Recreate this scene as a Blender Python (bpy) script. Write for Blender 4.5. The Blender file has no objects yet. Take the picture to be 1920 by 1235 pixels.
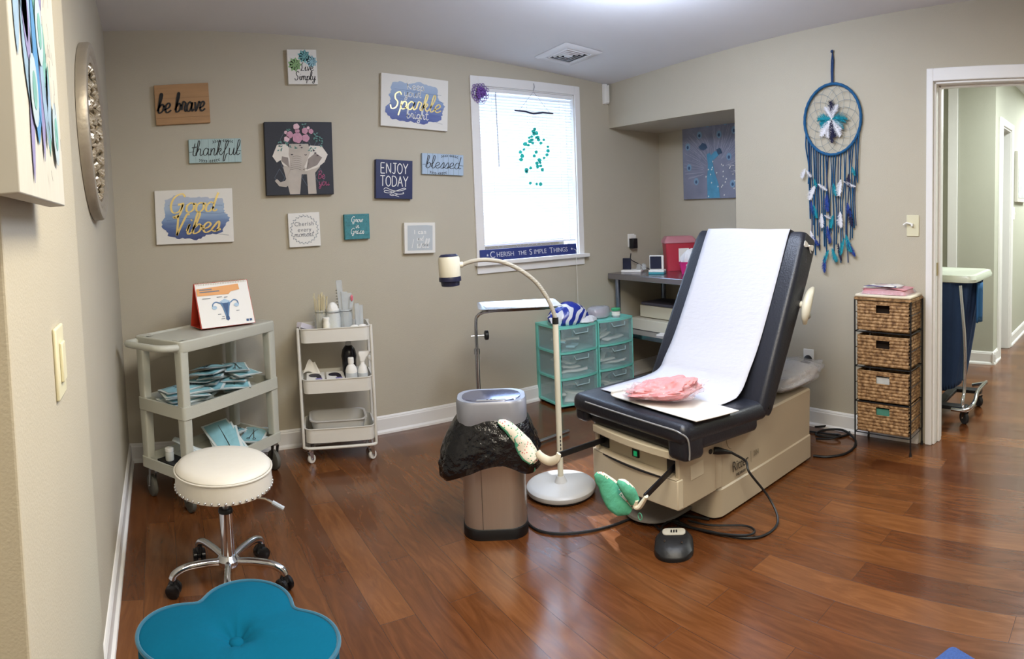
import bpy, bmesh, math, random
from math import pi, sin, cos, tan, atan2, hypot, sqrt, radians
from mathutils import Vector, Matrix, Euler, noise
random.seed(7)
SC = bpy.context.scene
COL = SC.collection
V = Vector

# ---------------------------------------------------------------- camera (a phone panorama: cylindrical lens)
F = 1166.09; CY = 467.61; CH = 1.299
YAW, PITCH, ROLL = 0.57, -0.0558, 0.0381
def _rot(ax, a): return Matrix.Rotation(a, 3, ax)
CR = _rot('Z', -YAW) @ _rot('X', PITCH) @ _rot('Y', ROLL)
CAM = V((0, 0, CH))
cd = bpy.data.cameras.new('camera'); cam = bpy.data.objects.new('camera', cd); COL.objects.link(cam)
cd.type = 'PANO'
cd.panorama_type = 'CENTRAL_CYLINDRICAL'
cd.central_cylindrical_range_u_min = -960 / F
cd.central_cylindrical_range_u_max = 960 / F
cd.central_cylindrical_range_v_min = -(1235 - CY) / F
cd.central_cylindrical_range_v_max = CY / F
cd.central_cylindrical_radius = 1.0
cd.clip_start = 0.02; cd.clip_end = 200
r_, f_, u_ = CR @ V((1, 0, 0)), CR @ V((0, 1, 0)), CR @ V((0, 0, 1))
M = Matrix((( r_.x, u_.x, -f_.x, 0), (r_.y, u_.y, -f_.y, 0), (r_.z, u_.z, -f_.z, 0), (0, 0, 0, 1)))
M.translation = CAM
cam.matrix_world = M
SC.camera = cam

# ---- where a pixel of the survey meets a plane of the room
def ray(px, py):
    u = (px - 960) / F; v = (CY - py) / F
    return CR @ V((sin(u), cos(u), v))
def at(px, py, z=None, x=None, y=None):
    d = ray(px, py)
    t = (z - CH) / d.z if z is not None else (x / d.x if x is not None else y / d.y)
    return CAM + t * d
def onv(px, py, P, Q):       # vertical plane through plan points P and Q
    d = ray(px, py); n = V((Q[1] - P[1], P[0] - Q[0]))
    t = (n.x * P[0] + n.y * P[1]) / (n.x * d.x + n.y * d.y)
    return CAM + t * d
def zat(px, py, X, Y):
    d = ray(px, py); return CH + d.z * hypot(X, Y) / hypot(d.x, d.y)

# ---------------------------------------------------------------- materials
def lin(c):
    if isinstance(c, str): c = tuple(int(c[i:i + 2], 16) for i in (0, 2, 4))
    return tuple(((v / 255) / 12.92 if v / 255 <= .04045 else ((v / 255 + .055) / 1.055) ** 2.4) for v in c) + (1,)
MATS = {}
def mat(name, col, rough=.5, metal=0, bump=0, bscale=60, var=0, vscale=8, trans=0, alpha=1, emit=None, estr=0, coat=0, sheen=0, sss=0, stretch=(1, 1, 1), ior=1.45, spec=.5):
    if name in MATS: return MATS[name]
    m = bpy.data.materials.new(name); m.use_nodes = True; nt = m.node_tree; N = nt.nodes; L = nt.links
    b = N['Principled BSDF']; c = lin(col)
    b.inputs['Base Color'].default_value = c; b.inputs['Roughness'].default_value = rough; b.inputs['Metallic'].default_value = metal
    b.inputs['Transmission Weight'].default_value = trans; b.inputs['Alpha'].default_value = alpha
    b.inputs['Coat Weight'].default_value = coat; b.inputs['Sheen Weight'].default_value = sheen; b.inputs['IOR'].default_value = ior
    b.inputs['Specular IOR Level'].default_value = spec
    if emit: b.inputs['Emission Color'].default_value = lin(emit); b.inputs['Emission Strength'].default_value = estr
    tc = N.new('ShaderNodeTexCoord'); mp = N.new('ShaderNodeMapping'); L.new(tc.outputs['Object'], mp.inputs[0]); mp.inputs['Scale'].default_value = stretch
    nz = N.new('ShaderNodeTexNoise'); L.new(mp.outputs[0], nz.inputs['Vector']); nz.inputs['Scale'].default_value = vscale; nz.inputs['Detail'].default_value = 5
    mx = N.new('ShaderNodeMix'); mx.data_type = 'RGBA'; L.new(nz.outputs['Fac'], mx.inputs[0])
    k = var
    mx.inputs[6].default_value = tuple(max(0, v * (1 - k)) for v in c[:3]) + (1,); mx.inputs[7].default_value = tuple(min(1, v * (1 + k)) for v in c[:3]) + (1,)
    L.new(mx.outputs[2], b.inputs['Base Color'])
    if bump:
        n2 = N.new('ShaderNodeTexNoise'); L.new(mp.outputs[0], n2.inputs['Vector']); n2.inputs['Scale'].default_value = bscale; n2.inputs['Detail'].default_value = 3
        bp = N.new('ShaderNodeBump'); bp.inputs['Strength'].default_value = bump; bp.inputs['Distance'].default_value = .01
        L.new(n2.outputs['Fac'], bp.inputs['Height']); L.new(bp.outputs[0], b.inputs['Normal'])
    MATS[name] = m; return m

# ---------------------------------------------------------------- mesh building
def rrect(w, d, r, n=6, cx=0, cy=0):
    o = []
    for (sx, sy, a0) in ((1, 1, 0), (-1, 1, 90), (-1, -1, 180), (1, -1, 270)):
        for i in range(n + 1):
            a = radians(a0 + 90 * i / n); o.append((cx + sx * (w / 2 - r) + r * cos(a), cy + sy * (d / 2 - r) + r * sin(a)))
    return o
def catmull(pts, n=6, closed=False):
    P = [V(p) for p in pts]
    if len(P) < 3 and not closed: return P
    out = []; m = len(P); rng = range(m if closed else m - 1)
    for i in rng:
        p1, p2 = P[i], P[(i + 1) % m]
        p0 = P[i - 1] if (i > 0 or closed) else p1 * 2 - p2
        p3 = P[(i + 2) % m] if (i + 2 < m or closed) else p2 * 2 - p1
        for k in range(n):
            t = k / n
            out.append(.5 * ((2 * p1) + (p2 - p0) * t + (2 * p0 - 5 * p1 + 4 * p2 - p3) * t * t + (3 * p1 - p0 - 3 * p2 + p3) * t ** 3))
    if not closed: out.append(P[-1].copy())
    return out
class MB:
    def __init__(s, M=None): s.v = []; s.f = []; s.mi = []; s.M = M or Matrix.Identity(4); s.k = 0
    def add(s, vs, fs):
        o = len(s.v); s.v += [tuple(s.M @ V(p)) for p in vs]; s.f += [tuple(o + i for i in f) for f in fs]; s.mi += [s.k] * len(fs); return s
    def box(s, c, d, R=None):
        x, y, z = d[0] / 2, d[1] / 2, d[2] / 2; R = R or Matrix.Identity(3)
        vs = [V(c) + R @ V(p) for p in ((-x, -y, -z), (x, -y, -z), (x, y, -z), (-x, y, -z), (-x, -y, z), (x, -y, z), (x, y, z), (-x, y, z))]
        return s.add(vs, [(0, 3, 2, 1), (4, 5, 6, 7), (0, 1, 5, 4), (1, 2, 6, 5), (2, 3, 7, 6), (3, 0, 4, 7)])
    def b2(s, a, b): return s.box([(a[i] + b[i]) / 2 for i in range(3)], [abs(b[i] - a[i]) for i in range(3)])
    def hexa(s, vs): return s.add(vs, [(0, 3, 2, 1), (4, 5, 6, 7), (0, 1, 5, 4), (1, 2, 6, 5), (2, 3, 7, 6), (3, 0, 4, 7)])
    def tube(s, pts, r, n=8, closed=False, cap=True, flat=1.0):
        P = [V(p) for p in pts]; m = len(P); vs = []; fs = []
        up = None
        for i in range(m):
            if closed: t = P[(i + 1) % m] - P[i - 1]
            else: t = P[min(i + 1, m - 1)] - P[max(i - 1, 0)]
            if t.length < 1e-9: t = V((0, 0, 1))
            t.normalize()
            if up is None:
                up = V((0, 0, 1)) if abs(t.z) < .9 else V((1, 0, 0))
            a = up - t * up.dot(t)
            if a.length < 1e-6: a = V((1, 0, 0)) - t * t.x
            a.normalize(); up = a; b = t.cross(a)
            rr = r[i] if isinstance(r, (list, tuple)) else r
            for k in range(n):
                w = 2 * pi * k / n; vs.append(P[i] + a * (rr * cos(w)) * flat + b * (rr * sin(w)))
        for i in range(m if closed else m - 1):
            j = (i + 1) % m
            for k in range(n): fs.append((i * n + k, i * n + (k + 1) % n, j * n + (k + 1) % n, j * n + k))
        if cap and not closed: fs.append(tuple(range(n))[::-1]); fs.append(tuple((m - 1) * n + k for k in range(n)))
        return s.add(vs, fs)
    def cyl(s, p, q, r, r2=None, n=20): return s.tube([p, q], [r, r if r2 is None else r2], n)
    def lathe(s, prof, c=(0, 0, 0), n=32, sx=1, sy=1, fn=None):
        vs = []; fs = []; m = len(prof)
        for i, (r, z) in enumerate(prof):
            for k in range(n):
                a = 2 * pi * k / n; rr = r * (fn(a, i / (m - 1)) if fn else 1)
                vs.append((c[0] + rr * cos(a) * sx, c[1] + rr * sin(a) * sy, c[2] + z))
        for i in range(m - 1):
            for k in range(n): fs.append((i * n + k, i * n + (k + 1) % n, (i + 1) * n + (k + 1) % n, (i + 1) * n + k))
        if prof[0][0] > 1e-5: fs.append(tuple(range(n))[::-1])
        if prof[-1][0] > 1e-5: fs.append(tuple((m - 1) * n + k for k in range(n)))
        return s.add(vs, fs)
    def loft(s, rings, cap0=True, cap1=True):       # rings: equal-length closed loops
        n = len(rings[0]); vs = [p for r in rings for p in r]; fs = []
        for i in range(len(rings) - 1):
            for k in range(n): fs.append((i * n + k, i * n + (k + 1) % n, (i + 1) * n + (k + 1) % n, (i + 1) * n + k))
        if cap0: fs.append(tuple(range(n))[::-1])
        if cap1: fs.append(tuple((len(rings) - 1) * n + k for k in range(n)))
        return s.add(vs, fs)
    def prism(s, ol, z0, z1): return s.loft([[(x, y, z0) for x, y in ol], [(x, y, z1) for x, y in ol]])
    def tray(s, w, d, r, z0, z1, t=.003, flare=0, lip=.003):
        A = lambda k, z, g=0: [(x, y, z) for x, y in rrect(w + 2 * g - 2 * k, d + 2 * g - 2 * k, max(r - k, .002), 6)]
        return s.loft([A(0, z0), A(0, z1, flare), A(-lip, z1, flare), A(-lip, z1 + lip, flare), A(t, z1 + lip, flare), A(t, z0 + t)])
    def sphere(s, c, r, n=16, m=10, sc=(1, 1, 1)):
        prof = [(max(1e-6, sin(pi * i / m)) * r, -cos(pi * i / m) * r) for i in range(m + 1)]
        M0 = s.M; s.M = M0 @ Matrix.Translation(c) @ Matrix.Diagonal((sc[0], sc[1], sc[2], 1)); s.lathe(prof, n=n); s.M = M0; return s
    def grid(s, fn, nu, nv, skip=None, thick=0):
        vs = [fn(i / nu, j / nv) for j in range(nv + 1) for i in range(nu + 1)]
        fs = [(j * (nu + 1) + i, j * (nu + 1) + i + 1, (j + 1) * (nu + 1) + i + 1, (j + 1) * (nu + 1) + i) for j in range(nv) for i in range(nu) if not (skip and skip((i + .5) / nu, (j + .5) / nv))]
        return s.add(vs, fs)
    def sheet(s, pts, th, y):        # flat polygon in local xz facing -y, of thickness th
        n = len(pts); return s.add([(p[0], y, p[1]) for p in pts] + [(p[0], y - th, p[1]) for p in pts], [tuple(range(n)), tuple(range(n, 2 * n))[::-1]] + [(i, n + i, n + (i + 1) % n, (i + 1) % n) for i in range(n)])
    def stroke(s, pts, w, y, th=.0006, sm=5, closed=False):   # flat painted line in local xz
        P = catmull([(p[0], p[1], 0) for p in pts], sm, closed) if len(pts) > 2 else [V((p[0], p[1], 0)) for p in pts]
        n = len(P); L = []; Rr = []
        for i in range(n):
            t = (P[(i + 1) % n] - P[i - 1]) if closed else (P[min(i + 1, n - 1)] - P[max(i - 1, 0)])
            if t.length < 1e-9: t = V((1, 0, 0))
            t.normalize(); ww = w[0] + (w[1] - w[0]) * abs(t.y) if isinstance(w, tuple) else w
            q = V((-t.y, t.x, 0)) * ww / 2; L.append(P[i] + q); Rr.append(P[i] - q)
        vs = [(p.x, y - th, p.y) for p in L] + [(p.x, y - th, p.y) for p in Rr]
        rng = range(n if closed else n - 1)
        return s.add(vs, [(i, n + i, n + (i + 1) % n, (i + 1) % n) for i in rng])
    def build(s, name, m, parent=None, smooth=40, bevel=0, sub=0, solid=0, bseg=2, doubles=False):
        me = bpy.data.meshes.new(name); me.from_pydata(s.v, [], s.f)
        for mm in (m if isinstance(m, (list, tuple)) else [m]): me.materials.append(mm)
        me.polygons.foreach_set('material_index', s.mi)
        bm = bmesh.new(); bm.from_mesh(me)
        if doubles: bmesh.ops.remove_doubles(bm, verts=bm.verts, dist=1e-5)
        bmesh.ops.recalc_face_normals(bm, faces=bm.faces)
        if smooth:
            lim = radians(smooth)
            for f in bm.faces: f.smooth = True
            for e in bm.edges: e.smooth = not (len(e.link_faces) == 2 and e.calc_face_angle(0) > lim)
        bm.to_mesh(me); bm.free()
        o = bpy.data.objects.new(name, me); COL.objects.link(o)
        if parent: o.parent = parent
        if solid: q = o.modifiers.new('s', 'SOLIDIFY'); q.thickness = solid; q.offset = 0
        if bevel: q = o.modifiers.new('b', 'BEVEL'); q.width = bevel; q.segments = bseg; q.limit_method = 'ANGLE'; q.angle_limit = radians(35)
        if sub: q = o.modifiers.new('u', 'SUBSURF'); q.levels = sub; q.render_levels = sub
        return o
def tag(o, label=None, cat=None, group=None, kind=None):
    if label: o['label'] = label
    if cat: o['category'] = cat
    if group: o['group'] = group
    if kind: o['kind'] = kind
    return o
def empty(name, loc, label, cat, group=None, rz=0, rot=None):
    o = bpy.data.objects.new(name, None); COL.objects.link(o); o.location = loc; o.empty_display_size = .05
    o.rotation_euler = rot or (0, 0, rz); o['label'] = label; o['category'] = cat
    if group: o['group'] = group
    return o
def inv(root):          # lets world coordinates be used for the parts of root
    return (Matrix.Translation(root.location) @ root.rotation_euler.to_matrix().to_4x4()).inverted()
def kids(o): return [c for c in bpy.data.objects if c.parent == o]
def copy_tree(o, loc=None, rot=None, label=None, group=None):
    c = o.copy(); COL.objects.link(c)
    if loc is not None: c.location = loc
    if rot is not None: c.rotation_euler = rot
    if label: c['label'] = label
    if group: c['group'] = group
    for ch in kids(o):
        d = ch.copy(); COL.objects.link(d); d.parent = c
        for g in kids(ch):
            e = g.copy(); COL.objects.link(e); e.parent = d
    return c
def struct(name, mb, m, **k): return tag(mb.build(name, m, **k), kind='structure')
def text(name, body, size, m, parent, loc, rot=(pi / 2, 0, 0), ext=.0006, align='CENTER', sx=1, shear=0, space=1, bold=0):
    c = bpy.data.curves.new(name, 'FONT'); c.body = body; c.size = size; c.extrude = ext; c.align_x = align; c.align_y = 'CENTER'; c.shear = shear; c.space_character = space; c.offset = bold
    o = bpy.data.objects.new(name, c); COL.objects.link(o); o.parent = parent; o.location = loc; o.rotation_euler = rot; o.scale = (sx, 1, 1); c.materials.append(m)
    me = bpy.data.meshes.new_from_object(o); me.name = name; bpy.data.objects.remove(o); o = bpy.data.objects.new(name, me); COL.objects.link(o); o.parent = parent; o.location = loc; o.rotation_euler = rot; o.scale = (sx, 1, 1); return o
# ================================================================ THE ROOM
XL, XR, YB, XA = -.23, 3.17, 3.53, 3.71
YA = 2.355                       # near end of the alcove
HD = 1.924                       # underside of the alcove header
YD0 = 1.06                       # door opening starts here and runs towards the camera
YD1 = .16
def cz(x, y): return 2.44 - .0609 * x - .0438 * (y - YB)
WALLC = 'B8B09E'
wall_m = mat('wall paint', WALLC, .75, bump=.12, bscale=220, var=.02)
ceil_m = mat('ceiling paint', 'E0E0E4', .8, bump=.05, bscale=160, var=.015)
trim_m = mat('white trim paint', 'E6E4E2', .35, var=.015)
hall_m = mat('hall wall paint', 'B4B4A6', .7, bump=.1, bscale=220, var=.02)
def floor_mat():
    m = bpy.data.materials.new('wood laminate'); m.use_nodes = True; N = m.node_tree.nodes; L = m.node_tree.links; b = N['Principled BSDF']; b.inputs['Coat Weight'].default_value = .28; b.inputs['Coat Roughness'].default_value = .13
    tc = N.new('ShaderNodeTexCoord'); mp = N.new('ShaderNodeMapping'); L.new(tc.outputs['Object'], mp.inputs[0]); mp.inputs['Rotation'].default_value = (0, 0, radians(90))
    br = N.new('ShaderNodeTexBrick'); L.new(mp.outputs[0], br.inputs[0])
    br.inputs['Color1'].default_value = (0, 0, 0, 1); br.inputs['Color2'].default_value = (1, 1, 1, 1); br.inputs['Mortar'].default_value = (.3, .3, .3, 1)
    br.inputs['Scale'].default_value = 1; br.inputs['Mortar Size'].default_value = .001; br.inputs['Mortar Smooth'].default_value = .3
    br.inputs['Brick Width'].default_value = .92; br.inputs['Row Height'].default_value = .125; br.offset = .37; br.inputs['Bias'].default_value = 0
    rmp = N.new('ShaderNodeValToRGB'); L.new(br.outputs['Color'], rmp.inputs[0]); e = rmp.color_ramp.elements
    e[0].position = 0; e[0].color = lin('593119'); e[1].position = 1; e[1].color = lin('7E4F2A')
    x = e.new(.4); x.color = lin('6E4222'); x = e.new(.7); x.color = lin('62381C')
    mp2 = N.new('ShaderNodeMapping'); L.new(tc.outputs['Object'], mp2.inputs[0]); mp2.inputs['Scale'].default_value = (11, 1.6, 1)
    # the grain is shifted from plank to plank
    ad = N.new('ShaderNodeVectorMath'); ad.operation = 'MULTIPLY_ADD'; L.new(br.outputs['Color'], ad.inputs[0]); ad.inputs[1].default_value = (3, 17, 0); L.new(mp2.outputs[0], ad.inputs[2])
    nz = N.new('ShaderNodeTexNoise'); L.new(ad.outputs[0], nz.inputs['Vector']); nz.inputs['Scale'].default_value = 1.7; nz.inputs['Detail'].default_value = 6; nz.inputs['Roughness'].default_value = .55; nz.inputs['Distortion'].default_value = 2.2
    gr = N.new('ShaderNodeValToRGB'); L.new(nz.outputs['Fac'], gr.inputs[0]); g = gr.color_ramp.elements
    g[0].position = .30; g[0].color = (.62, .57, .54, 1); g[1].position = .68; g[1].color = (1.0, 1.0, 1.0, 1); x = g.new(.5); x.color = (.8, .76, .72, 1)
    mx = N.new('ShaderNodeMix'); mx.data_type = 'RGBA'; mx.blend_type = 'MULTIPLY'; mx.inputs[0].default_value = 1; L.new(rmp.outputs[0], mx.inputs[6]); L.new(gr.outputs[0], mx.inputs[7])
    m2 = N.new('ShaderNodeMix'); m2.data_type = 'RGBA'; L.new(br.outputs['Fac'], m2.inputs[0]); L.new(mx.outputs[2], m2.inputs[6]); m2.inputs[7].default_value = lin('472612')
    L.new(m2.outputs[2], b.inputs['Base Color'])
    mr = N.new('ShaderNodeMapRange'); L.new(nz.outputs['Fac'], mr.inputs[0]); mr.inputs[3].default_value = .17; mr.inputs[4].default_value = .3; L.new(mr.outputs[0], b.inputs['Roughness'])
    bp = N.new('ShaderNodeBump'); bp.inputs['Strength'].default_value = .12; bp.inputs['Distance'].default_value = .004; L.new(nz.outputs['Fac'], bp.inputs['Height'])
    bp2 = N.new('ShaderNodeBump'); bp2.invert = True; bp2.inputs['Strength'].default_value = .4; bp2.inputs['Distance'].default_value = .002; L.new(br.outputs['Fac'], bp2.inputs['Height']); L.new(bp.outputs[0], bp2.inputs['Normal']); L.new(bp2.outputs[0], b.inputs['Normal'])
    return m
floor_m = floor_mat()
struct('floor', MB().b2((-1.6, -1.3, -.06), (9.5, 3.7, 0)), floor_m)
# ceiling of the room: one slightly sloping slab
def slab(x0, y0, x1, y1):
    return [(x0, y0, cz(x0, y0)), (x1, y0, cz(x1, y0)), (x1, y1, cz(x1, y1)), (x0, y1, cz(x0, y1)),
            (x0, y0, cz(x0, y0) + .1), (x1, y0, cz(x1, y0) + .1), (x1, y1, cz(x1, y1) + .1), (x0, y1, cz(x0, y1) + .1)]
struct('ceiling', MB().hexa(slab(-1.6, -1.3, XR + .1, YB + .17)), ceil_m)
# back wall with its window opening
WX0, WX1, WZ0, WZ1 = 2.045, 2.835, 1.0, 2.14
def wallx(x0, x1, z0, z1, y0, y1, mb, top=True):
    if top: mb.hexa([(x0, y0, z0), (x1, y0, z0), (x1, y1, z0), (x0, y1, z0), (x0, y0, cz(x0, y0) + .02), (x1, y0, cz(x1, y0) + .02), (x1, y1, cz(x1, y1) + .02), (x0, y1, cz(x0, y1) + .02)])
    else: mb.b2((x0, y0, z0), (x1, y1, z1))
b = MB(); Y2 = YB + .16
wallx(-1.6, WX0, 0, 0, YB, Y2, b); wallx(WX0, WX1, WZ1, 0, YB, Y2, b); wallx(WX1, XA + .12, 0, 0, YB, Y2, b); wallx(WX0, WX1, 0, WZ0, YB, Y2, b, False)
struct('wall_back', b, wall_m, smooth=0)
# left wall: recessed length with the baseboard, then a proud length near the doorway
b = MB(); wallx(XL - .12, XL, 0, 0, 1.30, YB, b); struct('wall_left', b, wall_m, smooth=0)
b = MB(); wallx(XL - .12, -.187, 0, 0, .74, 1.455, b); struct('wall_front_left', b, wall_m, smooth=0, bevel=.004)
b = MB(); wallx(-1.6, -1.5, 0, 0, -1.3, .9, b); wallx(-1.6, XL - .02, 0, 0, .62, .735, b); struct('wall_side', b, wall_m, smooth=0)
b = MB(); wallx(-1.6, XR + .12, 0, 0, -1.3, -1.2, b); struct('wall_front', b, wall_m, smooth=0)
# right wall: solid part between alcove and door, header over the alcove, wall over and beyond the door
b = MB(); T = .13
wallx(XR, XR + T, 0, 0, YD0, YA, b); wallx(XR, XR + T, 1.965, 0, YD1, YD0, b); wallx(XR, XR + T, 0, 0, -1.2, YD1, b)
wallx(XR, XA, HD, 0, YA, YB, b); 
struct('wall_right', b, wall_m, smooth=0)
b = MB(); wallx(XA, XA + .12, 0, 0, YA - .12, YB, b); wallx(XR + T, XA, 0, 0, YA - .12, YA, b); struct('wall_alcove', b, wall_m, smooth=0)
# the hall behind the door
b = MB(); b.b2((XR + T, YD0 + .75, 0), (4.98, YD0 + .87, 2.46)); b.b2((4.98, 1.135, 0), (5.2, 1.45, 2.46)); b.b2((5.2, 1.135, 0), (5.22, 1.25, 2.46))
b.b2((5.22, 1.135, 2.0), (5.60, 1.25, 2.46)); b.b2((5.60, 1.135, 0), (9.3, 1.25, 2.46)); b.b2((5.02, 1.45, 0), (5.3, 2.2, 2.46)); 
struct('wall_hall', b, hall_m, smooth=0)
b = MB(); b.b2((9.3, -.4, 0), (9.4, 1.25, 2.46)); b.b2((XR + T, -.6, 0), (9.4, -.5, 2.46)); b.b2((5.8, 1.25, 0), (5.9, 1.9, 2.46)); b.b2((5.22, 1.9, 0), (5.9, 1.95, 2.46))
struct('wall_hall_far', b, hall_m, smooth=0)
struct('ceiling_hall', MB().b2((XR + .1, -.6, 2.44), (9.4, 2.2, 2.54)), ceil_m)
# ---- baseboards with a moulded top and a quarter-round shoe
PROF = [(0, 0), (.024, 0), (.022, .012), (.014, .02), (.012, .022), (.012, .088), (.009, .094), (.009, .098), (.004, .106), (0, .107)]
def board(name, p, q, n, m=trim_m, scale=1):
    p, q, n = V((p[0], p[1], 0)), V((q[0], q[1], 0)), V((n[0], n[1], 0)); b = MB()
    b.loft([[p + n * a * scale + V((0, 0, z * scale)) for a, z in PROF], [q + n * a * scale + V((0, 0, z * scale)) for a, z in PROF]])
    return struct(name, b, m, smooth=25)
board('baseboard_back', (XL, YB), (XA, YB), (0, -1)); board('baseboard_left', (XL, 1.455), (XL, YB), (1, 0))
board('baseboard_right', (XR, YD0 + .075), (XR, YA), (-1, 0)); board('baseboard_alcove', (XA, YA), (XA, YB), (-1, 0))
board('baseboard_hall', (4.98, 1.11), (4.98, 1.45), (-1, 0)); board('baseboard_hall_side', (4.955, 1.135), (5.2, 1.135), (0, -1)); board('baseboard_hall_far', (5.68, 1.135), (9.3, 1.135), (0, -1))
# ---- door casing of the room door (the door itself stands open out of view)
b = MB(); c0, c1 = YD0 + .036, YD1 - .06; TZ = 2.03
tilt = .045
for (ya, yb_) in ((YD0 - .002, c0), ):
    b.hexa([(XR - .018, ya, 0), (XR, ya, 0), (XR, yb_, 0), (XR - .018, yb_, 0), (XR - .018, ya, TZ), (XR, ya, TZ), (XR, yb_, TZ), (XR - .018, yb_, TZ)])
b.b2((XR - .018, c1, 0), (XR, YD1 + .002, TZ)); b.b2((XR - .018, YD1, 1.962), (XR, YD0, TZ))
struct('trim_1', b, trim_m, smooth=0, bevel=.004)
b = MB(); b.b2((XR, YD0 - .014, 0), (XR + T, YD0 + .002, 1.96)); b.b2((XR, YD1 - .002, 0), (XR + T, YD1 + .014, 1.96)); b.b2((XR, YD1, 1.95), (XR + T, YD0, 1.967))
b.b2((XR + .05, YD0 - .026, 0), (XR + .085, YD0 - .012, 1.95)); b.b2((XR + .05, YD1, 1.938), (XR + .085, YD0 - .013, 1.952))
b.b2((XR + T, YD0 - .002, 0), (XR + T + .018, YD0 + .058, 2.02)); b.b2((XR + T, YD1 - .06, 0), (XR + T + .018, YD1, 2.02)); b.b2((XR + T, YD1, 1.96), (XR + T + .018, YD0, 2.02))
struct('door_1', b, trim_m, smooth=0, bevel=.003)
mp_ = MB(); mp_.b2((XR + .02, YD0 - .016, .93), (XR + .045, YD0 - .0135, 1.0)); struct('door_2', mp_, mat('strike plate', 'B8A878', .3, 1))
# hall trims: full-height white strip, casing round the further door
b = MB(); b.b2((4.965, 1.452, 0), (5.02, 1.535, 2.44)); struct('trim_2', b, trim_m, smooth=0, bevel=.003)
b = MB(); b.b2((5.13, 1.117, 0), (5.2205, 1.136, 2.06)); b.b2((5.60, 1.117, 0), (5.69, 1.136, 2.06)); b.b2((5.22, 1.117, 2.0), (5.60, 1.136, 2.06))
b.b2((5.59, 1.13, 0), (5.605, 1.25, 2.0)); b.b2((5.22, 1.13, 1.985), (5.6, 1.25, 2.002)); struct('trim_3', b, trim_m, smooth=0, bevel=.003)
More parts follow.
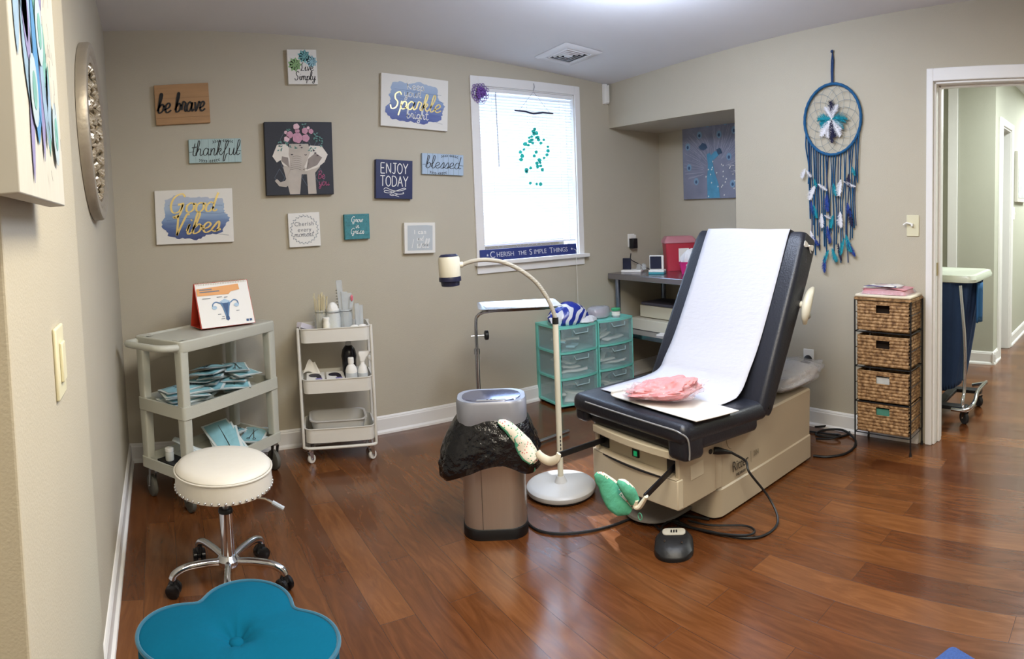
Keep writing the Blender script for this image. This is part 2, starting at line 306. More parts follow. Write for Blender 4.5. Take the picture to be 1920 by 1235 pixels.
# ================================================================ LETTERING AND WALL PICTURES
G = {
'a': (.52, [[(.36,.42),(.2,.5),(.05,.3),(.1,.05),(.25,.03),(.37,.25),(.4,.48)], [(.4,.48),(.38,.15),(.45,.02),(.56,.12)]]),
'b': (.42, [[(0,.1),(.15,.6),(.2,.95),(.1,1.0),(.06,.6),(.06,.1),(.15,0),(.32,.1),(.36,.32),(.25,.46),(.1,.3)], [(.34,.35),(.45,.33)]]),
'c': (.4, [[(.36,.4),(.24,.5),(.08,.38),(.06,.15),(.2,0),(.42,.1)]]),
'd': (.53, [[(.36,.42),(.2,.5),(.05,.3),(.08,.05),(.24,.02),(.38,.25)], [(.46,1.0),(.4,.6),(.37,.15),(.46,.02),(.56,.1)]]),
'e': (.42, [[(0,.15),(.25,.25),(.34,.4),(.22,.5),(.08,.36),(.08,.12),(.22,0),(.44,.12)]]),
'f': (.42, [[(0,.1),(.22,.5),(.34,.9),(.24,1.0),(.16,.7),(.12,.1),(.1,-.35),(.18,-.38),(.24,-.1),(.3,.08),(.44,.12)]]),
'g': (.5, [[(.36,.42),(.2,.5),(.05,.3),(.1,.06),(.25,.05),(.37,.28)], [(.4,.48),(.38,0),(.3,-.36),(.12,-.36),(.14,-.2),(.5,.08)]]),
'h': (.48, [[(0,.1),(.16,.6),(.2,.95),(.1,1.),(.07,.6),(.05,0)], [(.05,.15),(.2,.45),(.32,.42),(.31,.1),(.38,0),(.5,.12)]]),
'i': (.28, [[(.05,.15),(.12,.48),(.1,.1),(.18,0),(.3,.12)], [(.15,.66),(.18,.7)]]),
'k': (.43, [[(0,.1),(.16,.6),(.2,.95),(.1,1.),(.07,.6),(.05,0)], [(.05,.15),(.2,.45),(.3,.4),(.22,.25),(.08,.22)], [(.15,.23),(.3,.02),(.44,.1)]]),
'l': (.3, [[(0,.1),(.2,.6),(.24,.95),(.13,1.),(.08,.5),(.1,.06),(.2,0),(.32,.12)]]),
'm': (.7, [[(.05,.48),(.06,0)], [(.06,.2),(.18,.47),(.27,.42),(.27,0)], [(.27,.2),(.4,.47),(.5,.42),(.5,.1),(.58,0),(.7,.12)]]),
'n': (.46, [[(.05,.48),(.06,0)], [(.06,.2),(.2,.47),(.3,.42),(.29,.1),(.36,0),(.48,.12)]]),
'o': (.44, [[(.2,.5),(.05,.35),(.07,.08),(.22,0),(.36,.15),(.34,.4),(.2,.5)], [(.3,.44),(.46,.42)]]),
'p': (.42, [[(.05,.48),(.06,0),(.02,-.4)], [(.06,.2),(.2,.47),(.35,.38),(.34,.1),(.2,0),(.07,.1)], [(.3,.06),(.44,.12)]]),
'r': (.38, [[(.05,.1),(.1,.5),(.2,.52),(.3,.42),(.26,.15),(.34,.02),(.42,.1)]]),
's': (.36, [[(0,.1),(.24,.5),(.3,.25),(.2,.02),(.05,.05)], [(.22,.04),(.4,.12)]]),
't': (.32, [[(.2,.85),(.14,.4),(.14,.08),(.24,0),(.36,.1)], [(0,.55),(.34,.6)]]),
'u': (.5, [[(.05,.48),(.06,.12),(.16,0),(.3,.12),(.36,.48)], [(.36,.48),(.36,.1),(.44,0),(.54,.12)]]),
'v': (.42, [[(.02,.45),(.1,.42),(.18,0),(.34,.4),(.36,.5),(.46,.44)]]),
'w': (.6, [[(.02,.48),(.08,.1),(.16,0),(.28,.4)], [(.28,.45),(.3,.1),(.4,0),(.5,.3),(.5,.5),(.62,.44)]]),
'y': (.46, [[(.05,.48),(.06,.15),(.16,.03),(.3,.15),(.36,.48)], [(.36,.48),(.34,0),(.26,-.36),(.1,-.36),(.12,-.2),(.48,.08)]]),
'G': (.72, [[(.6,.82),(.42,1.),(.12,.8),(.04,.35),(.2,0),(.45,.05),(.56,.4)], [(.58,.42),(.52,-.1),(.36,-.3),(.22,-.2)], [(.34,.42),(.62,.46)]]),
'V': (.6, [[(0,.85),(.08,.98),(.16,.85),(.26,0)], [(.26,0),(.4,.6),(.52,1.02),(.62,.98)]]),
'S': (.56, [[(.52,.86),(.38,1.02),(.18,.88),(.2,.62),(.4,.38),(.34,.06),(.12,-.02),(0,.2)]]),
'L': (.5, [[(.3,.98),(.16,.8),(.2,.3),(.06,.02),(.2,.06),(.48,.02)]]),
'K': (.5, [[(.08,1.),(.06,0)], [(.42,.95),(.08,.45),(.44,.02)]]),
'B': (.5, [[(.08,.95),(.06,0)], [(.02,.9),(.3,1.0),(.36,.7),(.1,.52),(.4,.45),(.38,.08),(.06,0)]]),
'I': (.3, [[(.15,1),(.13,0)]]),
'E1': (.5, [[(.06,1),(.06,0)], [(.06,1),(.4,1)], [(.06,.52),(.34,.52)], [(.06,0),(.42,0)]]),
'N1': (.56, [[(.06,0),(.06,1)], [(.06,1),(.44,0)], [(.44,0),(.44,1)]]),
'J1': (.48, [[(.1,1),(.42,1)], [(.28,1),(.28,.2),(.18,0),(.02,.12)]]),
'O1': (.54, [[(.24,1),(.05,.75),(.05,.25),(.24,0),(.43,.25),(.43,.75),(.24,1)]]),
'Y1': (.5, [[(.02,1),(.22,.5)], [(.44,1),(.22,.5)], [(.22,.5),(.22,0)]]),
'T1': (.5, [[(.02,1),(.44,1)], [(.23,1),(.23,0)]]),
'D1': (.54, [[(.06,0),(.06,1)], [(.06,1),(.3,.95),(.44,.7),(.44,.3),(.3,.05),(.06,0)]]),
'A1': (.52, [[(.02,0),(.24,1)], [(.24,1),(.46,0)], [(.1,.36),(.38,.36)]]),
'*': (.1, []), ' ': (.3, []),
}
def write(mb, s, cx, z0, size, w, y, slant=.12, squeeze=1, caps=False, th=.0008, rise=0):
    gl = [G[(c + '1') if caps and c != ' ' else c] for c in s]
    tw = sum(g[0] for g in gl) * size * squeeze; x = cx - tw / 2
    for g in gl:
        for st in g[1]:
            pts = [(x + (p[0] * squeeze + p[1] * slant) * size, z0 + p[1] * size + rise * (x - cx)) for p in st]
            if len(pts) == 2: mb.stroke(pts, w if not isinstance(w, tuple) else w[1], y, th)
            else: mb.stroke(pts, w, y, th, sm=5)
        x += g[0] * size * squeeze
    return tw
def blob(cx, cz_, rx, rz, seed, n=60, rough=.12):
    R = random.Random(seed); ph = [R.random() * 6 for _ in range(6)]
    o = []
    for i in range(n):
        a = 2 * pi * i / n; k = 1 + rough * (sin(3 * a + ph[0]) * .5 + sin(5 * a + ph[1]) * .5 + sin(9 * a + ph[2]) * .4 + R.uniform(-.35, .35))
        # squarish
        q = 1 / max(abs(cos(a)), abs(sin(a))) ** .55
        o.append((cx + rx * k * q * cos(a) * .86, cz_ + rz * k * q * sin(a) * .86))
    return o
def wash(name, stops):      # watercolour pigment: horizontal bands of paint as they lie on the canvas
    if name in MATS: return MATS[name]
    m = bpy.data.materials.new(name); m.use_nodes = True; N = m.node_tree.nodes; L = m.node_tree.links; b = N['Principled BSDF']
    tc = N.new('ShaderNodeTexCoord'); sp = N.new('ShaderNodeSeparateXYZ'); L.new(tc.outputs['Object'], sp.inputs[0])
    nz = N.new('ShaderNodeTexNoise'); nz.inputs['Scale'].default_value = 14; mp = N.new('ShaderNodeMapping'); mp.inputs['Scale'].default_value = (.4, 1, 2); L.new(tc.outputs['Object'], mp.inputs[0]); L.new(mp.outputs[0], nz.inputs[0])
    mm = N.new('ShaderNodeMath'); mm.operation = 'MULTIPLY_ADD'; L.new(nz.outputs['Fac'], mm.inputs[0]); mm.inputs[1].default_value = .1; L.new(sp.outputs['Z'], mm.inputs[2])
    mr = N.new('ShaderNodeMapRange'); mr.inputs[1].default_value = .19; mr.inputs[2].default_value = -.08; L.new(mm.outputs[0], mr.inputs[0])
    cr = N.new('ShaderNodeValToRGB'); L.new(mr.outputs[0], cr.inputs[0]); e = cr.color_ramp.elements
    e[0].position = stops[0][0]; e[0].color = lin(stops[0][1]); e[1].position = stops[-1][0]; e[1].color = lin(stops[-1][1])
    for p, c in stops[1:-1]: x = e.new(p); x.color = lin(c)
    L.new(cr.outputs[0], b.inputs[0]); b.inputs['Roughness'].default_value = .6; MATS[name] = m; return m
canvas_w = mat('white canvas', 'E2DFD8', .7, bump=.1, bscale=500, var=.01)
ink = mat('black ink', '1B1A1C', .6); goldp = mat('gold foil', 'D9C07A', .3, .35); whitep = mat('white paint', 'E9E7E2', .6)
greyink = mat('grey ink', '6E7076', .6)
def plaque(name, label, cat, x0, x1, z0, z1, t, m, group=None, rz=0, wall='back', edge=None):
    if wall == 'back': loc = ((x0 + x1) / 2, YB, (z0 + z1) / 2); rot = (0, rz, 0)
    r = empty(name, loc, label, cat, group, rot=rot)
    MB().b2((-(x1 - x0) / 2, -t, -(z1 - z0) / 2), ((x1 - x0) / 2, -.001, (z1 - z0) / 2)).build('panel', m, r, bevel=.002)
    return r, (x1 - x0), (z1 - z0)
PG = 'inspirational plaques on the back wall'
# be brave
wood_sign = mat('natural wood sign', 'A9825A', .55, var=.22, vscale=5, stretch=(1, 1, 9))
r, w_, h_ = plaque('wall_plaque', 'tan wood plank plaque reading be brave in black script', 'sign', .037, .343, 1.902, 2.125, .022, wood_sign, PG)
b = MB(); write(b, 'be', -.105, -.045, .105, (.006, .011), -.022, .16, .85, th=.004); write(b, 'brave', .04, -.045, .105, (.006, .011), -.022, .16, .74, th=.004); b.build('lettering', ink, r)
b = MB(); b.b2((-.152, -.0224, -.0745), (.152, -.0215, -.0735)); b.b2((-.152, -.0224, .034), (.152, -.0215, .0348)); b.build('plank_seam', mat('seam brown', '6E5236', .8), r)
# live simply
r, w_, h_ = plaque('wall_plaque', 'small cream plaque with succulents reading Live Simply, highest on the wall', 'sign', .803, .978, 2.104, 2.303, .025, canvas_w, PG)
b = MB(); write(b, 'Live', .025, -.022, .048, (.003, .0045), -.025, .1); write(b, 'Simply', .012, -.075, .048, (.003, .0045), -.025, .1, .95); b.build('lettering', ink, r)
def succulent(cx, cz_, R, m, parent, n=9):
    b = MB()
    for ring, (rr, k) in enumerate(((1, n), (.68, n - 1), (.38, n - 3))):
        for i in range(k):
            a = 2 * pi * i / k + ring * .4; c, s_ = cos(a), sin(a)
            tip = (cx + R * rr * c, cz_ + R * rr * s_); wv = R * rr * .34
            b.sheet([(cx, cz_), (cx + .55 * R * rr * c - wv * s_, cz_ + .55 * R * rr * s_ + wv * c), tip, (cx + .55 * R * rr * c + wv * s_, cz_ + .55 * R * rr * s_ - wv * c)], .0006, -.0252 - ring * .0007)
    b.build('succulent', m, parent)
succulent(-.045, .012, .042, mat('green leaf paint', '8DB27A', .6, var=.25, vscale=40), r); succulent(.012, .06, .04, mat('teal leaf paint', '6FA7A8', .6, var=.25, vscale=40), r); succulent(.055, .03, .036, mat('pale aqua leaf paint', '8FB9C4', .6, var=.25, vscale=40), r)
# thankful and blessed: pale blue slatted wood with wreath sprigs
slat_m = mat('pale blue slats', 'A6BDBD', .6, var=.12, vscale=6, stretch=(14, 1, 1)); slat_m2 = mat('faded blue slats', 'A9BCD0', .6, var=.1, vscale=6, stretch=(14, 1, 1))
def sprig(b, cx, z, L_, y, up=1, n=9):
    b.stroke([(cx - L_ / 2, z), (cx, z + up * .008), (cx + L_ / 2, z)], .0012, y)
    for i in range(n):
        f = (i + .5) / n; x = cx - L_ / 2 + L_ * f; zz = z + up * .008 * (1 - (2 * f - 1) ** 2); sg = -1 if f < .5 else 1
        for k in (1, -1): b.sheet([(x, zz), (x + sg * .004, zz + k * .006), (x + sg * .010, zz + k * .0085), (x + sg * .0065, zz + k * .002)], .0007, y)
def slat_sign(label, word, x0, x1, z0, z1, m, rz, size, sq):
    r, w_, h_ = plaque('wall_plaque', label, 'sign', x0, x1, z0, z1, .02, m, PG, rz)
    b = MB(); write(b, word, 0, -.026, size, (.0026, .0050), -.02, .14, sq)
    b.stroke([(-w_ / 2 + .002, -.005), (-w_ / 2 + .03, -.003)], .0022, -.02); b.stroke([(w_ / 2 - .03, -.003), (w_ / 2 - .002, -.004)], .0022, -.02); b.build('lettering', ink, r)
    b = MB(); sprig(b, .045, .047, .11, -.02); b.build('leaf_sprig', ink, r); b = MB(); sprig(b, -.035, -.05, .11, -.02, -1); b.build('leaf_sprig', ink, r)
    b = MB(); k = 8
    for i in range(1, k): b.b2((-w_ / 2 + w_ * i / k - .0006, -.0206, -h_ / 2), (-w_ / 2 + w_ * i / k + .0006, -.0199, h_ / 2))
    b.build('slat_seams', mat('slat seam', '76888A', .8), r)
slat_sign('pale green-blue slatted plaque reading thankful in black script', 'thankful', .211, .509, 1.676, 1.81, slat_m, .02, .082, .98)
slat_sign('pale blue slatted plaque reading blessed, left of the window', 'blessed', 1.617, 1.907, 1.567, 1.697, slat_m2, .045, .076, 1.15)
# watercolour canvases
def water_canvas(label, x0, x1, z0, z1, rz, stops, nm, seed):
    r, w_, h_ = plaque('wall_canvas', label, 'picture', x0, x1, z0, z1, .022, canvas_w, 'blue watercolour canvases', rz)
    wm = wash(nm, stops)
    b = MB(); b.sheet(blob(.0, -.005, w_ * .475, h_ * .45, seed, 90, .10), .0006, -.0221); b.build('painted_wash', wm, r)
    b = MB(); R = random.Random(seed)
    for i in range(5):
        z = h_ * (.22 - .14 * i); x = -w_ * .36 + R.random() * .05
        b.stroke([(x, z), (x + w_ * .25, z + R.uniform(-.012, .012)), (x + w_ * .5, z + R.uniform(-.012, .012)), (x + w_ * .7, z - .01)], .0012, -.0228)
    b.build('brush_lines', mat('wash line', '4A5A82', .6), r); return r
r = water_canvas('white canvas with blue wash reading Good Vibes in gold', .0, .44, 1.228, 1.532, .02, [(0, 'B8BBCB'), (.3, 'A3B6CC'), (.55, '7C95B8'), (.75, '4E6494'), (1, '343E70')], 'blue watercolour', 3)
b = MB(); write(b, 'Good', -.01, .025, .105, (.005, .012), -.0235, .25, 1.2); write(b, 'Vibes', .0, -.095, .115, (.005, .012), -.0235, .25, 1.15, rise=.06); b.build('lettering', goldp, r)
r = water_canvas('white canvas with blue wash reading Keep Your Sparkle Bright', 1.364, 1.813, 1.852, 2.168, .066, [(0, 'A9B8CC'), (.35, '8FA5C4'), (.6, '7789B4'), (.8, '5C6BA2'), (1, '4A5592')], 'blue grey watercolour', 9)
for wd_, a_, c_, d_, e_ in (('Keep', .0, .075, .055, 1.2), ('your', -.02, .03, .055, 1.15), ('bright', .015, -.1, .058, 1.05)): b = MB(); write(b, wd_, a_, c_, d_, .005, -.0235, .0, e_); b.build('silver_lettering', whitep, r)
b = MB(); write(b, 'Sparkle', -.0, -.048, .1, (.006, .009), -.0242, .22, 1.12); b.build('gold_lettering', goldp, r)
# enjoy today
r, w_, h_ = plaque('wall_plaque', 'navy plaque reading ENJOY TODAY in white capitals', 'sign', 1.304, 1.543, 1.426, 1.660, .03, mat('navy paint', '232A52', .5, var=.05), PG, .055)
b = MB(); write(b, 'ENJOY', 0, .035, .062, .0052, -.03, 0, 1.15, True); write(b, 'TODAY', 0, -.042, .062, .0052, -.03, 0, 1.15, True); b.build('lettering', whitep, r)
b = MB(); b.stroke([(-.07, -.062), (-.055, -.052), (-.02, -.065), (.02, -.07), (.06, -.062), (.075, -.055), (.06, -.052), (.02, -.066), (-.03, -.082), (-.065, -.078), (-.06, -.068), (-.03, -.072), (.02, -.088), (.06, -.084), (.055, -.075)], .0036, -.03)
b.stroke([(.02, -.09), (-.01, -.098), (-.03, -.094), (-.02, -.088), (.0, -.095), (.03, -.104)], .003, -.03); b.build('flourish', whitep, r)
# cherish every moment
r, w_, h_ = plaque('wall_plaque', 'square white plaque with leaf wreath reading Cherish every moment', 'sign', .757, .945, 1.17, 1.367, .022, canvas_w, PG)
text('typed_lettering', 'Cherish\nevery', .034, greyink, r, (0, -.0225, .016), sx=.95, space=1.15)
b = MB(); write(b, 'moment', -.005, -.04, .036, (.0016, .003), -.022, .2, 1.05); b.build('script_lettering', greyink, r)
b = MB()
for i in range(46):
    a = 2 * pi * i / 46; R0 = .079; c, s_ = cos(a), sin(a); k = 1 if i % 2 else -1
    p = (R0 * c, R0 * s_ + .001); q = (p[0] - s_ * .014 + c * .007 * k, p[1] + c * .014 + s_ * .007 * k); mx_ = ((p[0] + q[0]) / 2, (p[1] + q[1]) / 2)
    b.sheet([p, (mx_[0] + c * .0028, mx_[1] + s_ * .0028), q, (mx_[0] - c * .0028, mx_[1] - s_ * .0028)], .0006, -.0222)
b.stroke([(.079 * cos(2 * pi * i / 24), .079 * sin(2 * pi * i / 24)) for i in range(24)], .001, -.0222, closed=True)
b.build('wreath', mat('sage grey paint', '8C9296', .6), r)
# grow in grace
r, w_, h_ = plaque('wall_plaque', 'small teal patterned plaque reading Grow in Grace', 'sign', 1.094, 1.25, 1.195, 1.344, .028, mat('teal patterned paint', '3E7F86', .5, var=.45, vscale=55), PG, .01)
b = MB(); write(b, 'Grow', 0, .027, .034, .003, -.028, .12); write(b, 'in', 0, -.008, .032, .003, -.028, .12); write(b, 'Grace', 0, -.042, .034, .003, -.028, .12); b.build('lettering', whitep, r)
b = MB()
for z in (-.032, .0, .018, .055, -.056):
    for i in range(9): x = -.07 + .0155 * i; b.stroke([(x, z + .006), (x + .005, z + .01), (x + .01, z + .006)], .0012, -.0282)
b.build('painted_pattern', mat('dark teal paint', '24555E', .6), r)
# I can and I will
r, w_, h_ = plaque('wall_plaque', 'square pale grey plaque with white border reading I can and I will', 'sign', 1.471, 1.68, 1.085, 1.275, .03, canvas_w, PG, .035)
b = MB(); b.sheet([(-.085, -.076), (.084, -.078), (.086, .075), (.04, .079), (-.083, .077)], .0006, -.0302); b.build('grey_ground', mat('pale grey paint', 'B7BCBE', .6, var=.05), r)
text('typed_lettering', 'I can', .036, whitep, r, (0, -.0315, .036), space=1.2, bold=.0006)
b = MB(); write(b, 'and', 0, -.016, .03, .0035, -.0312, .1); write(b, 'I', -.055, -.062, .055, .0035, -.0312, .2); write(b, 'will', .016, -.062, .055, (.003, .0045), -.0312, .2); b.build('script_lettering', whitep, r)
# elephant
r, w_, h_ = plaque('wall_canvas', 'dark square canvas of an elephant crowned with pink flowers', 'picture', .642, 1.041, 1.470, 1.888, .035, mat('charcoal paint', '24262F', .6, var=.2, vscale=12), None, .02)
yF = -.0355
b = MB()
for i in range(5):
    for j in range(6):
        cx, cz_ = -.16 + .08 * i + (.04 if j % 2 else 0), -.18 + .072 * j
        if abs(cx) < .15 and abs(cz_) < .155: b.stroke([(cx - .03, cz_), (cx, cz_ + .05)], .0035, yF); b.stroke([(cx, cz_ + .05), (cx + .03, cz_)], .0035, yF); b.stroke([(cx - .03, cz_), (cx, cz_ - .05)], .0035, yF); b.stroke([(cx, cz_ - .05), (cx + .03, cz_)], .0035, yF)
b.build('trellis_pattern', mat('slate paint', '4B535F', .6), r)
eg = mat('elephant grey', 'B5ABA0', .6, var=.22, vscale=14); el = mat('elephant light', 'D9D2C8', .6, var=.12, vscale=14); ed = mat('elephant shade', '8A7F78', .6, var=.2, vscale=18)
def el_pt(px, py): return ((px - 1015) / 445 * .399, (595 - py) / 480 * .418)      # drawn from the photo crop
def shp(pts, m, nm, y): b = MB(); b.sheet([el_pt(*p) for p in pts], .0005, y); b.build(nm, m, r)
shp([(905, 650), (930, 760), (945, 830), (1010, 830), (1025, 700), (1060, 700), (1065, 830), (1120, 830), (1115, 690), (1150, 650), (1080, 560), (960, 560)], eg, 'body', yF - .0006)
shp([(870, 505), (838, 580), (865, 620), (890, 605), (905, 640), (945, 650), (960, 540), (930, 500)], el, 'ear', yF - .0012)
shp([(1085, 510), (1165, 515), (1203, 570), (1180, 620), (1135, 655), (1050, 680), (1040, 600)], el, 'ear', yF - .0012)
shp([(940, 590), (900, 580), (895, 610), (945, 655)], ed, 'ear_shadow_paint', yF - .0018); shp([(1070, 600), (1120, 560), (1165, 590), (1130, 640), (1060, 670)], ed, 'ear_shadow_paint', yF - .0018)
shp([(950, 500), (1075, 500), (1085, 560), (1050, 640), (1030, 660), (1000, 690), (955, 760), (920, 782), (875, 775), (848, 740), (862, 728), (885, 750), (915, 740), (945, 690), (960, 640), (945, 570)], eg, 'head_and_trunk', yF - .0024)
b = MB()
for i in range(7): z = 585 + i * 14; b.stroke([el_pt(968 - i * 3, z), el_pt(995, z - 6), el_pt(1028 - i, z + 2)], .0012, yF - .0032)
b.stroke([el_pt(1072, 625), el_pt(1060, 660), el_pt(1035, 668)], .0022, yF - .0032)
for c in ((965, 567), (1055, 570)): b.stroke([el_pt(c[0] - 7, c[1]), el_pt(c[0], c[1] + 4), el_pt(c[0] + 7, c[1])], .0045, yF - .0032)
b.build('ink_lines', mat('brown ink', '3A3230', .6), r)
pk = mat('rose paint', 'C08CA0', .6, var=.25, vscale=50); pl = mat('pale rose paint', 'D9B5BE', .6, var=.2, vscale=50); lf = mat('sage leaf paint', '5E8C84', .6, var=.25, vscale=40); dkl = mat('plum paint', '3E2A3A', .6)
R_ = random.Random(5)
b = MB()
for (x, z) in ((885, 480), (900, 515), (890, 545), (940, 405), (945, 520), (985, 530), (1120, 440), (1130, 470), (1155, 480), (1160, 500), (1090, 545), (1105, 530), (1045, 380), (1120, 460), (930, 490), (1150, 460)):
    for k in range(3):
        a = R_.random() * 6; c = el_pt(x + R_.uniform(-8, 8), z + R_.uniform(-8, 8)); u, v = cos(a), sin(a)
        b.sheet([c, (c[0] + .007 * u - .004 * v, c[1] + .007 * v + .004 * u), (c[0] + .016 * u, c[1] + .016 * v), (c[0] + .007 * u + .004 * v, c[1] + .007 * v - .004 * u)], .0005, yF - .0034)
b.build('painted_leaves', lf, r)
for (x, z, rr, mm) in ((1005, 460, 33, pk), (955, 440, 22, pk), (1060, 462, 24, pk), (1055, 415, 20, pk), (1000, 388, 20, pl), (1095, 418, 16, pk), (935, 468, 18, pl), (1005, 415, 15, pk), (1078, 395, 10, pl), (930, 425, 11, pl)):
    c = el_pt(x, z); R0 = rr / 445 * .4; b = MB()
    for k, f in enumerate((1, .68, .36)): b.sheet([(c[0] + R0 * f * (1 + .07 * cos(5 * a_)) * cos(a_), c[1] + R0 * f * (1 + .07 * cos(5 * a_)) * sin(a_)) for a_ in [2 * pi * i / 20 for i in range(20)]], .0004, yF - .004 - k * .0005)
    b.build('painted_flower', mm, r)
b = MB()
for (x, z) in ((1030, 525), (1120, 560), (1135, 575), (1110, 545), (1020, 510)): c = el_pt(x, z); b.sheet([(c[0] - .008, c[1]), (c[0], c[1] + .004), (c[0] + .008, c[1]), (c[0], c[1] - .004)], .0005, yF - .0042)
b.build('plum_leaves', dkl, r)
b = MB(); c = el_pt(1160, 730); write(b, 'Be', c[0] - .005, c[1], .045, .003, yF - .003, .15); c = el_pt(1170, 775); write(b, 'you', c[0], c[1], .045, .003, yF - .003, .15); b.build('lettering', mat('magenta paint', 'B0507A', .6), r)

# ---- peacock canvas in the alcove (faces -x)
r = empty('wall_canvas', (XA, 2.945, 1.683), 'grey-blue painting of two peacocks hanging in the alcove', 'picture', rot=(0, 0, -pi / 2))
MB().b2((-.305, -.025, -.305), (.305, -.001, .305)).build('panel', mat('smoky peacock ground', '7F8296', .6, var=.35, vscale=9), r, bevel=.002)
b = MB(); R_ = random.Random(2)
for i in range(110):
    a = radians(-10 + 200 * R_.random()); r0 = .1 + .1 * R_.random(); r1 = r0 + .08 + .16 * R_.random(); c = (.02, -.1)
    p = (c[0] + r0 * cos(a), c[1] + r0 * sin(a)); q = (c[0] + r1 * cos(a), c[1] + r1 * sin(a))
    if max(abs(q[0]), abs(q[1])) < .3: b.stroke([p, ((p[0] + q[0]) / 2 + .01, (p[1] + q[1]) / 2), q], .002, -.0252)
b.build('feather_strokes', mat('pale feather paint', 'A9A9BC', .6), r)
for (x, z) in ((-.13, .18), (.06, .17), (.2, .19), (-.25, .1), (.27, .08), (.15, .0), (-.24, -.06), (.25, -.05), (-.17, -.17), (.18, -.2), (-.05, .26), (.12, .26)):
    be, bc = MB(), MB(); be.sheet([(x + .024 * cos(t), z + .028 * sin(t)) for t in [2 * pi * k / 16 for k in range(16)]], .0005, -.0256); bc.sheet([(x + .011 * cos(t), z + .013 * sin(t) - .004) for t in [2 * pi * k / 12 for k in range(12)]], .0005, -.0262)
    be.build('feather_eye', mat('dusty blue paint', '7F9FBC', .6), r); bc.build('eye_centre', mat('deep blue paint', '3A5274', .6), r)
b = MB(); b.sheet([(-.06, -.3), (.06, -.3), (.05, -.2), (.01, -.1), (-.01, 0), (-.03, .04), (-.06, .03), (-.05, -.05), (-.06, -.15)], .0006, -.0268)
b.sheet([(-.02, .02), (.02, .05), (.05, .04), (.06, .02), (.03, .0), (.0, -.02)], .0006, -.0266); b.build('peacock_neck', mat('peacock blue paint', '4C8FB0', .5, var=.35, vscale=20), r)
b = MB(); b.sheet([(-.14, .09), (-.1, .12), (-.07, .11), (-.05, .08), (-.09, .06), (-.12, .07)], .0006, -.027); b.sheet([(.03, .06), (.07, .07), (.09, .03), (.05, .02)], .0006, -.027); b.build('peacock_heads', mat('indigo paint', '38506C', .5), r)
b = MB()
for i in range(26): x, z = R_.uniform(-.08, .27), R_.uniform(-.29, -.02); b.sheet([(x, z), (x + .006, z + .009), (x + .012, z + .002), (x + .005, z - .006)], .0005, -.0274)
b.stroke([(.14, -.06), (.2, -.07)], .003, -.0274); b.stroke([(.19, -.1), (.25, -.13)], .003, -.0274); b.build('white_flecks', whitep, r)

# ---- peacock feather canvas and round relief on the left wall (face +x)
r = empty('wall_canvas', (-.187, .80, 1.95), 'tall white canvas with blue peacock feathers on the near left wall', 'picture', rot=(0, 0, pi / 2))
CB = -.6
MB().b2((-.162, -.048, CB), (.162, -.022, .40)).build('panel', mat('whitewashed boards', 'C0BDB4', .65, var=.08, vscale=4, stretch=(20, 1, 1)), r, bevel=.002)
for z in (-.52, -.28, .2):
    MB().b2((-.145, -.022, z - .035), (-.09, -.001, z + .035)).build('mounting_block', wood_sign, r, bevel=.002)
def fth(cx, cz_, L_, W_, ang, m, y, nm='painted_feather'):
    b = MB(); pts = []
    for i in range(14):
        t = i / 13; pts.append((t * L_, W_ * sin(pi * t) ** .7))
    for i in range(13, -1, -1):
        t = i / 13; pts.append((t * L_, -W_ * sin(pi * t) ** .7))
    c, s_ = cos(ang), sin(ang); b.sheet([(cx + x * c - z * s_, cz_ + x * s_ + z * c) for x, z in pts], .0004, y); return b.build(nm, m, parent=r)
fb = mat('cobalt feather', '4A82B4', .6, var=.3, vscale=16); ft = mat('teal feather', '6FA39E', .6, var=.35, vscale=20); fv = mat('violet feather', '8580AC', .6, var=.3, vscale=20); fs = mat('steel feather', '88A2BC', .6, var=.35, vscale=18)
fth(-.10, .40, .42, .045, radians(-82), fb, -.0484)
R_ = random.Random(11)
for i in range(64):
    t = i / 64; z = .16 - t * .60; x = -.085 + .06 * t + R_.uniform(-.04 - .06 * t, .04 + .07 * t)
    fth(x, z, .10 + .08 * R_.random(), .011 + .010 * R_.random(), radians(-85 + R_.uniform(-16, 12)), [ft, fs, fv, fb, fs][i % 5], -.0488 - .0004 * (i % 6))
for (x, z) in ((-.125, -.14), (-.115, -.33), (.0, -.38), (-.06, -.47), (.09, -.5)):
    b = MB(); b2_ = MB(); b.sheet([(x + .024 * cos(t), z + .045 * sin(t)) for t in [2 * pi * k / 16 for k in range(16)]], .0004, -.052); b2_.sheet([(x + .012 * cos(t), z + .024 * sin(t)) for t in [2 * pi * k / 12 for k in range(12)]], .0004, -.0526)
    b.build('feather_eye', mat('pale feather rim', 'A9B9C4', .6), r); b2_.build('eye_centre', ft, r)
b = MB()
for i in range(60):
    x = -.01 + R_.random() * .14; z = .2 - R_.random() * .76; b.stroke([(x, z), (x + R_.uniform(-.006, .01), z - .012 - .012 * R_.random())], .0018, -.0524)
b.build('ink_barbs', ink, r)
r = empty('wall_medallion', (XL, 2.34, 1.685), 'round champagne relief medallion with pierced floral centre on left wall', 'wall decoration', rot=(0, 0, pi / 2))
ch = mat('champagne metal', 'ABA294', .42, .5, var=.2, vscale=14, bump=.2, bscale=40)
Mx = Matrix.Rotation(pi / 2, 4, 'X')
RX, RZ = .385, .325
b = MB(Mx @ Matrix.Diagonal((RX / .3, RZ / .3, 1, 1))); b.lathe([(.235, .006), (.235, .030), (.248, .034), (.258, .030), (.275, .040), (.295, .038), (.3, .030), (.3, .002), (.235, .002)], n=72); b.build('rim', ch, r)
b = MB(Mx @ Matrix.Diagonal((RX / .3, RZ / .3, 1, 1))); b.lathe([(.0001, .004), (.24, .004), (.24, .010), (.0001, .010)], n=48); b.build('back_plate', mat('dark antique brass', '6E6048', .45, .5), r)
b = MB(Mx @ Matrix.Diagonal((RX / .3, RZ / .3, 1, 1))); R_ = random.Random(4)
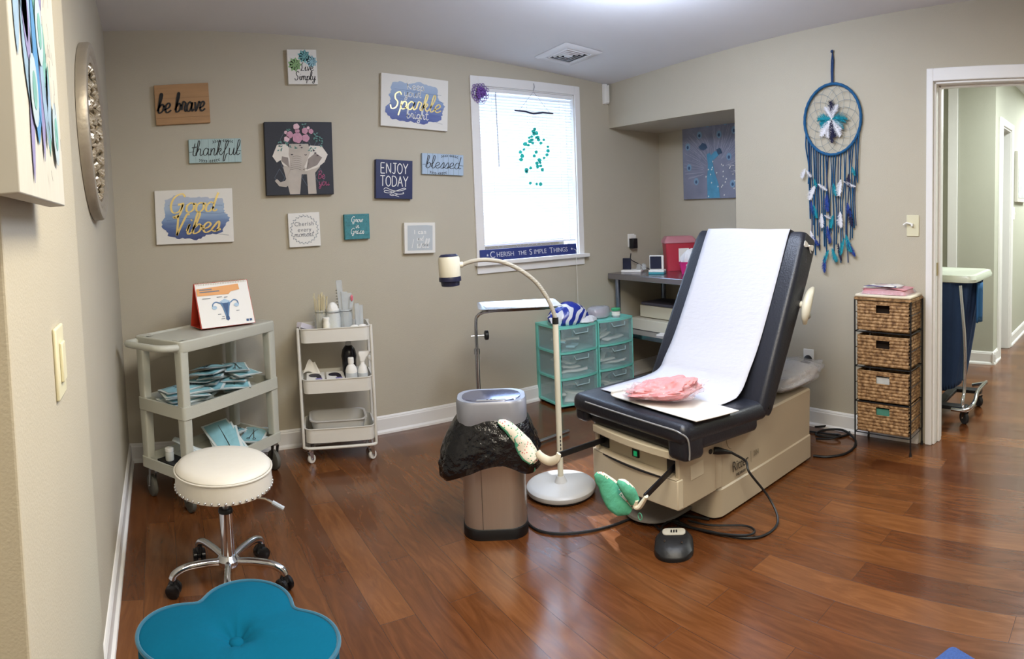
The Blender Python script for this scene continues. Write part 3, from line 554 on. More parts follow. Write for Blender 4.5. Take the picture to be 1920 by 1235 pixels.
for ring, (rr, n) in enumerate(((.05, 6), (.105, 12), (.16, 18), (.212, 26))):
    for i in range(n):
        a = 2 * pi * i / n + ring * .3; c = V((rr * cos(a), rr * sin(a), .014)); 
        for k in range(3):
            d = a + (k - 1) * .9; b.tube([c, c + V((cos(d) * .014, sin(d) * .014, .010)), c + V((cos(d) * .028, sin(d) * .028, .0))], [.004, .009, .002], 6)
b.sphere((0, 0, .012), .03, 16, 8, (1, 1, .5)); b.build('floral_relief', mat('pearl champagne', 'CDBFA6', .25, .55, var=.25, vscale=30), r)

# ---- switches, outlets, sensor
plate_m = mat('ivory plate', 'D8D2B4', .4); 
r = empty('light_switch', (-.187, at(108, 675, x=-.187).y, 1.085), 'ivory wall switch plate on the near left wall', 'light switch', rot=(0, 0, pi / 2))
b = MB(); b.b2((-.04, -.007, -.062), (.04, 0, .062)); b.build('plate', plate_m, r, bevel=.003); MB().b2((-.017, -.013, -.034), (.017, -.007, .034)).build('rocker', plate_m, r, bevel=.002)
c = at(1712, 423, x=XR)
r = empty('light_switch', c, 'ivory toggle switch between dream catcher and doorway', 'light switch', rot=(0, 0, -pi / 2))
MB().b2((-.036, -.006, -.058), (.036, 0, .058)).build('plate', plate_m, r, bevel=.003); b = MB(); b.b2((-.006, -.022, -.004), (.006, -.006, .012)); b.build('toggle', whitep, r, bevel=.002)
MB().tube([(-.006, -.016, .01), (-.03, -.022, .016), (-.048, -.02, .004)], .005, 8).build('pull_tag', whitep, r)
c = at(1517, 672, x=XR)
r = empty('wall_outlet', c, 'white wall outlet with a black plug behind the exam table', 'outlet', rot=(0, 0, -pi / 2))
MB().b2((-.036, -.006, -.058), (.036, 0, .058)).build('plate', whitep, r, bevel=.003)
blk = mat('black plastic', '17181B', .45); 
b = MB(); b.sphere((.004, -.022, .0), .026, 14, 10, (1, .9, 1)); b.tube([(.004, -.03, -.005), (-.03, -.04, -.022), (-.05, -.04, -.03)], [.015, .01, .006], 10); b.build('plug', blk, r)
c = at(1183, 452, y=YB)
r = empty('wall_outlet', c, 'white wall outlet with black charger above the steel table', 'outlet')
MB().b2((-.036, -.006, -.045), (.036, 0, .058)).build('plate', whitep, r, bevel=.003); MB().b2((-.03, -.03, .022), (.03, -.006, .05)).build('adapter', whitep, r, bevel=.003)
MB().b2((-.026, -.05, -.055), (.026, -.006, .022)).build('charger', blk, r, bevel=.004)
c = at(1133, 177, y=YB)
r = empty('motion_sensor', (c.x, YB, c.z), 'white motion sensor high in the corner by the header', 'sensor')
b = MB(); b.loft([[(x, -.002, z) for x, z in rrect(.045, .15, .006, 3)], [(x, -.03, z) for x, z in rrect(.042, .147, .008, 3)], [(x, -.04, z) for x, z in rrect(.03, .13, .008, 3)]]); b.build('housing', whitep, r); MB().b2((-.004, -.0415, .062), (.004, -.039, .066)).build('indicator_light', ink, r)
# ---- ceiling vent
r = empty('ceiling_vent', (2.5, 3.15, cz(2.5, 3.15)), 'square louvred air vent in the ceiling before the window', 'ceiling vent', rot=(radians(-2.5), radians(3.5), 0))
vm = mat('white vent metal', 'E4E4E8', .4); dk = mat('duct shade', '2A2D38', .9)
MB().loft([[(x, y, -.002) for x, y in rrect(.30, .34, .01, 2)], [(x, y, -.012) for x, y in rrect(.27, .31, .006, 2)], [(x, y, -.012) for x, y in rrect(.20, .23, .004, 2)], [(x, y, -.004) for x, y in rrect(.19, .22, .004, 2)]], False, False).build('frame', vm, r)
MB().b2((-.1, -.115, -.003), (.1, .115, -.0015)).build('duct_shade', dk, r)  # dark sheet: the shade up in the duct, given as colour
for i, k in enumerate((.088, .066, .044, .022)):
    k2 = k * 1.15; MB().loft([[(x, y, -.005) for x, y in rrect(2 * k + .004, 2 * k2 + .004, .002, 1)], [(x, y, -.014) for x, y in rrect(2 * k - .008, 2 * k2 - .008, .002, 1)], [(x, y, -.014) for x, y in rrect(2 * k - .014, 2 * k2 - .014, .002, 1)], [(x, y, -.005) for x, y in rrect(2 * k - .002, 2 * k2 - .002, .002, 1)]], False, False).build('louvre', vm, r)
MB().b2((-.018, -.02, -.016), (.018, .02, -.012)).build('centre_plate', vm, r)
# ---- picture and switch on the hall wall
r = empty('framed_picture', (6.05, 1.135, 1.60), 'framed print on the far hall wall', 'picture')
b = MB(); b.b2((-.24, -.03, -.24), (.24, 0, .24)); b.build('frame', mat('whitewashed frame', 'C9C6BC', .5), r, bevel=.003); MB().b2((-.2, -.032, -.2), (.2, -.03, .2)).build('print', mat('grey botanical print', 'B9BDBC', .6, var=.6, vscale=20), r)
r = empty('light_switch', (5.78, 1.135, 1.25), 'white switch on the hall wall by the far door', 'light switch'); MB().b2((-.035, -.006, -.058), (.035, 0, .058)).build('plate', whitep, r, bevel=.002); MB().b2((-.006, -.016, -.01), (.006, -.006, .01)).build('toggle', whitep, r)
# ================================================================ WINDOW
glass = bpy.data.materials.new('window glass'); glass.use_nodes = True; _n = glass.node_tree.nodes; _l = glass.node_tree.links
_t = _n.new('ShaderNodeBsdfTransparent'); _t.inputs[0].default_value = (.95, .97, .98, 1); _g = _n.new('ShaderNodeBsdfGlossy'); _g.inputs['Roughness'].default_value = .02; _m = _n.new('ShaderNodeMixShader'); _m.inputs[0].default_value = .06
_l.new(_t.outputs[0], _m.inputs[1]); _l.new(_g.outputs[0], _m.inputs[2]); _l.new(_m.outputs[0], _n['Material Output'].inputs[0])
b = MB(); cw = .062
X0, X1, Z0, Z1 = WX0, WX1, WZ0, WZ1
b.b2((X0 - cw, YB - .016, Z0 - .01), (X0, YB, Z1 + cw)); b.b2((X1, YB - .016, Z0 - .01), (X1 + cw - .015, YB, Z1 + cw)); b.b2((X0, YB - .016, Z1), (X1, YB, Z1 + cw))
b.b2((X0 - cw, YB - .014, Z0 - .08), (X1 + cw - .015, YB, Z0 - .022)); struct('trim_4', b, trim_m, smooth=0, bevel=.003)
b = MB(); b.b2((X0 - cw - .015, YB - .045, Z0 - .026), (X1 + cw + .012, YB + .05, Z0)); struct('trim_5', b, trim_m, smooth=0, bevel=.004)
b = MB(); yy = YB + .09
for (a, c) in (((X0, yy, Z0), (X0 + .03, yy + .04, Z1)), ((X1 - .03, yy, Z0), (X1, yy + .04, Z1)), ((X0, yy, Z0), (X1, yy + .04, Z0 + .035)), ((X0, yy, Z1 - .03), (X1, yy + .04, Z1)), ((X0, yy, 1.55), (X1, yy + .04, 1.585))): b.b2(a, c)
wf = struct('window_1', b, trim_m, smooth=0, bevel=.002)
g = MB().b2((X0 + .02, yy + .018, Z0 + .02), (X1 - .02, yy + .022, Z1 - .02)).build('pane', glass, wf)
b = MB(); b.b2((X0, YB, Z0), (X0 + .006, YB + .09, Z1)); b.b2((X1 - .006, YB, Z0), (X1, YB + .09, Z1)); b.b2((X0, YB, Z1 - .006), (X1, YB + .09, Z1)); struct('trim_6', b, trim_m, smooth=0)
# blind: inside mount
slm = bpy.data.materials.new('translucent white vinyl'); slm.use_nodes = True
N = slm.node_tree.nodes; L = slm.node_tree.links; out = N['Material Output']; pb = N['Principled BSDF']; pb.inputs['Base Color'].default_value = (.85, .85, .86, 1); pb.inputs['Roughness'].default_value = .4
tr = N.new('ShaderNodeBsdfTranslucent'); tr.inputs[0].default_value = (.9, .92, .95, 1); mxs = N.new('ShaderNodeMixShader'); mxs.inputs[0].default_value = .02; L.new(pb.outputs[0], mxs.inputs[1]); L.new(tr.outputs[0], mxs.inputs[2]); L.new(mxs.outputs[0], out.inputs[0])
by = YB + .035
r = empty('window_blind', (2.44, by, Z1 - .03), 'white horizontal slat blind lowered over the window', 'window blind'); I = inv(r)
MB(I).b2((X0 + .004, by - .02, Z1 - .03), (X1 - .004, by + .02, Z1 - .002)).build('headrail', slm, r, bevel=.003)
slats_z0, slats_z1 = 1.125, Z1 - .045; ns = 50
sl = None
for i in range(ns):
    z = slats_z1 - (slats_z1 - slats_z0) * i / (ns - 1)
    if sl is None:
        b = MB(); c = []
        for k in range(5):
            t = (k - 2) / 2; c.append((t * .0122, .002 * (1 - t * t)))
        a = radians(60); pr_ = [(y * cos(a) + q * sin(a), y * sin(a) + q * cos(a)) for y, q in c]
        x0, x1 = X0 + .006 - 2.44, X1 - .006 - 2.44
        vs = [(x0, p[0], p[1]) for p in pr_] + [(x1, p[0], p[1]) for p in pr_]; b.add(vs, [(k, k + 1, 6 + k, 5 + k) for k in range(4)])
        sl = b.build('slat', slm, r); sl.location = (0, 0, z - r.location.z)
    else:
        o = sl.copy(); COL.objects.link(o); o.parent = r; o.location = (0, 0, z - r.location.z)
MB(I).b2((X0 + .006, by - .012, slats_z0 - .03), (X1 - .006, by + .012, slats_z0 - .016)).build('bottom_rail', slm, r, bevel=.003)
for x in (2.16, 2.44, 2.72): MB(I).tube([(x, by - .014, Z1 - .03), (x, by - .014, slats_z0 - .02)], .0012, 5).build('ladder_cord', whitep, r)
MB(I).tube([(2.185, by - .026, Z1 - .03), (2.19, by - .03, 1.62)], .004, 6).build('tilt_wand', mat('clear wand', 'B9BCC6', .2), r)
MB(I).tube([(2.765, by - .026, Z1 - .03), (2.77, by - .03, 1.05), (2.775, YB - .05, 1.03), (2.778, YB - .05, .62)], .0016, 5).build('pull_cord', whitep, r)
# plank sign on the sill
r = empty('sill_sign', (2.40, YB - .018, Z0 + .001), 'long navy plank sign on the window sill reading CHERISH THE SIMPLE THINGS', 'sign', rot=(radians(-7), radians(0), 0))
MB().b2((-.40, -.012, 0), (.40, .0, .075)).build('panel', mat('navy plank', '2E3A78', .5, var=.08), r, bevel=.002)
sg = mat('sign lettering', 'C9CBD6', .5)
x = -.325
for wd in (('C', .062), ('HERISH', .045), (' ', .04), ('THE', .04), (' ', .04), ('S', .056), ('IMPLE', .045), (' ', .04), ('T', .056), ('HINGS', .045)):
    k = {'C': .036, 'HERISH': .163, 'THE': .075, 'S': .03, 'IMPLE': .128, 'T': .03, 'HINGS': .132, ' ': .017}[wd[0]]
    if wd[0] != ' ': text('lettering', wd[0], wd[1], sg, r, (x + k / 2, -.0125, .036 + (0 if len(wd[0]) > 1 else .001)), sx=.95, ext=.0004)
    x += k
for sx_ in (-.345, .355):
    b = MB(); b.sheet([((.010 if i % 2 == 0 else .004) * sin(pi * i / 5) + sx_, (.010 if i % 2 == 0 else .004) * cos(pi * i / 5) + .038) for i in range(10)], .0008, -.0121); b.build('star', sg, r)
# lavender sprig
r = empty('floral_clip', (at(897, 176, y=YB).x, YB - .014, at(897, 176, y=YB).z), 'purple beaded flower clipped to the window frame corner', 'ornament')
pu = mat('purple beads', '6A4494', .35, var=.3, vscale=60); b = MB(); R_ = random.Random(8)
for i in range(16):
    a = 2 * pi * i / 16; R0 = .055 + R_.uniform(-.004, .006)
    b.tube([(0, -.006, 0), (R0 * cos(a), -.012, R0 * sin(a))], .0016, 5)
    c = (R0 * cos(a), -.012, R0 * sin(a)); b.tube([(c[0] + .010 * cos(t), c[1], c[2] + .010 * sin(t)) for t in [2 * pi * k / 8 for k in range(8)]], .0022, 5, closed=True)
b.build('petals', pu, r); b = MB()
for i in range(36): a = R_.random() * 6.28; q = .036 * sqrt(R_.random()); b.sphere((q * cos(a), -.014 - .008 * R_.random(), q * sin(a)), .009, 8, 6)
b.build('beads', pu, r)
# wind chime of turquoise chips
hk = at(1000, 160, y=YB - .02); tp = at(1000, 172, y=YB - .03); yC = YB - .05
r = empty('wind_chime', (hk.x, yC, hk.z), 'turquoise sea-glass wind chime hanging from driftwood before the blind', 'wind chime'); I = inv(r)
tw = [at(965, 207, y=yC), at(985, 209, y=yC), at(1000, 213, y=yC), at(1018, 211, y=yC), at(1037, 213, y=yC)]
MB(I).tube(tw, [.005, .006, .007, .006, .005], 8).build('driftwood', mat('dark driftwood', '2C2C44', .8), r)
MB(I).tube([hk + V((0, .028, .004)), hk + V((.004, .0, .012)), hk + V((.008, 0, -.01)), hk + V((0, 0, -.035))], .002, 6).build('hook', mat('grey wire', '70727C', .4, .6), r)
tp = at(1000, 172, y=yC)
MB(I).tube([tw[0].lerp(tw[1], .4), tp, tw[4].lerp(tw[3], .3)], .0013, 5).build('hanging_cord', mat('brown cord', '8A8494', .8), r)
gl = mat('turquoise glass', '2FC4B8', .15, trans=.25, var=.3, vscale=60, emit=None); thr = mat('clear thread', 'C9CCD6', .4)
cols = [(978, 300, [285, 292, 299]), (984, 330, [270, 280, 318, 322]), (992, 345, [258, 265, 272, 315, 343]), (998, 355, [246, 251, 256, 262, 268]), (1003, 350, [242, 250, 258, 285, 292, 345]), (1010, 345, [257, 262, 300, 306, 312, 345]), (1016, 330, [262, 268, 305, 311, 318]), (1024, 310, [275, 283, 290, 296])]
k = 0; R_ = random.Random(3)
for (px, bot, zs) in cols:
    b = MB(I); top = at(px, 212, y=yC); b.tube([V((top.x, yC, top.z)), V((top.x, yC, at(px, bot, y=yC).z))], .0007, 4); b.build('thread', thr, r)
    for py in zs:
        p = at(px + R_.uniform(-4, 4), py, y=yC); s_ = .010 + .007 * R_.random()
        b = MB(I); n = 7; o = [(p.x + s_ * cos(2 * pi * i / n) * R_.uniform(.8, 1.15), p.z + s_ * .9 * sin(2 * pi * i / n) * R_.uniform(.8, 1.15)) for i in range(n)]
        b.loft([[(x, yC + .002, z) for x, z in o], [(x, yC - .002, z) for x, z in o]]); b.build('glass_chip', gl, r)
# ================================================================ LEFT SIDE: UTILITY CART, WHITE TROLLEY, STOOL, OTTOMAN
chrome = mat('chrome', 'D6D8DC', .12, 1); rubber = mat('dark rubber', '26262A', .7); steelm = mat('zinc steel', 'A8AAAE', .3, 1)
def caster(parent, x, y, R, ang, wheel_m, fork_m, wt=.022, top=None):
    """a swivel caster touching the floor: child caster > wheel"""
    top = top or R * 2 + .02
    d = V((cos(ang), sin(ang), 0)); n = V((-sin(ang), cos(ang), 0)); c = V((x, y, R)); st = c + d * (-R * .35); st.z = top
    b = MB(inv0(parent)); b.cyl(V((st.x, st.y, top - .012)), V((st.x, st.y, top)), .016, n=12)
    for s_ in (1, -1):
        q = n * s_ * (wt / 2 + .003); b.loft([[V((st.x, st.y, top - .012)) + q + d * a + n * w for a, w in ((-.014, -.001), (.014, -.001), (.014, .001), (-.014, .001))], [c + q + d * a + n * w + V((0, 0, 0)) for a, w in ((-.008, -.001), (.008, -.001), (.008, .001), (-.008, .001))]])
    b.cyl(c - n * (wt / 2 + .008), c + n * (wt / 2 + .008), .004, n=8)
    f = b.build('caster', fork_m, parent)
    b = MB(inv0(parent)); b.tube([c - n * wt / 2, c - n * (wt / 2 - .004), c + n * (wt / 2 - .004), c + n * wt / 2], [R * .88, R, R, R * .88], 24); b.build('wheel', wheel_m, f)
    return f
def inv0(o): return inv(o)
# ---------------- grey utility cart
gry = mat('grey cart plastic', 'BCBCB0', .45, bump=.08, bscale=150, var=.03)
A = V((.075, 2.80)); B_ = V((.60, 3.235)); ex = (B_ - A).normalized(); ey = V((-ex.y, ex.x)); LEN = (B_ - A).length; DEP = .345
ang = atan2(ex.y, ex.x)
cart = empty('utility_cart', (A.x, A.y, 0), 'grey three-shelf plastic utility cart in the left corner', 'cart', rz=ang)
def cartw(u, v, z=0): p = A + ex * u + ey * v; return V((p.x, p.y, z))
TOPZ = .80
for nm, z0, z1 in (('top_shelf', .745, TOPZ), ('middle_shelf', .437, .500), ('bottom_shelf', .150, .205)):
    b = MB(Matrix.Translation((LEN / 2, DEP / 2, 0)))
    if nm == 'top_shelf':
        A_ = lambda k, z: [(x, y, z) for x, y in rrect(LEN - 2 * k, DEP - 2 * k, max(.028 - k, .004), 5)]
        b.loft([A_(.004, z0), A_(0, z0 + .01), A_(0, z1 - .004), A_(.004, z1), A_(.014, z1), A_(.022, z1 - .008)])
    else: b.tray(LEN, DEP, .02, z0, z1 - .004, .012, 0, 0)
    b.build(nm, gry, cart, bevel=.002)
for (u, v) in ((.03, .03), (LEN - .03, .03), (LEN - .03, DEP - .03), (.03, DEP - .03)):
    for (z0, z1) in ((.195, .442), (.493, .75)):
        b = MB(); b.loft([[(u + x, v + y, z0) for x, y in rrect(.046, .046, .008, 3)], [(u + x, v + y, z1) for x, y in rrect(.05, .05, .008, 3)]]); b.build('post', gry, cart)
b = MB(); b.tube(catmull([(.0, .02, .772), (-.05, .03, .775), (-.085, .07, .777), (-.09, DEP / 2, .778), (-.085, DEP - .07, .777), (-.05, DEP - .03, .775), (.0, DEP - .02, .772)], 5), .0165, 12, flat=1.0); b.build('handle', gry, cart)
for v in (.05, DEP - .05): MB().b2((.015, v - .022, TOPZ - .001), (.07, v + .022, TOPZ + .0015)).build('corner_cap', gry, cart, bevel=.002)
for (u, v) in ((.035, .035), (LEN - .035, .035), (LEN - .035, DEP - .035), (.035, DEP - .035)):
    p = cartw(u, v); caster(cart, p.x, p.y, .052, ang + 1.25, mat('grey rubber wheel', '5A5952', .6), steelm, .026, .150)
# anatomy flip chart (easel) on the top
redm = mat('red card', 'C8452F', .5); pagem = mat('white page', 'F1EEE8', .5)
fc = empty('flip_chart', cartw(.462, .175, TOPZ), 'red desktop flip chart open at an anatomy drawing, on the grey cart', 'flip chart', rz=radians(17))
hw, hh, sp = .148, .225, .075
th = atan2(sp, hh)
def pl(y0, y1, x0, x1, z0, z1, t):
    return [(x0, y0, z0), (x1, y0, z0), (x1, y0 + t, z0), (x0, y0 + t, z0), (x0, y1, z1), (x1, y1, z1), (x1, y1 + t, z1), (x0, y1 + t, z1)]
MB().hexa(pl(-sp, 0, -hw - .004, hw + .004, .001, hh, .003)).build('front_cover', redm, fc); MB().hexa(pl(sp, .002, -hw - .004, hw + .004, .001, hh, .003)).build('back_cover', redm, fc)
MB().b2((-hw - .004, -sp + .002, .001), (hw + .004, sp - .002, .004)).build('base_panel', redm, fc)
MB().hexa(pl(-sp - .004, -.003, -hw, hw, .004, hh - .002, .0035)).build('pages', pagem, fc)
b = MB()
for i in range(30):
    x = -hw + .01 + (2 * hw - .02) * i / 29; b.tube([(x, .010 * cos(t), hh - .004 + .010 * sin(t)) for t in [2 * pi * k / 8 for k in range(8)]], .0011, 4, closed=True)
o = b.build('spiral_binding', mat('cream coil', 'C9BFA4', .4), fc); o['kind'] = 'stuff'
pg = bpy.data.objects.new('printed_page', None)
sl_ = atan2(sp, hh); Rp = Matrix.Translation((0, -.0030, hh - .002)) @ Matrix.Rotation(-sl_, 4, 'X')
Rp = Matrix.Translation((0, -sp - .0045, .004)) @ Matrix.Rotation(-atan2(sp, hh), 4, 'X')
b = MB(Rp); b.sheet([(-hw + .004, .205), (hw * .62, .215), (hw * .64, .185), (hw * .3, .178), (hw * .2, .165), (-hw + .004, .168)], .0004, 0); b.build('orange_header', mat('apricot ink', 'E9A662', .5), fc)
b = MB(Rp); blu = mat('anatomy blue', '5A7FA6', .5); blu2 = mat('anatomy deep blue', '37557F', .5); pblu = mat('anatomy pale blue', 'AFC8DC', .5)
b.sheet([(-.028, .122), (0, .132), (.032, .122), (.022, .10), (.010, .05), (.008, .036), (-.006, .036), (-.008, .05), (-.018, .10)], .0004, 0)
b.stroke([(-.026, .12), (-.05, .128), (-.068, .118), (-.072, .1)], .006, 0, .0005); b.stroke([(.03, .12), (.052, .132), (.07, .124), (.074, .106)], .006, 0, .0005); b.build('anatomy_drawing', blu, fc)
b = MB(Rp); b.sheet([(-.016, .118), (.02, .118), (.006, .07), (.004, .045), (-.002, .045), (-.004, .07)], .0004, -.0006); b.sheet([(-.008, .05), (.010, .05), (.012, .034), (.001, .026), (-.010, .034)], .0004, -.0006); b.build('anatomy_centre', blu2, fc)
b = MB(Rp); 
for s_ in (-1, 1): b.sheet([(s_ * .062 + .014 * cos(t), .1 + (.004 if s_ > 0 else 0) + .010 * sin(t)) for t in [2 * pi * k / 14 for k in range(14)]], .0004, -.0003)
b.sheet([(-.03, .128), (0, .142), (.03, .128), (.012, .12), (-.012, .12)], .0004, -.0003); b.build('anatomy_sides', pblu, fc)
txm = mat('small grey print', '7C8088', .6)
b = MB(Rp)
for (x, z, l) in ((-.12, .150, .045), (-.04, .152, .03), (.0, .1485, .02), (-.05, .062, .018), (-.03, .048, .014), (-.035, .038, .02), (.055, .072, .018)): b.sheet([(x, z), (x + l, z), (x + l, z + .003), (x, z + .003)], .0003, -.0008)
for (x, z, l) in ((-.13, .195, .07), (-.13, .183, .11)): b.sheet([(x, z), (x + l, z), (x + l, z + .006), (x, z + .006)], .0003, -.0008)
b.build('printed_lines', txm, fc)
b = MB(Rp); b.sheet([(.102, .012), (.116, .012), (.116, .024), (.102, .024)], .0003, -.0006); b.sheet([(.12, .012), (.134, .012), (.134, .024), (.12, .024)], .0003, -.0006); b.build('logo_marks', blu2, fc)

# ---------------- sterile pouches
def clearfilm(name, col, a, rough=.15):
    m = mat(name, col, rough, alpha=a, var=.12, vscale=14); return m
pap = mat('pouch paper', 'D6DEDD', .6, var=.05); film = mat('blue pouch film', '92C4CE', .22, var=.22, vscale=18, spec=.6); tool = mat('instrument steel', '8C9298', .25, 1)
def pouch_proto(w, l, kind):
    R_ = random.Random(int(w * 1000 + l * 100 + kind)); ph = [R_.random() * 6 for _ in range(4)]
    def h(u, v): return .010 * sin(pi * u) * sin(pi * v) * (1 + .5 * sin(9 * u + ph[0]) * sin(7 * v + ph[1])) + .0035 * sin(4 * u + ph[2]) * sin(5 * v + ph[3])
    nu, nv = 10, 16
    r = bpy.data.objects.new('sterile_pouch', None); COL.objects.link(r)
    b = MB(); b.grid(lambda u, v: ((u - .5) * w, (v - .5) * l, h(u, v) + .003), nu, nv); b.grid(lambda u, v: ((.5 - u) * w, (v - .5) * l, h(1 - u, v) * .25 - .0005), nu, nv)
    b.build('paper_backing', pap, r)
    b = MB(); k = .86; b.grid(lambda u, v: ((u - .5) * w * k, (v - .5) * l * .9, h(.5 + (u - .5) * k, .5 + (v - .5) * .9) + .0048), nu, nv); b.build('film', film, r)
    b = MB(); Z = lambda x, y: h(x / w + .5, y / l + .5) + .0062
    if kind == 0:
        p1 = [(-.01, -l * .3), (0, 0), (.012, l * .2)]; p2 = [(.014, -l * .3), (0, 0), (-.010, l * .2)]
        for p in (p1, p2): b.tube([(x, y, Z(x, y)) for x, y in p], [.0022, .0025, .0012], 6)
        for x in (-.014, .018): b.tube([(x + .008 * cos(t), -l * .34 + .010 * sin(t), Z(x, -l * .3)) for t in [2 * pi * i / 10 for i in range(10)]], .0016, 5, closed=True)
    else:
        b.tube([(-.01, -l * .35, Z(-.01, -l * .35)), (.0, 0, Z(0, 0)), (.004, l * .3, Z(.004, l * .3))], [.003, .002, .0012], 6)
    b.build('instrument', tool, r); return r
P0 = pouch_proto(.13, .23, 0); P1 = pouch_proto(.15, .25, 1); P2 = pouch_proto(.11, .20, 0)
def put_pouch(proto, u, v, z, rz, tx, ty, label, group):
    o = copy_tree(proto, cartw(u, v, z), (tx, ty, ang + rz)); tag(o, label, 'sterile pouch', group); return o
gm, gl_ = 'sterile pouches on the middle cart shelf', 'sterile pouches on the bottom cart shelf'
R_ = random.Random(21); z = .455
for i in range(6):
    put_pouch((P0, P1, P2)[i % 3], .155 + R_.uniform(-.012, .012), .165 + R_.uniform(-.02, .012), z + .010 + i * .013, radians(78 + R_.uniform(-14, 14)), R_.uniform(-.03, .03), R_.uniform(-.05, .03), 'blue sterile pouch in the low left pile on the middle cart shelf', gm)
for i in range(8):
    put_pouch((P1, P0)[i % 2], .30 + R_.uniform(-.02, .02) + .003 * i, .165 + R_.uniform(-.025, .02), z + .012 + i * .0185, radians(-62 + R_.uniform(-16, 16)), -.06 - .01 * i, -.10 + R_.uniform(-.04, .04), 'blue sterile pouch in the tall heap at the centre of the middle cart shelf', gm)
for i in range(7):
    put_pouch((P0, P2, P1)[i % 3], .495 + R_.uniform(-.02, .02), .155 + R_.uniform(-.03, .02), z + .010 + i * .017, radians(-35 + R_.uniform(-25, 25)), R_.uniform(-.05, .05), R_.uniform(-.06, .06), 'blue sterile pouch in the right pile on the middle cart shelf', gm)
# bottom shelf
z = .165
for i in range(3): put_pouch(P1, .36 + .012 * i, .10 + .02 * i, z + .045 + .012 * i, radians(-40 + 9 * i), .35, -.12, 'large blue sterile pouch leaning on the bottom cart shelf', gl_)
put_pouch(P2, .475, .21, z + .075, radians(20), .1, .1, 'blue sterile pouch on top of the white basket on the cart', gl_)
put_pouch(P0, .59, .12, z + .022, radians(-60), .02, .05, 'blue sterile pouch lying at the right end of the bottom cart shelf', gl_)
bk = empty('plastic_basket', cartw(.50, .22, z - .002), 'small white slotted basket on the bottom cart shelf', 'basket', rz=ang)
b = MB(); W_, D_, H_ = .15, .11, .055
b.b2((-W_ / 2, -D_ / 2, 0), (W_ / 2, D_ / 2, .004))
for s_ in (-1, 1):
    b.b2((-W_ / 2, s_ * D_ / 2 - .002, H_ - .010), (W_ / 2, s_ * D_ / 2 + .002, H_)); b.b2((s_ * W_ / 2 - .002, -D_ / 2, H_ - .010), (s_ * W_ / 2 + .002, D_ / 2, H_))
    for i in range(13): x = -W_ / 2 + W_ * i / 12; b.b2((x - .0025, s_ * D_ / 2 - .002, 0), (x + .0025, s_ * D_ / 2 + .002, H_ - .008))
    for i in range(10): y = -D_ / 2 + D_ * i / 9; b.b2((s_ * W_ / 2 - .002, y - .0025, 0), (s_ * W_ / 2 + .002, y + .0025, H_ - .008))
b.build('basket_body', whitep, bk)
o = MB(Matrix.Translation(cartw(.08, .13, z + .014)) @ Matrix.Rotation(ang - .05, 4, 'Z')).box((0, 0, 0), (.10, .26, .03)).build('instrument_case', blk, None, bevel=.003); tag(o, 'flat black case on the bottom cart shelf', 'case')
lb = MB(Matrix.Translation(cartw(.13, .07, z + .030)) @ Matrix.Rotation(ang - .05, 4, 'Z')).box((0, 0, 0), (.055, .09, .0015)).build('case_label', pap, None); lb.parent = o
def small_bottle(name, loc, r, h, m, label, cat, capm=None, caph=.014, neck=.8, group=None):
    t = empty(name, loc, label, cat, group); b = MB(); b.lathe([(r * .94, 0), (r, .004), (r, h * .8), (r * neck * .9, h * .9), (r * neck * .85, h)], n=20); b.build('body', m, t)
    b = MB(); b.lathe([(r * neck, h), (r * neck, h + caph), (r * neck * .85, h + caph + .002)], n=20); b.build('cap', capm or whitep, t); return t
small_bottle('pill_bottle', cartw(.065, .20, z + .03), .021, .045, mat('frosted plastic', 'C9CAC4', .3), 'small clear bottle with white cap on the black case', 'bottle', neck=1.0)
for i, (u, v, rz, l) in enumerate(((.17, .16, -1.0, .2), (.2, .19, -.7, .18))):
    b = MB(Matrix.Translation(cartw(u, v, z + .062)) @ Matrix.Rotation(ang + rz, 4, 'Z') @ Matrix.Rotation(.5, 4, 'Y')); b.grid(lambda a, c_: ((a - .5) * l, (c_ - .5) * .05, .004 * sin(8 * a) + .006 * sin(pi * c_)), 12, 4)
    o = b.build('wrapped_swab_pack', pap, None, solid=.004); tag(o, ('white wrapped pack leaning at the left of the bottom cart shelf', 'second white wrapped pack, behind the leaning one on the cart')[i], 'packet')
o = MB(Matrix.Translation(cartw(.57, .055, z + .013)) @ Matrix.Rotation(ang + .3, 4, 'Z')).box((0, 0, 0), (.11, .07, .006)).build('paper_packet', pap, None, bevel=.002); tag(o, 'flat white packet at the front right of the bottom cart shelf', 'packet')
for p in (P0, P1, P2):
    for c in kids(p): bpy.data.objects.remove(c)
    bpy.data.objects.remove(p)

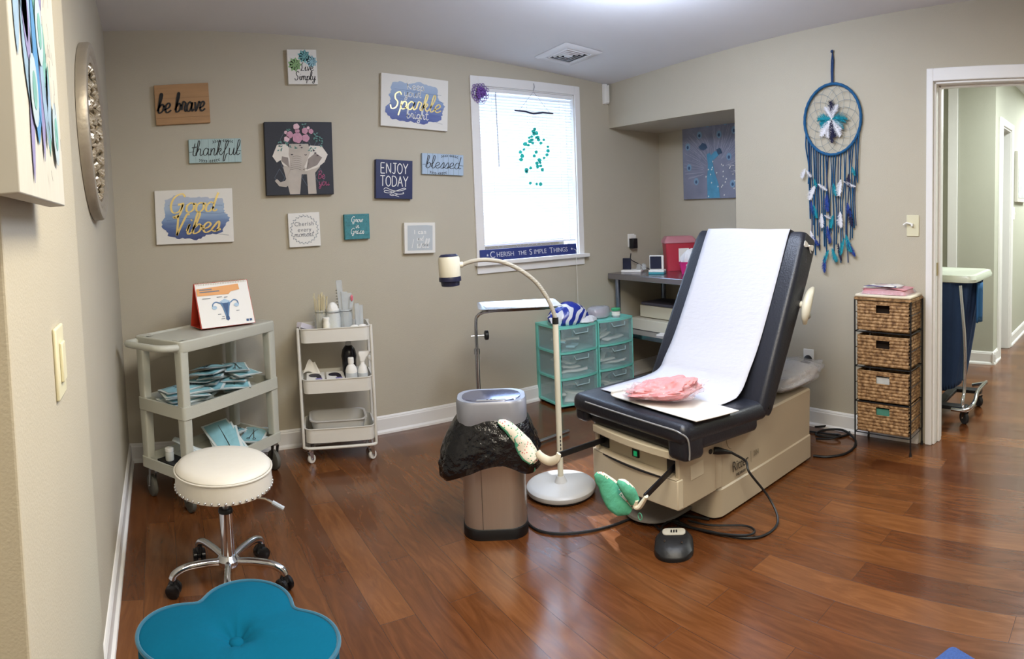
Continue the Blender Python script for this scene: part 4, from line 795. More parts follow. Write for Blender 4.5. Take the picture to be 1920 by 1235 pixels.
# ---------------- white three-tier trolley
wp = mat('white powder-coated steel', 'DAD7CF', .4, bump=.03, bscale=300, var=.01)
a0, a1 = V((.722, 3.225)), V((1.085, 3.135))
tx_ = (a1 - a0).normalized(); tang = atan2(tx_.y, tx_.x); TL = (a1 - a0).length + .01; TD = .255
tr = empty('rolling_trolley', (a0.x, a0.y, 0), 'white metal three-tier trolley against the beige wall', 'trolley', rz=tang)
def trw(u, v, z=0): p = a0 + tx_ * u + V((-tx_.y, tx_.x)) * v; return V((p.x, p.y, z))
tz = [(.662, .735), (.388, .460), (.118, .192)]
for nm, (z0, z1) in zip(('top_tray', 'middle_tray', 'bottom_tray'), tz):
    b = MB(Matrix.Translation((TL / 2, TD / 2, 0))); b.tray(TL - .012, TD - .01, .035, z0, z1, .003, .002, .004); b.build(nm, wp, tr)
for u in (-.008, TL + .004):
    b = MB(); r_t = .0085
    for v in (.03, .075): pass
    b.tube(catmull([(u, .03, .74), (u, .03, .4), (u, .03, .14)], 3) + catmull([(u, .03, .105), (u * .6 + .02 * (1 if u < .1 else .0) + (TL - .02) * 0, .03, .088)], 2)[:0] + [(u, .03, .09), (u, TD - .03, .09), (u, TD - .03, .14), (u, TD - .03, .74)], r_t, 10); b.build('side_frame', wp, tr)
    b = MB(); b.tube([(u + (.018 if u < .1 else -.018) * 0, .052, .10), (u, .052, .71)], .006, 8); b.build('side_rail', wp, tr)
b = MB()
ol = [(x + TL / 2, y + TD / 2, .085) for x, y in rrect(TL + .012, TD - .04, .03, 5)]
b.tube(ol, .0085, 10, closed=True); b.build('base_frame', wp, tr)
wheel_w = mat('white nylon wheel', 'D2CFC8', .4)
for (u, v) in ((.03, .035), (TL - .02, .035), (TL - .02, TD - .035), (.03, TD - .035)):
    p = trw(u, v); caster(tr, p.x, p.y, .024, tang + .6, wheel_w, chrome, .018, .082)
TT = 'supplies on the top trolley tray'
zt = .6655
clearg = mat('clear jar glass', 'DADFE0', .05, alpha=.28, spec=.8); cotton = mat('cotton wool', 'EDEBE6', .9, bump=.5, bscale=120, var=.02)
def jar(loc, r, h, label):
    t = empty('glass_jar', loc, label, 'jar', TT); b = MB(); b.lathe([(r * .9, 0), (r, .006), (r, h * .82), (r * .86, h * .9), (r * .88, h), (r * .84, h), (r * .8, h * .9), (r * .94, h * .8), (r * .94, .008), (.0001, .006)], n=28); b.build('glass', clearg, t)
    b = MB(); b.tube([(r * .89 * cos(a), r * .89 * sin(a), h * .93) for a in [2 * pi * i / 28 for i in range(28)]], .0018, 5, closed=True); b.build('wire_bail', steelm, t); return t
j1 = trw(.125, .14, zt); jar(j1, .039, .155, 'glass jar holding wooden applicator sticks on the trolley')
stk = mat('pale wood stick', 'D9CDA9', .6); R_ = random.Random(31)
for i in range(34):
    a = R_.random() * 6.28; q = .026 * sqrt(R_.random()); q2 = q * 1.25 + .010; L_ = .20 + .04 * R_.random()
    if i == 0 or True:
        b = MB(); b.tube([(q * cos(a), q * sin(a), .004), (q2 * cos(a + .3), q2 * sin(a + .3), L_)], .0014, 5)
        if R_.random() < .7: b.tube([(q2 * cos(a + .3), q2 * sin(a + .3), L_ - .004), (q2 * cos(a + .3), q2 * sin(a + .3), L_ + .009)], [.0022, .0028], 6)
        o = b.build('applicator_stick', stk, None); o.location = j1 + V((0, 0, .004)); tag(o, 'thin wooden applicator stick standing in the left glass jar', 'applicator', 'applicator sticks in the glass jar')
j2 = trw(.19, .11, zt); jar(j2, .043, .155, 'glass jar heaped with white cotton wool on the trolley')
b = MB(Matrix.Translation(j2)); b.lathe([(.036, .01), (.0385, .03), (.0385, .11), (.034, .14), (.034, .158), (.026, .18), (.012, .195), (.0001, .198)], n=24, fn=lambda a, t: 1 + .06 * sin(5 * a + t * 9)); o = b.build('cotton_wool', cotton, None); tag(o, 'white cotton wool bulging out of the glass jar', 'cotton wool', kind='stuff')
j3 = trw(.262, .13, zt); jar(j3, .038, .155, 'glass jar holding tall clear wrapped tools on the trolley')
clearp = mat('clear plastic wrap', 'CDD2D4', .12, alpha=.55, spec=.9, var=.1, vscale=40)
for i, (dx, dy, lx, ly, L_, wd) in enumerate(((-.012, .005, -.032, .0, .315, .034), (.0, -.006, -.006, -.006, .25, .036), (.012, .004, .024, .0, .24, .03), (.016, -.008, .036, -.006, .22, .024))):
    b = MB(Matrix.Translation(j3)); b.loft([[(dx - wd / 3, dy - .003, .006), (dx + wd / 3, dy - .003, .006), (dx + wd / 3, dy + .003, .006), (dx - wd / 3, dy + .003, .006)], [(lx - wd / 2, ly - .002, L_), (lx + wd / 2, ly - .002, L_), (lx + wd / 2, ly + .002, L_), (lx - wd / 2, ly + .002, L_)]])
    o = b.build('wrapped_tool', clearp, None); tag(o, ('tallest clear wrapped tool standing in the right jar', 'clear wrapped tool at the centre of the right jar', 'clear wrapped tool with pink tip leaning right in the jar', 'short clear wrapped tool leaning far right in the jar')[i], 'medical tool', TT)
    if i == 2:
        b = MB(Matrix.Translation(j3)); b.sphere((.036, -.010, .212), .012, 12, 8, (.7, .5, 1.5)); q = b.build('pink_tip', mat('pink plastic', 'D06A78', .3), None); q.parent = o; tag(q, 'pink tip')
b = MB(); c = trw(.225, .19, zt)
b = MB(Matrix.Translation(c)); pts = []
for i in range(90): a = i * .55; pts.append((.011 * cos(a), .011 * sin(a),   .13 + .13 * i / 90))
b.tube([(0, 0, .0), (0, 0, .13)], .004, 6); b.tube(pts, .0013, 4); o = b.build('brush_wire', mat('dark wire', '55524E', .4, .6), None); tag(o, 'dark spiral wire brush standing between the jars', 'brush')
small_bottle('tape_roll', trw(.150, .075, zt), .019, .105, whitep, 'small white bottle in front of the applicator jar', 'bottle', neck=.95)
for i, (u, v, h_) in enumerate(((.322, .1, .185), (.345, .13, .17))):
    b = MB(Matrix.Translation(trw(u, v, zt))); b.loft([rr3 for rr3 in ([(x, y, 0) for x, y in rrect(.024, .018, .004, 2)], [(x, y, h_) for x, y in rrect(.026, .016, .004, 2)])]); o = b.build('slide_mailer', clearp, None); tag(o, ('clear plastic tube standing right of the jars', 'second clear plastic tube, behind the first')[i], 'tube', TT)
yel = mat('yellow plastic', 'D9C52F', .45); b = MB(Matrix.Translation(trw(.115, .035, zt + .058)) @ Matrix.Rotation(tang, 4, 'Z')); b.grid(lambda u, v: ((u - .5) * .13, (v - .5) * .05, .005 * sin(9 * u + 4 * v)), 10, 4); o = b.build('yellow_packet', yel, None, solid=.006); tag(o, 'bright yellow packet at the front left of the top tray', 'packet')
o = MB(Matrix.Translation(trw(.17, .05, zt + .028)) @ Matrix.Rotation(tang, 4, 'Z')).box((0, 0, 0), (.25, .05, .05)).build('supply_box', whitep, None, bevel=.002); tag(o, 'low white carton along the front of the top tray', 'box')
o = MB(Matrix.Translation(trw(.035, .13, zt + .066)) @ Matrix.Rotation(tang + .9, 4, 'Z') @ Matrix.Rotation(.35, 4, 'Y')).box((0, 0, 0), (.12, .035, .03)).build('carton_strip', mat('lilac white card', 'CFC9D2', .5), None, bevel=.002); tag(o, 'white carton lying slanted on the left rim of the top tray', 'box')
for i, (u, v) in enumerate(((.30, .035), (.345, .045))):
    b = MB(Matrix.Translation(trw(u, v, zt + .066))); b.sphere((0, 0, 0), .02, 14, 8, (1.2, .9, .6)); o = b.build('cotton_ball', cotton, None); tag(o, ('white cotton ball at the front right of the top tray', 'white cotton ball in the right corner of the top tray')[i], 'cotton ball', TT)
o = MB(Matrix.Translation(trw(.315, .045, zt + .027)) @ Matrix.Rotation(tang, 4, 'Z')).box((0, 0, 0), (.10, .06, .05)).build('cotton_box', whitep, None, bevel=.002); tag(o, 'white box under the cotton balls in the top tray', 'box')
# middle tray
zm = .3915; navy = mat('dark navy print', '1E1A30', .5); lil = mat('lilac print', '8D85B4', .5)
for i, u in enumerate((.075, .185)):
    g = empty('glove_box', trw(u, .105, zm), ('white glove carton with black oval, left of the pair in the middle tray', 'white glove carton with black oval, right of the pair in the middle tray')[i], 'glove box', 'glove cartons in the middle tray', rz=tang)
    MB().b2((-.05, -.09, 0), (.05, .09, .066)).build('carton', pagem, g, bevel=.002)
    b = MB(); b.add([(.032 * cos(t) - .006, .040 * sin(t) + .022, .0668) for t in [2 * pi * k / 20 for k in range(20)]], [tuple(range(20))]); b.add([(.0, -.005, .0669), (.03, .02, .0669), (.034, -.05, .0669), (.01, -.05, .0669)], [(0, 1, 2, 3)]); b.build('black_print', navy, g)
    MB().b2((.0, -.082, .0662), (.036, -.048, .0672)).build('lilac_print', lil, g)
b = MB(Matrix.Translation(trw(.055, .175, zm + .066)) @ Matrix.Rotation(tang, 4, 'Z')); b.grid(lambda u, v: ((u - .5) * .1 * (1 - v * .6), .02 * sin(3 * u) + .02 * v, v * .065 + .01 * sin(6 * u)), 8, 8); o = b.build('tissue', pagem, None, solid=.001); tag(o, 'white tissue sticking up from the left glove carton', 'tissue')
t = empty('disinfectant_bottle', trw(.272, .055, zm), 'white round bottle with small cap in the middle tray', 'bottle'); b = MB(); b.lathe([(.030, 0), (.032, .006), (.032, .085), (.026, .1), (.014, .112), (.014, .118)], n=24); b.build('body', whitep, t); b = MB(); b.lathe([(.0165, .116), (.0165, .14), (.014, .142)], n=20); b.build('cap', whitep, t); b = MB(); b.lathe([(.0325, .02), (.0325, .075)], n=24); b.build('paper_label', mat('pale grey label', 'C4C8CA', .5, var=.1, vscale=60), t)
t = empty('spray_bottle', trw(.335, .06, zm), 'white trigger spray bottle at the right of the middle tray', 'spray bottle', rz=tang); b = MB(); b.lathe([(.026, 0), (.028, .006), (.028, .075), (.022, .098), (.012, .11), (.012, .125)], n=24); b.build('body', whitep, t)
b = MB(); b.loft([[(x * .9, y, .122) for x, y in rrect(.03, .026, .008, 3)], [(x + .004, y, .14) for x, y in rrect(.04, .026, .008, 3)], [(x + .010, y, .158) for x, y in rrect(.065, .022, .008, 3)], [(x + .012, y, .166) for x, y in rrect(.06, .018, .006, 3)]]); b.tube([(.03, 0, .155), (.052, 0, .156)], .007, 8); sh = b.build('spray_head', whitep, t)
MB().tube([(.028, 0, .148), (.038, 0, .13), (.046, 0, .118)], .004, 6, flat=.6).build('trigger', whitep, sh)
b = MB(); b.lathe([(.0285, .015), (.0285, .07)], n=24); b.build('paper_label', mat('pale grey label', 'C4C8CA', .5), t)
t = empty('pump_bottle', trw(.27, .175, zm), 'black round bottle behind the white ones in the middle tray', 'bottle'); b = MB(); b.lathe([(.038, 0), (.04, .006), (.04, .11), (.044, .13), (.036, .16), (.02, .178), (.008, .182)], n=24); b.build('body', mat('glossy black plastic', '141218', .25), t); b = MB(); b.lathe([(.017, .180), (.017, .195), (.010, .2)], n=16); b.build('cap', mat('translucent cap', 'B9BAB8', .3), t)
for _t in bpy.data.objects:
    if _t.name in ('disinfectant_bottle', 'spray_bottle', 'pump_bottle'): _t.scale = (1, 1, 1.2)
# bottom tray basin
t = empty('wash_basin', trw(TL / 2 - .005, TD / 2, .1215), 'grey-white plastic wash basin in the bottom tray', 'basin', rz=tang)
b = MB(); A2 = lambda w, d, z: [(x, y, z) for x, y in rrect(w, d, .045, 6)]
b.loft([A2(.26, .165, 0), A2(.30, .195, .10), A2(.318, .212, .104), A2(.318, .212, .110), A2(.295, .19, .108), A2(.255, .16, .004)]); b.build('basin', mat('grey-white plastic', 'C6C4C0', .4), t)

# ---------------- stool
sc = V((.188, 2.225))
st = empty('stool', (sc.x, sc.y, 0), 'round white upholstered stool with chrome five-star base', 'stool')
vin = mat('white vinyl', 'DAD5CB', .42, bump=.08, bscale=40, var=.015)
RS = .176
b = MB(); b.lathe([(.16, .368), (RS - .002, .370), (RS + .001, .39), (RS - .001, .42), (RS, .432), (RS - .004, .437), (RS - .002, .443), (RS - .01, .455), (RS - .03, .464), (.10, .470), (.0001, .472)], n=64); b.build('seat', vin, st)
b = MB(); b.tube([((RS + .001) * cos(a), (RS + .001) * sin(a), .4375 + .001 * sin(3 * a)) for a in [2 * pi * i / 64 for i in range(64)]], .0035, 6, closed=True); b.build('piping', vin, st)
stud = None
for i in range(46):
    a = 2 * pi * i / 46; lo = ((RS + .001) * cos(a), (RS + .001) * sin(a),   .378)
    if stud is None: stud = MB().sphere((0, 0, 0), .0052, 8, 6).build('stud', chrome, st); stud.location = lo
    else: o = stud.copy(); COL.objects.link(o); o.parent = st; o.location = lo
b = MB(); b.lathe([(.07, .350), (.07, .368)], n=24); b.cyl((0, 0, .352), (0, 0, .32), .02); b.build('seat_plate', steelm, st)
b = MB(); b.cyl((0, 0, .285), (0, 0, .345), .0125); b.build('gas_piston', steelm, st)
b = MB(); b.lathe([(.024, .285), (.027, .28), (.027, .272)], n=20); b.build('collar', blk, st)
b = MB(); b.lathe([(.0245, .105), (.0245, .277)], n=24); b.lathe([(.036, .075), (.042, .085), (.042, .10), (.028, .116)], n=28); b.build('column', chrome, st)
d = V((.94, -.34, 0)).normalized(); MB().tube([d * .06 + V((0, 0, .335)), d * .15 + V((0, 0, .325)), d * .205 + V((0, 0, .295))], .0055, 8).build('height_lever', chrome, st)
MB().tube([d * .175 + V((0, 0, .313)), d * .215 + V((0, 0, .290))], .008, 8).build('lever_grip', mat('clear grey grip', 'A8B0B8', .3), st)
feet = [at(527, 1090, z=.04), at(343, 1108, z=.04), at(367, 1035, z=.045), at(467, 1020, z=.045)]
a_s = [atan2(p.y - sc.y, p.x - sc.x) for p in feet]
base_a = radians(-26)
for k in range(5):
    a = base_a + 2 * pi * k / 5; d = V((cos(a), sin(a), 0)); RL = .215
    b = MB(); pts = catmull([d * .03 + V((0, 0, .092)), d * .09 + V((0, 0, .098)), d * .16 + V((0, 0, .096)), d * .20 + V((0, 0, .080)), d * .212 + V((0, 0, .062))], 5); b.tube(pts, [.0135] * len(pts), 12); lg = b.build('leg', chrome, st)
    c = d * .208 + V((0, 0, .026)); w = V((cos(a + 1.1), sin(a + 1.1), 0)) 
    b = MB(); 
    for s_ in (-1, 1): b.tube([c + w * s_ * .006, c + w * s_ * .010, c + w * s_ * .022, c + w * s_ * .025], [.02, .026, .026, .020], 18)
    b.cyl(c - w * .02, c + w * .02, .012); 
    b.tube([c + V((0, 0, .012)), c + V((0, 0, .038))], [.019, .012], 12); b.build('caster', mat('glossy black caster', '121214', .25), lg)

# ---------------- ottoman: quatrefoil
oc = V((.118, 1.318)); vel = mat('teal velvet', '035470', .95, spec=.12, sheen=.0, bump=.12, bscale=90, var=.08, vscale=12)
ott = empty('ottoman', (oc.x, oc.y, 0), 'teal velvet four-lobed ottoman with a centre button', 'ottoman')
def foil(k, n=96, s0=0):
    o = []
    for i in range(n):
        a = 2 * pi * i / n
        rl, c0 = .108, .115; best = 0
        for q in range(4):
            t = pi / 2 * q + radians(71); dx = cos(a - t); disc = rl * rl - (c0 * sin(a - t)) ** 2
            if dx > 0 and disc > 0: best = max(best, c0 * dx + sqrt(disc))
        best = max(best, .142)
        o.append((a, best + k))
    r = [v for _, v in o]
    for _ in range(3): r = [(r[i - 1] + r[i] * 2 + r[(i + 1) % n]) / 4 for i in range(n)]
    return [(r[i] * cos(o[i][0]), r[i] * sin(o[i][0])) for i in range(n)]
OT = .42
def top_z(f, a): return OT - .012 + .020 * (1 - f ** 3) - .030 * math.exp(-(f / .16) ** 2) - .006 * math.exp(-(f / .5) ** 2) * abs(sin(2 * (a - radians(78))))
f0 = foil(0)
b = MB(); rings = [[(x * .985, y * .985, .03) for x, y in f0], [(x, y, .05) for x, y in f0], [(x, y, OT - .022) for x, y in f0]]
for f in (1.0, .985, .95, .88, .78, .66, .52, .4, .3, .22, .15, .09, .04):
    rings.append([(x * f, y * f, (OT - .014) if f == 1.0 else top_z(f, atan2(y, x))) for x, y in f0])
b.loft(rings); b.build('cushion', vel, ott, smooth=60)
b = MB(); b.tube([(x * 1.003, y * 1.003, OT - .012) for x, y in f0], .005, 8, closed=True); b.build('piping', mat('dark teal piping', '0A5570', .7, sheen=.3), ott)
b = MB(); b.sphere((0, 0, OT - .020), .017, 18, 10, (1, 1, .45)); b.build('button', vel, ott)
b = MB(); b.lathe([(.14, 0), (.14, .032)], n=24); b.build('base', blk, ott)
# ---------------- blue seat corner at the lower right
bp_ = [at(1785, 1199, z=.45), at(1736, 1237, z=.45), at(1852, 1237, z=.45)]
c = bp_[0]; d1 = (bp_[1] - c); d2 = (bp_[2] - c); d1.z = d2.z = 0; d1.normalize(); d2.normalize()
blc = empty('upholstered_bench', (c.x, c.y, 0), 'blue tweed seat corner at the bottom right edge', 'bench'); btw = mat('blue tweed', '2E4A86', .9, bump=.5, bscale=260, var=.35, vscale=160)
n2 = V((-d1.y, d1.x, 0)); n2 = n2 if n2.dot(d2) > 0 else -n2
b = MB(); bl = []
for z in (.37, .38, .44, .45):
    k = .012 if z in (.37, .45) else 0
    q = [V((0, 0, 0)) + (d1 + n2) * k, d1 * (.42 - k) + n2 * k, d1 * (.42 - k) + n2 * (.42 - k), n2 * (.42 - k) + d1 * k]
    bl.append([(p.x, p.y, z) for p in q])
b.loft(bl); b.build('seat_cushion', btw, blc, bevel=.01)
for (i, j) in ((.04, .04), (.38, .04), (.38, .38), (.04, .38)): p = d1 * i + n2 * j; MB().b2((p.x - .015, p.y - .015, 0), (p.x + .015, p.y + .015, .372)).build('leg', blk, blc)
# ================================================================ UNDER THE WINDOW AND THE ALCOVE
# ---------------- instrument (mayo) stand
pp = V((1.672, 3.012)); ch2 = mat('polished steel', 'B9BBC2', .18, 1)
ms = empty('instrument_stand', (pp.x, pp.y, 0), 'chrome instrument stand with a flat steel tray under the window', 'instrument stand'); I = inv(ms)
tc_ = V((1.885, 2.90)); TZ_ = .785
b = MB(I); b.cyl((pp.x, pp.y, .035), (pp.x, pp.y, .55), .0125); b.build('outer_pole', ch2, ms)
arm = catmull([(pp.x, pp.y, .50), (pp.x, pp.y, .70), (pp.x + .012, pp.y - .006, .745), (pp.x + .05, pp.y - .025, .764), (1.80, 2.945, .768), (2.02, 2.83, .768)], 6)
MB(I).tube(arm, .009, 10).build('inner_pole', ch2, ms)
b = MB(I); b.cyl((pp.x, pp.y, .53), (pp.x, pp.y, .56), .017); b.build('collar', ch2, ms)
kd = V((.93, -.36, 0)); b = MB(I); b.cyl(V((pp.x, pp.y, .632)) - kd * .03, V((pp.x, pp.y, .632)) + kd * .05, .004, n=8); kb = b.build('screw', ch2, ms)
b = MB(I); q = V((pp.x, pp.y, .632)) + kd * .058; b.tube([q - kd * .012, q - kd * .008, q + kd * .008, q + kd * .012], [.02, .027, .027, .02], 12); b.build('knob', blk, ms)
b = MB(I @ Matrix.Translation((tc_.x, tc_.y, 0)) @ Matrix.Rotation(radians(-28), 4, 'Z')); A3 = lambda w, d, z, r=.03: [(x, y, z) for x, y in rrect(w, d, r, 5)]
b.loft([A3(.40, .25, TZ_ - .004), A3(.43, .28, TZ_ + .010), A3(.455, .305, TZ_ + .012), A3(.455, .305, TZ_ + .015), A3(.43, .28, TZ_ + .013), A3(.398, .248, TZ_ - .001)]); b.build('tray', mat('brushed tray steel', 'C9CBD0', .22, 1), ms)
foot = at(955, 812, z=.02); foot2 = at(1055, 792, z=.02)
b = MB(I); b.tube(catmull([(pp.x + .42, pp.y + .10, .02), (pp.x + .1, pp.y + .14, .02), (pp.x - .02, pp.y + .10, .022), (pp.x, pp.y, .035), (pp.x + .02, pp.y - .1, .022), (pp.x + .14, pp.y - .19, .02), (pp.x + .50, pp.y - .16, .02)], 6), .0115, 10); b.build('base', ch2, ms)
# ---------------- gooseneck exam lamp
lp = V((1.682, 2.279)); hd = V((1.285, 2.42))
cream = mat('cream enamel', 'DAD5C2', .35, var=.02); flexm = mat('grey-beige flex hose', 'B4AD9E', .5, bump=.6, bscale=4, stretch=(1, 1, 60))
lm = empty('exam_lamp', (lp.x, lp.y, 0), 'cream gooseneck exam lamp on a round white base', 'lamp'); I = inv(lm)
b = MB(I); b.lathe([(.135, .0), (.155, .006), (.155, .012)], (lp.x, lp.y, 0), 40); b.build('foot_ring', blk, lm)
b = MB(I); b.lathe([(.15, .010), (.158, .014), (.161, .022), (.161, .034), (.154, .042), (.14, .045), (.03, .050), (.028, .056), (.017, .078), (.0001, .079)], (lp.x, lp.y, 0), 56); b.build('base', mat('white enamel', 'C4C4C4', .35, var=.02), lm)
b = MB(I); b.cyl((lp.x, lp.y, .078), (lp.x, lp.y, .80), .0135, n=18); b.build('pole', cream, lm)
b = MB(I); b.cyl((lp.x, lp.y, .792), (lp.x, lp.y, .822), .0145, n=18); b.build('joint', blk, lm)
arc = [V((lp.x, lp.y, .82))] + [onv(px, py, lp, hd) for px, py in ((1034, 575), (1022, 552), (1003, 527), (975, 506), (945, 492), (915, 487), (888, 489), (866, 496))]
MB(I).tube(catmull(arc, 6), .0098, 12).build('gooseneck', flexm, lm)
hc = arc[-1] + (hd - lp).normalized().to_3d() * .05; 
hx = V((hd.x - lp.x, hd.y - lp.y, 0)).normalized(); hax = (V((0, 0, -1)) + hx * -.12).normalized()
top = onv(841, 481, lp, hd + (hd - lp) * .05); bot = onv(841, 527, lp, hd + (hd - lp) * .05); top = V((top.x, top.y, top.z)); ax = (V((0.02, -.02, -1))).normalized()
b = MB(I); b.tube([top + ax * t for t in (-.004, 0, .01, .085, .09)], [.030, .044, .0475, .0475, .046], 28); b.build('lamp_head', cream, lm)
b = MB(I); b.tube([top + ax * t for t in (-.010, -.006, -.001)], [.034, .038, .044], 28); b.build('rear_cap', mat('navy rubber', '1B1D38', .4), lm)
b = MB(I); b.tube([top + ax * t for t in (.088, .094, .108, .110, .128, .130)], [.047, .049, .049, .042, .040, .034], 28); b.build('front_ring', mat('navy rubber', '1B1D38', .4), lm)
b = MB(I); b.tube([top + ax * .1305, top + ax * .1325], [.024, .02], 20); b.build('lens', mat('lamp lens', 'C9CEDC', .08, .6), lm)
b = MB(I); b.tube([arc[-1] - hx * .004, arc[-1] + hx * .022], .013, 12); b.build('neck_joint', cream, lm)
tm = mat('dark marking', '2A2A30', .6)
b = MB(I); 
for i in range(6): b.box((lp.x - .004, lp.y - .0137, .175 + i * .018), (.006, .0008, .012))
o = b.build('printed_marking', tm, lm); o['kind'] = 'stuff'
# ---------------- trash bin with liner
bc_ = V((1.262, 2.17)); brz = radians(-31)
brush = mat('brushed stainless', 'CAC6C2', .34, .85, bump=.05, bscale=8, stretch=(60, 60, 1), var=.06, vscale=6)
tb = empty('trash_bin', (bc_.x, bc_.y, 0), 'stainless steel sensor trash bin with silver lid', 'trash bin', rz=brz)
W0, D0 = .262, .175
E3 = lambda w, d, z, r=.075: [(x, y, z) for x, y in rrect(w, d, min(r, d / 2 - .002), 8)]
b = MB(); b.loft([E3(W0, D0, .0), E3(W0 + .004, D0 + .004, .006), E3(W0 + .004, D0 + .004, .042), E3(W0, D0, .045)]); b.build('base', blk, tb)
b = MB(); b.loft([E3(W0 - .004, D0 - .004, .044), E3(W0 - .004, D0 - .004, .40)], True, False); b.build('body', brush, tb)
MB().b2((-.052, -D0 / 2 - .0005, .045), (-.0505, -D0 / 2 + .004, .40)).build('seam', blk, tb)
silv = mat('silver plastic', '9A9CA6', .35, .5)
b = MB(); b.loft([E3(W0 - .002, D0 + .012, .468), E3(W0 + .022, D0 + .026, .472), E3(W0 + .024, D0 + .028, .555), E3(W0 + .014, D0 + .018, .565), E3(W0 - .014, D0 - .010, .563)]); b.build('lid_ring', silv, tb)
b = MB(); b.loft([E3(W0 - .02, D0 - .016, .562), E3(W0 - .024, D0 - .020, .567), E3(W0 - .04, D0 - .036, .5675)]); b.build('lid_flap', mat('mirror blue-grey lid', '8C93B4', .12, .85), tb)
b = MB(); b.loft([[(x, y - D0 / 2 + .013, .5655) for x, y in rrect(.12, .012, .005, 3)], [(x, y - D0 / 2 + .013, .570) for x, y in rrect(.116, .009, .004, 3)]]); b.build('sensor_strip', silv, tb)
b = MB(); b.b2((-.018, -D0 / 2 + .011, .5695), (-.012, -D0 / 2 + .015, .571)); b.b2((.012, -D0 / 2 + .011, .5695), (.018, -D0 / 2 + .015, .571)); b.b2((-.003, -D0 / 2 + .011, .5695), (.003, -D0 / 2 + .015, .571)); b.build('button', blk, tb)
bag = empty('trash_bag', (bc_.x, bc_.y, .25), 'crumpled black trash bag draped over the steel bin', 'trash bag', rz=brz)
def bagpt(u, v):
    a = 2 * pi * u; t = v
    base = rrect(1, 1, .5, 8); ca, sa = cos(a), sin(a)
    k = 1 / ((abs(ca) ** 2.6 + abs(sa) ** 2.6) ** (1 / 2.6))
    w = .137 + .038 * sin(pi * min(t * .62, 1)) ** .8 + .018 * t; d = .098 + .034 * sin(pi * min(t * .65, 1)) + .014 * t
    left = max(0, cos(a - radians(200))) ** 2; w += .03 * left * sin(pi * t * .55); 
    ph = noise.noise(V((ca * 2.2, sa * 2.2, t * 1.6 + 4))); p2 = noise.noise(V((ca * 6, sa * 6, t * 4))); p3 = abs(noise.noise(V((ca * 11, sa * 11, t * 9 + 2))))
    k *= 1 + .07 * ph * t + .04 * p2 * (.2 + t) + .035 * p3 * (.4 + t)
    z = .245 - .19 * t - .03 * t * max(0, cos(a - radians(195))) + .03 * t * sin(3 * a) + .02 * t * ph
    if t > .97: w -= .012
    return (ca * k * w, sa * k * d, z)
b = MB(); b.grid(bagpt, 110, 40); b.build('bag', mat('glossy black film', '0E0E12', .2, bump=1.0, bscale=34, spec=.7), bag, doubles=True, smooth=50, solid=.001)
bx = bpy.data.objects.new; b = MB(); pts = [bagpt(i / 40 * .55 + .35, 1.0) for i in range(14)]
b.tube([V(p) + V((0, 0, .004)) for p in pts], .0035, 6); b.build('drawstring', mat('red drawstring', '8E2A22', .5), bag)
# ---------------- teal drawer units
teal = mat('teal plastic', '79CFC2', .35, var=.03, bump=.03); frost = mat('frosted drawer plastic', 'BFDCE2', .28, alpha=.2, spec=.6)
def drawer_unit(loc, rz, w, label):
    r = empty('drawer_unit', loc, label, 'storage drawers', 'teal drawer units side by side', rz=rz)
    H_, D_ = .548, .29; t = .012; bow = lambda x: .028 * (1 - (2 * x / w) ** 2)
    def plate(z0, z1, nm, m=teal, k=1.0, par=r, y1=D_):
        n = 10; o = [(-w / 2 + w * i / n, -bow(-w / 2 + w * i / n) * k) for i in range(n + 1)] + [(w / 2, y1), (-w / 2, y1)]
        return MB().prism(o, z0, z1).build(nm, m, par, smooth=30)
    plate(H_ - .016, H_, 'top'); 
    for k in range(4):
        z = .018 + k * .1735
        if k < 3: plate(z, z + .014, 'shelf_rail')
    plate(.018, .02, 'bottom')
    for sx in (-1, 1):
        x = sx * (w / 2 - .006); 
        for y0, y1 in ((.0, .03), (D_ - .03, D_)): MB().b2((x - .006, y0, .018), (x + .006, y1, H_ - .01)).build('corner_post', teal, r)
        MB().b2((x - .002, .03, .018), (x + .002, D_ - .03, H_ - .01)).build('side_panel', frost, r)
        for y in (.03, D_ - .03): b = MB(); b.cyl((sx * (w / 2 - .03), y, 0), (sx * (w / 2 - .03), y, .02), .014, n=12); b.build('foot', blk, r)
    MB().b2((-w / 2, D_ - .006, .018), (w / 2, D_, H_ - .01)).build('back_panel', frost, r)
    for k in range(3):
        z0 = .036 + k * .1735; z1 = z0 + .152; n = 12; wi = w - .028
        b = MB(); xs = [-wi / 2 + wi * i / n for i in range(n + 1)]
        ft = [(x, -bow(x) - .004) for x in xs]; bk_ = [(x, -bow(x) - .001) for x in xs]
        b.loft([[(x, y, z) for x, y in ft + bk_[::-1]] for z in (z0, z1)])
        b.b2((-wi / 2, 0, z0), (wi / 2, D_ - .03, z0 + .003)); b.b2((-wi / 2, 0, z0), (-wi / 2 + .002, D_ - .03, z1 - .03)); b.b2((wi / 2 - .002, 0, z0), (wi / 2, D_ - .03, z1 - .03))
        d = b.build('drawer', frost, r, smooth=30)
        b = MB(); b.tube([(-.06, -bow(.06) - .006, z1 - .012), (-.05, -bow(.05) - .014, z1 - .035), (.05, -bow(.05) - .014, z1 - .035), (.06, -bow(.06) - .006, z1 - .012)], .004, 6); b.build('handle', mat('clear handle', 'BFD8DC', .2, alpha=.6), d)
    return r
w1 = .315
drawer_unit((2.572, 3.232, 0), radians(-3), w1, 'left teal drawer unit, nearer the lamp, with a blue bag on top'); drawer_unit((2.905, 3.225, 0), radians(-3), w1, 'right teal drawer unit, against the steel table, with a jar on top')
R_ = random.Random(77)
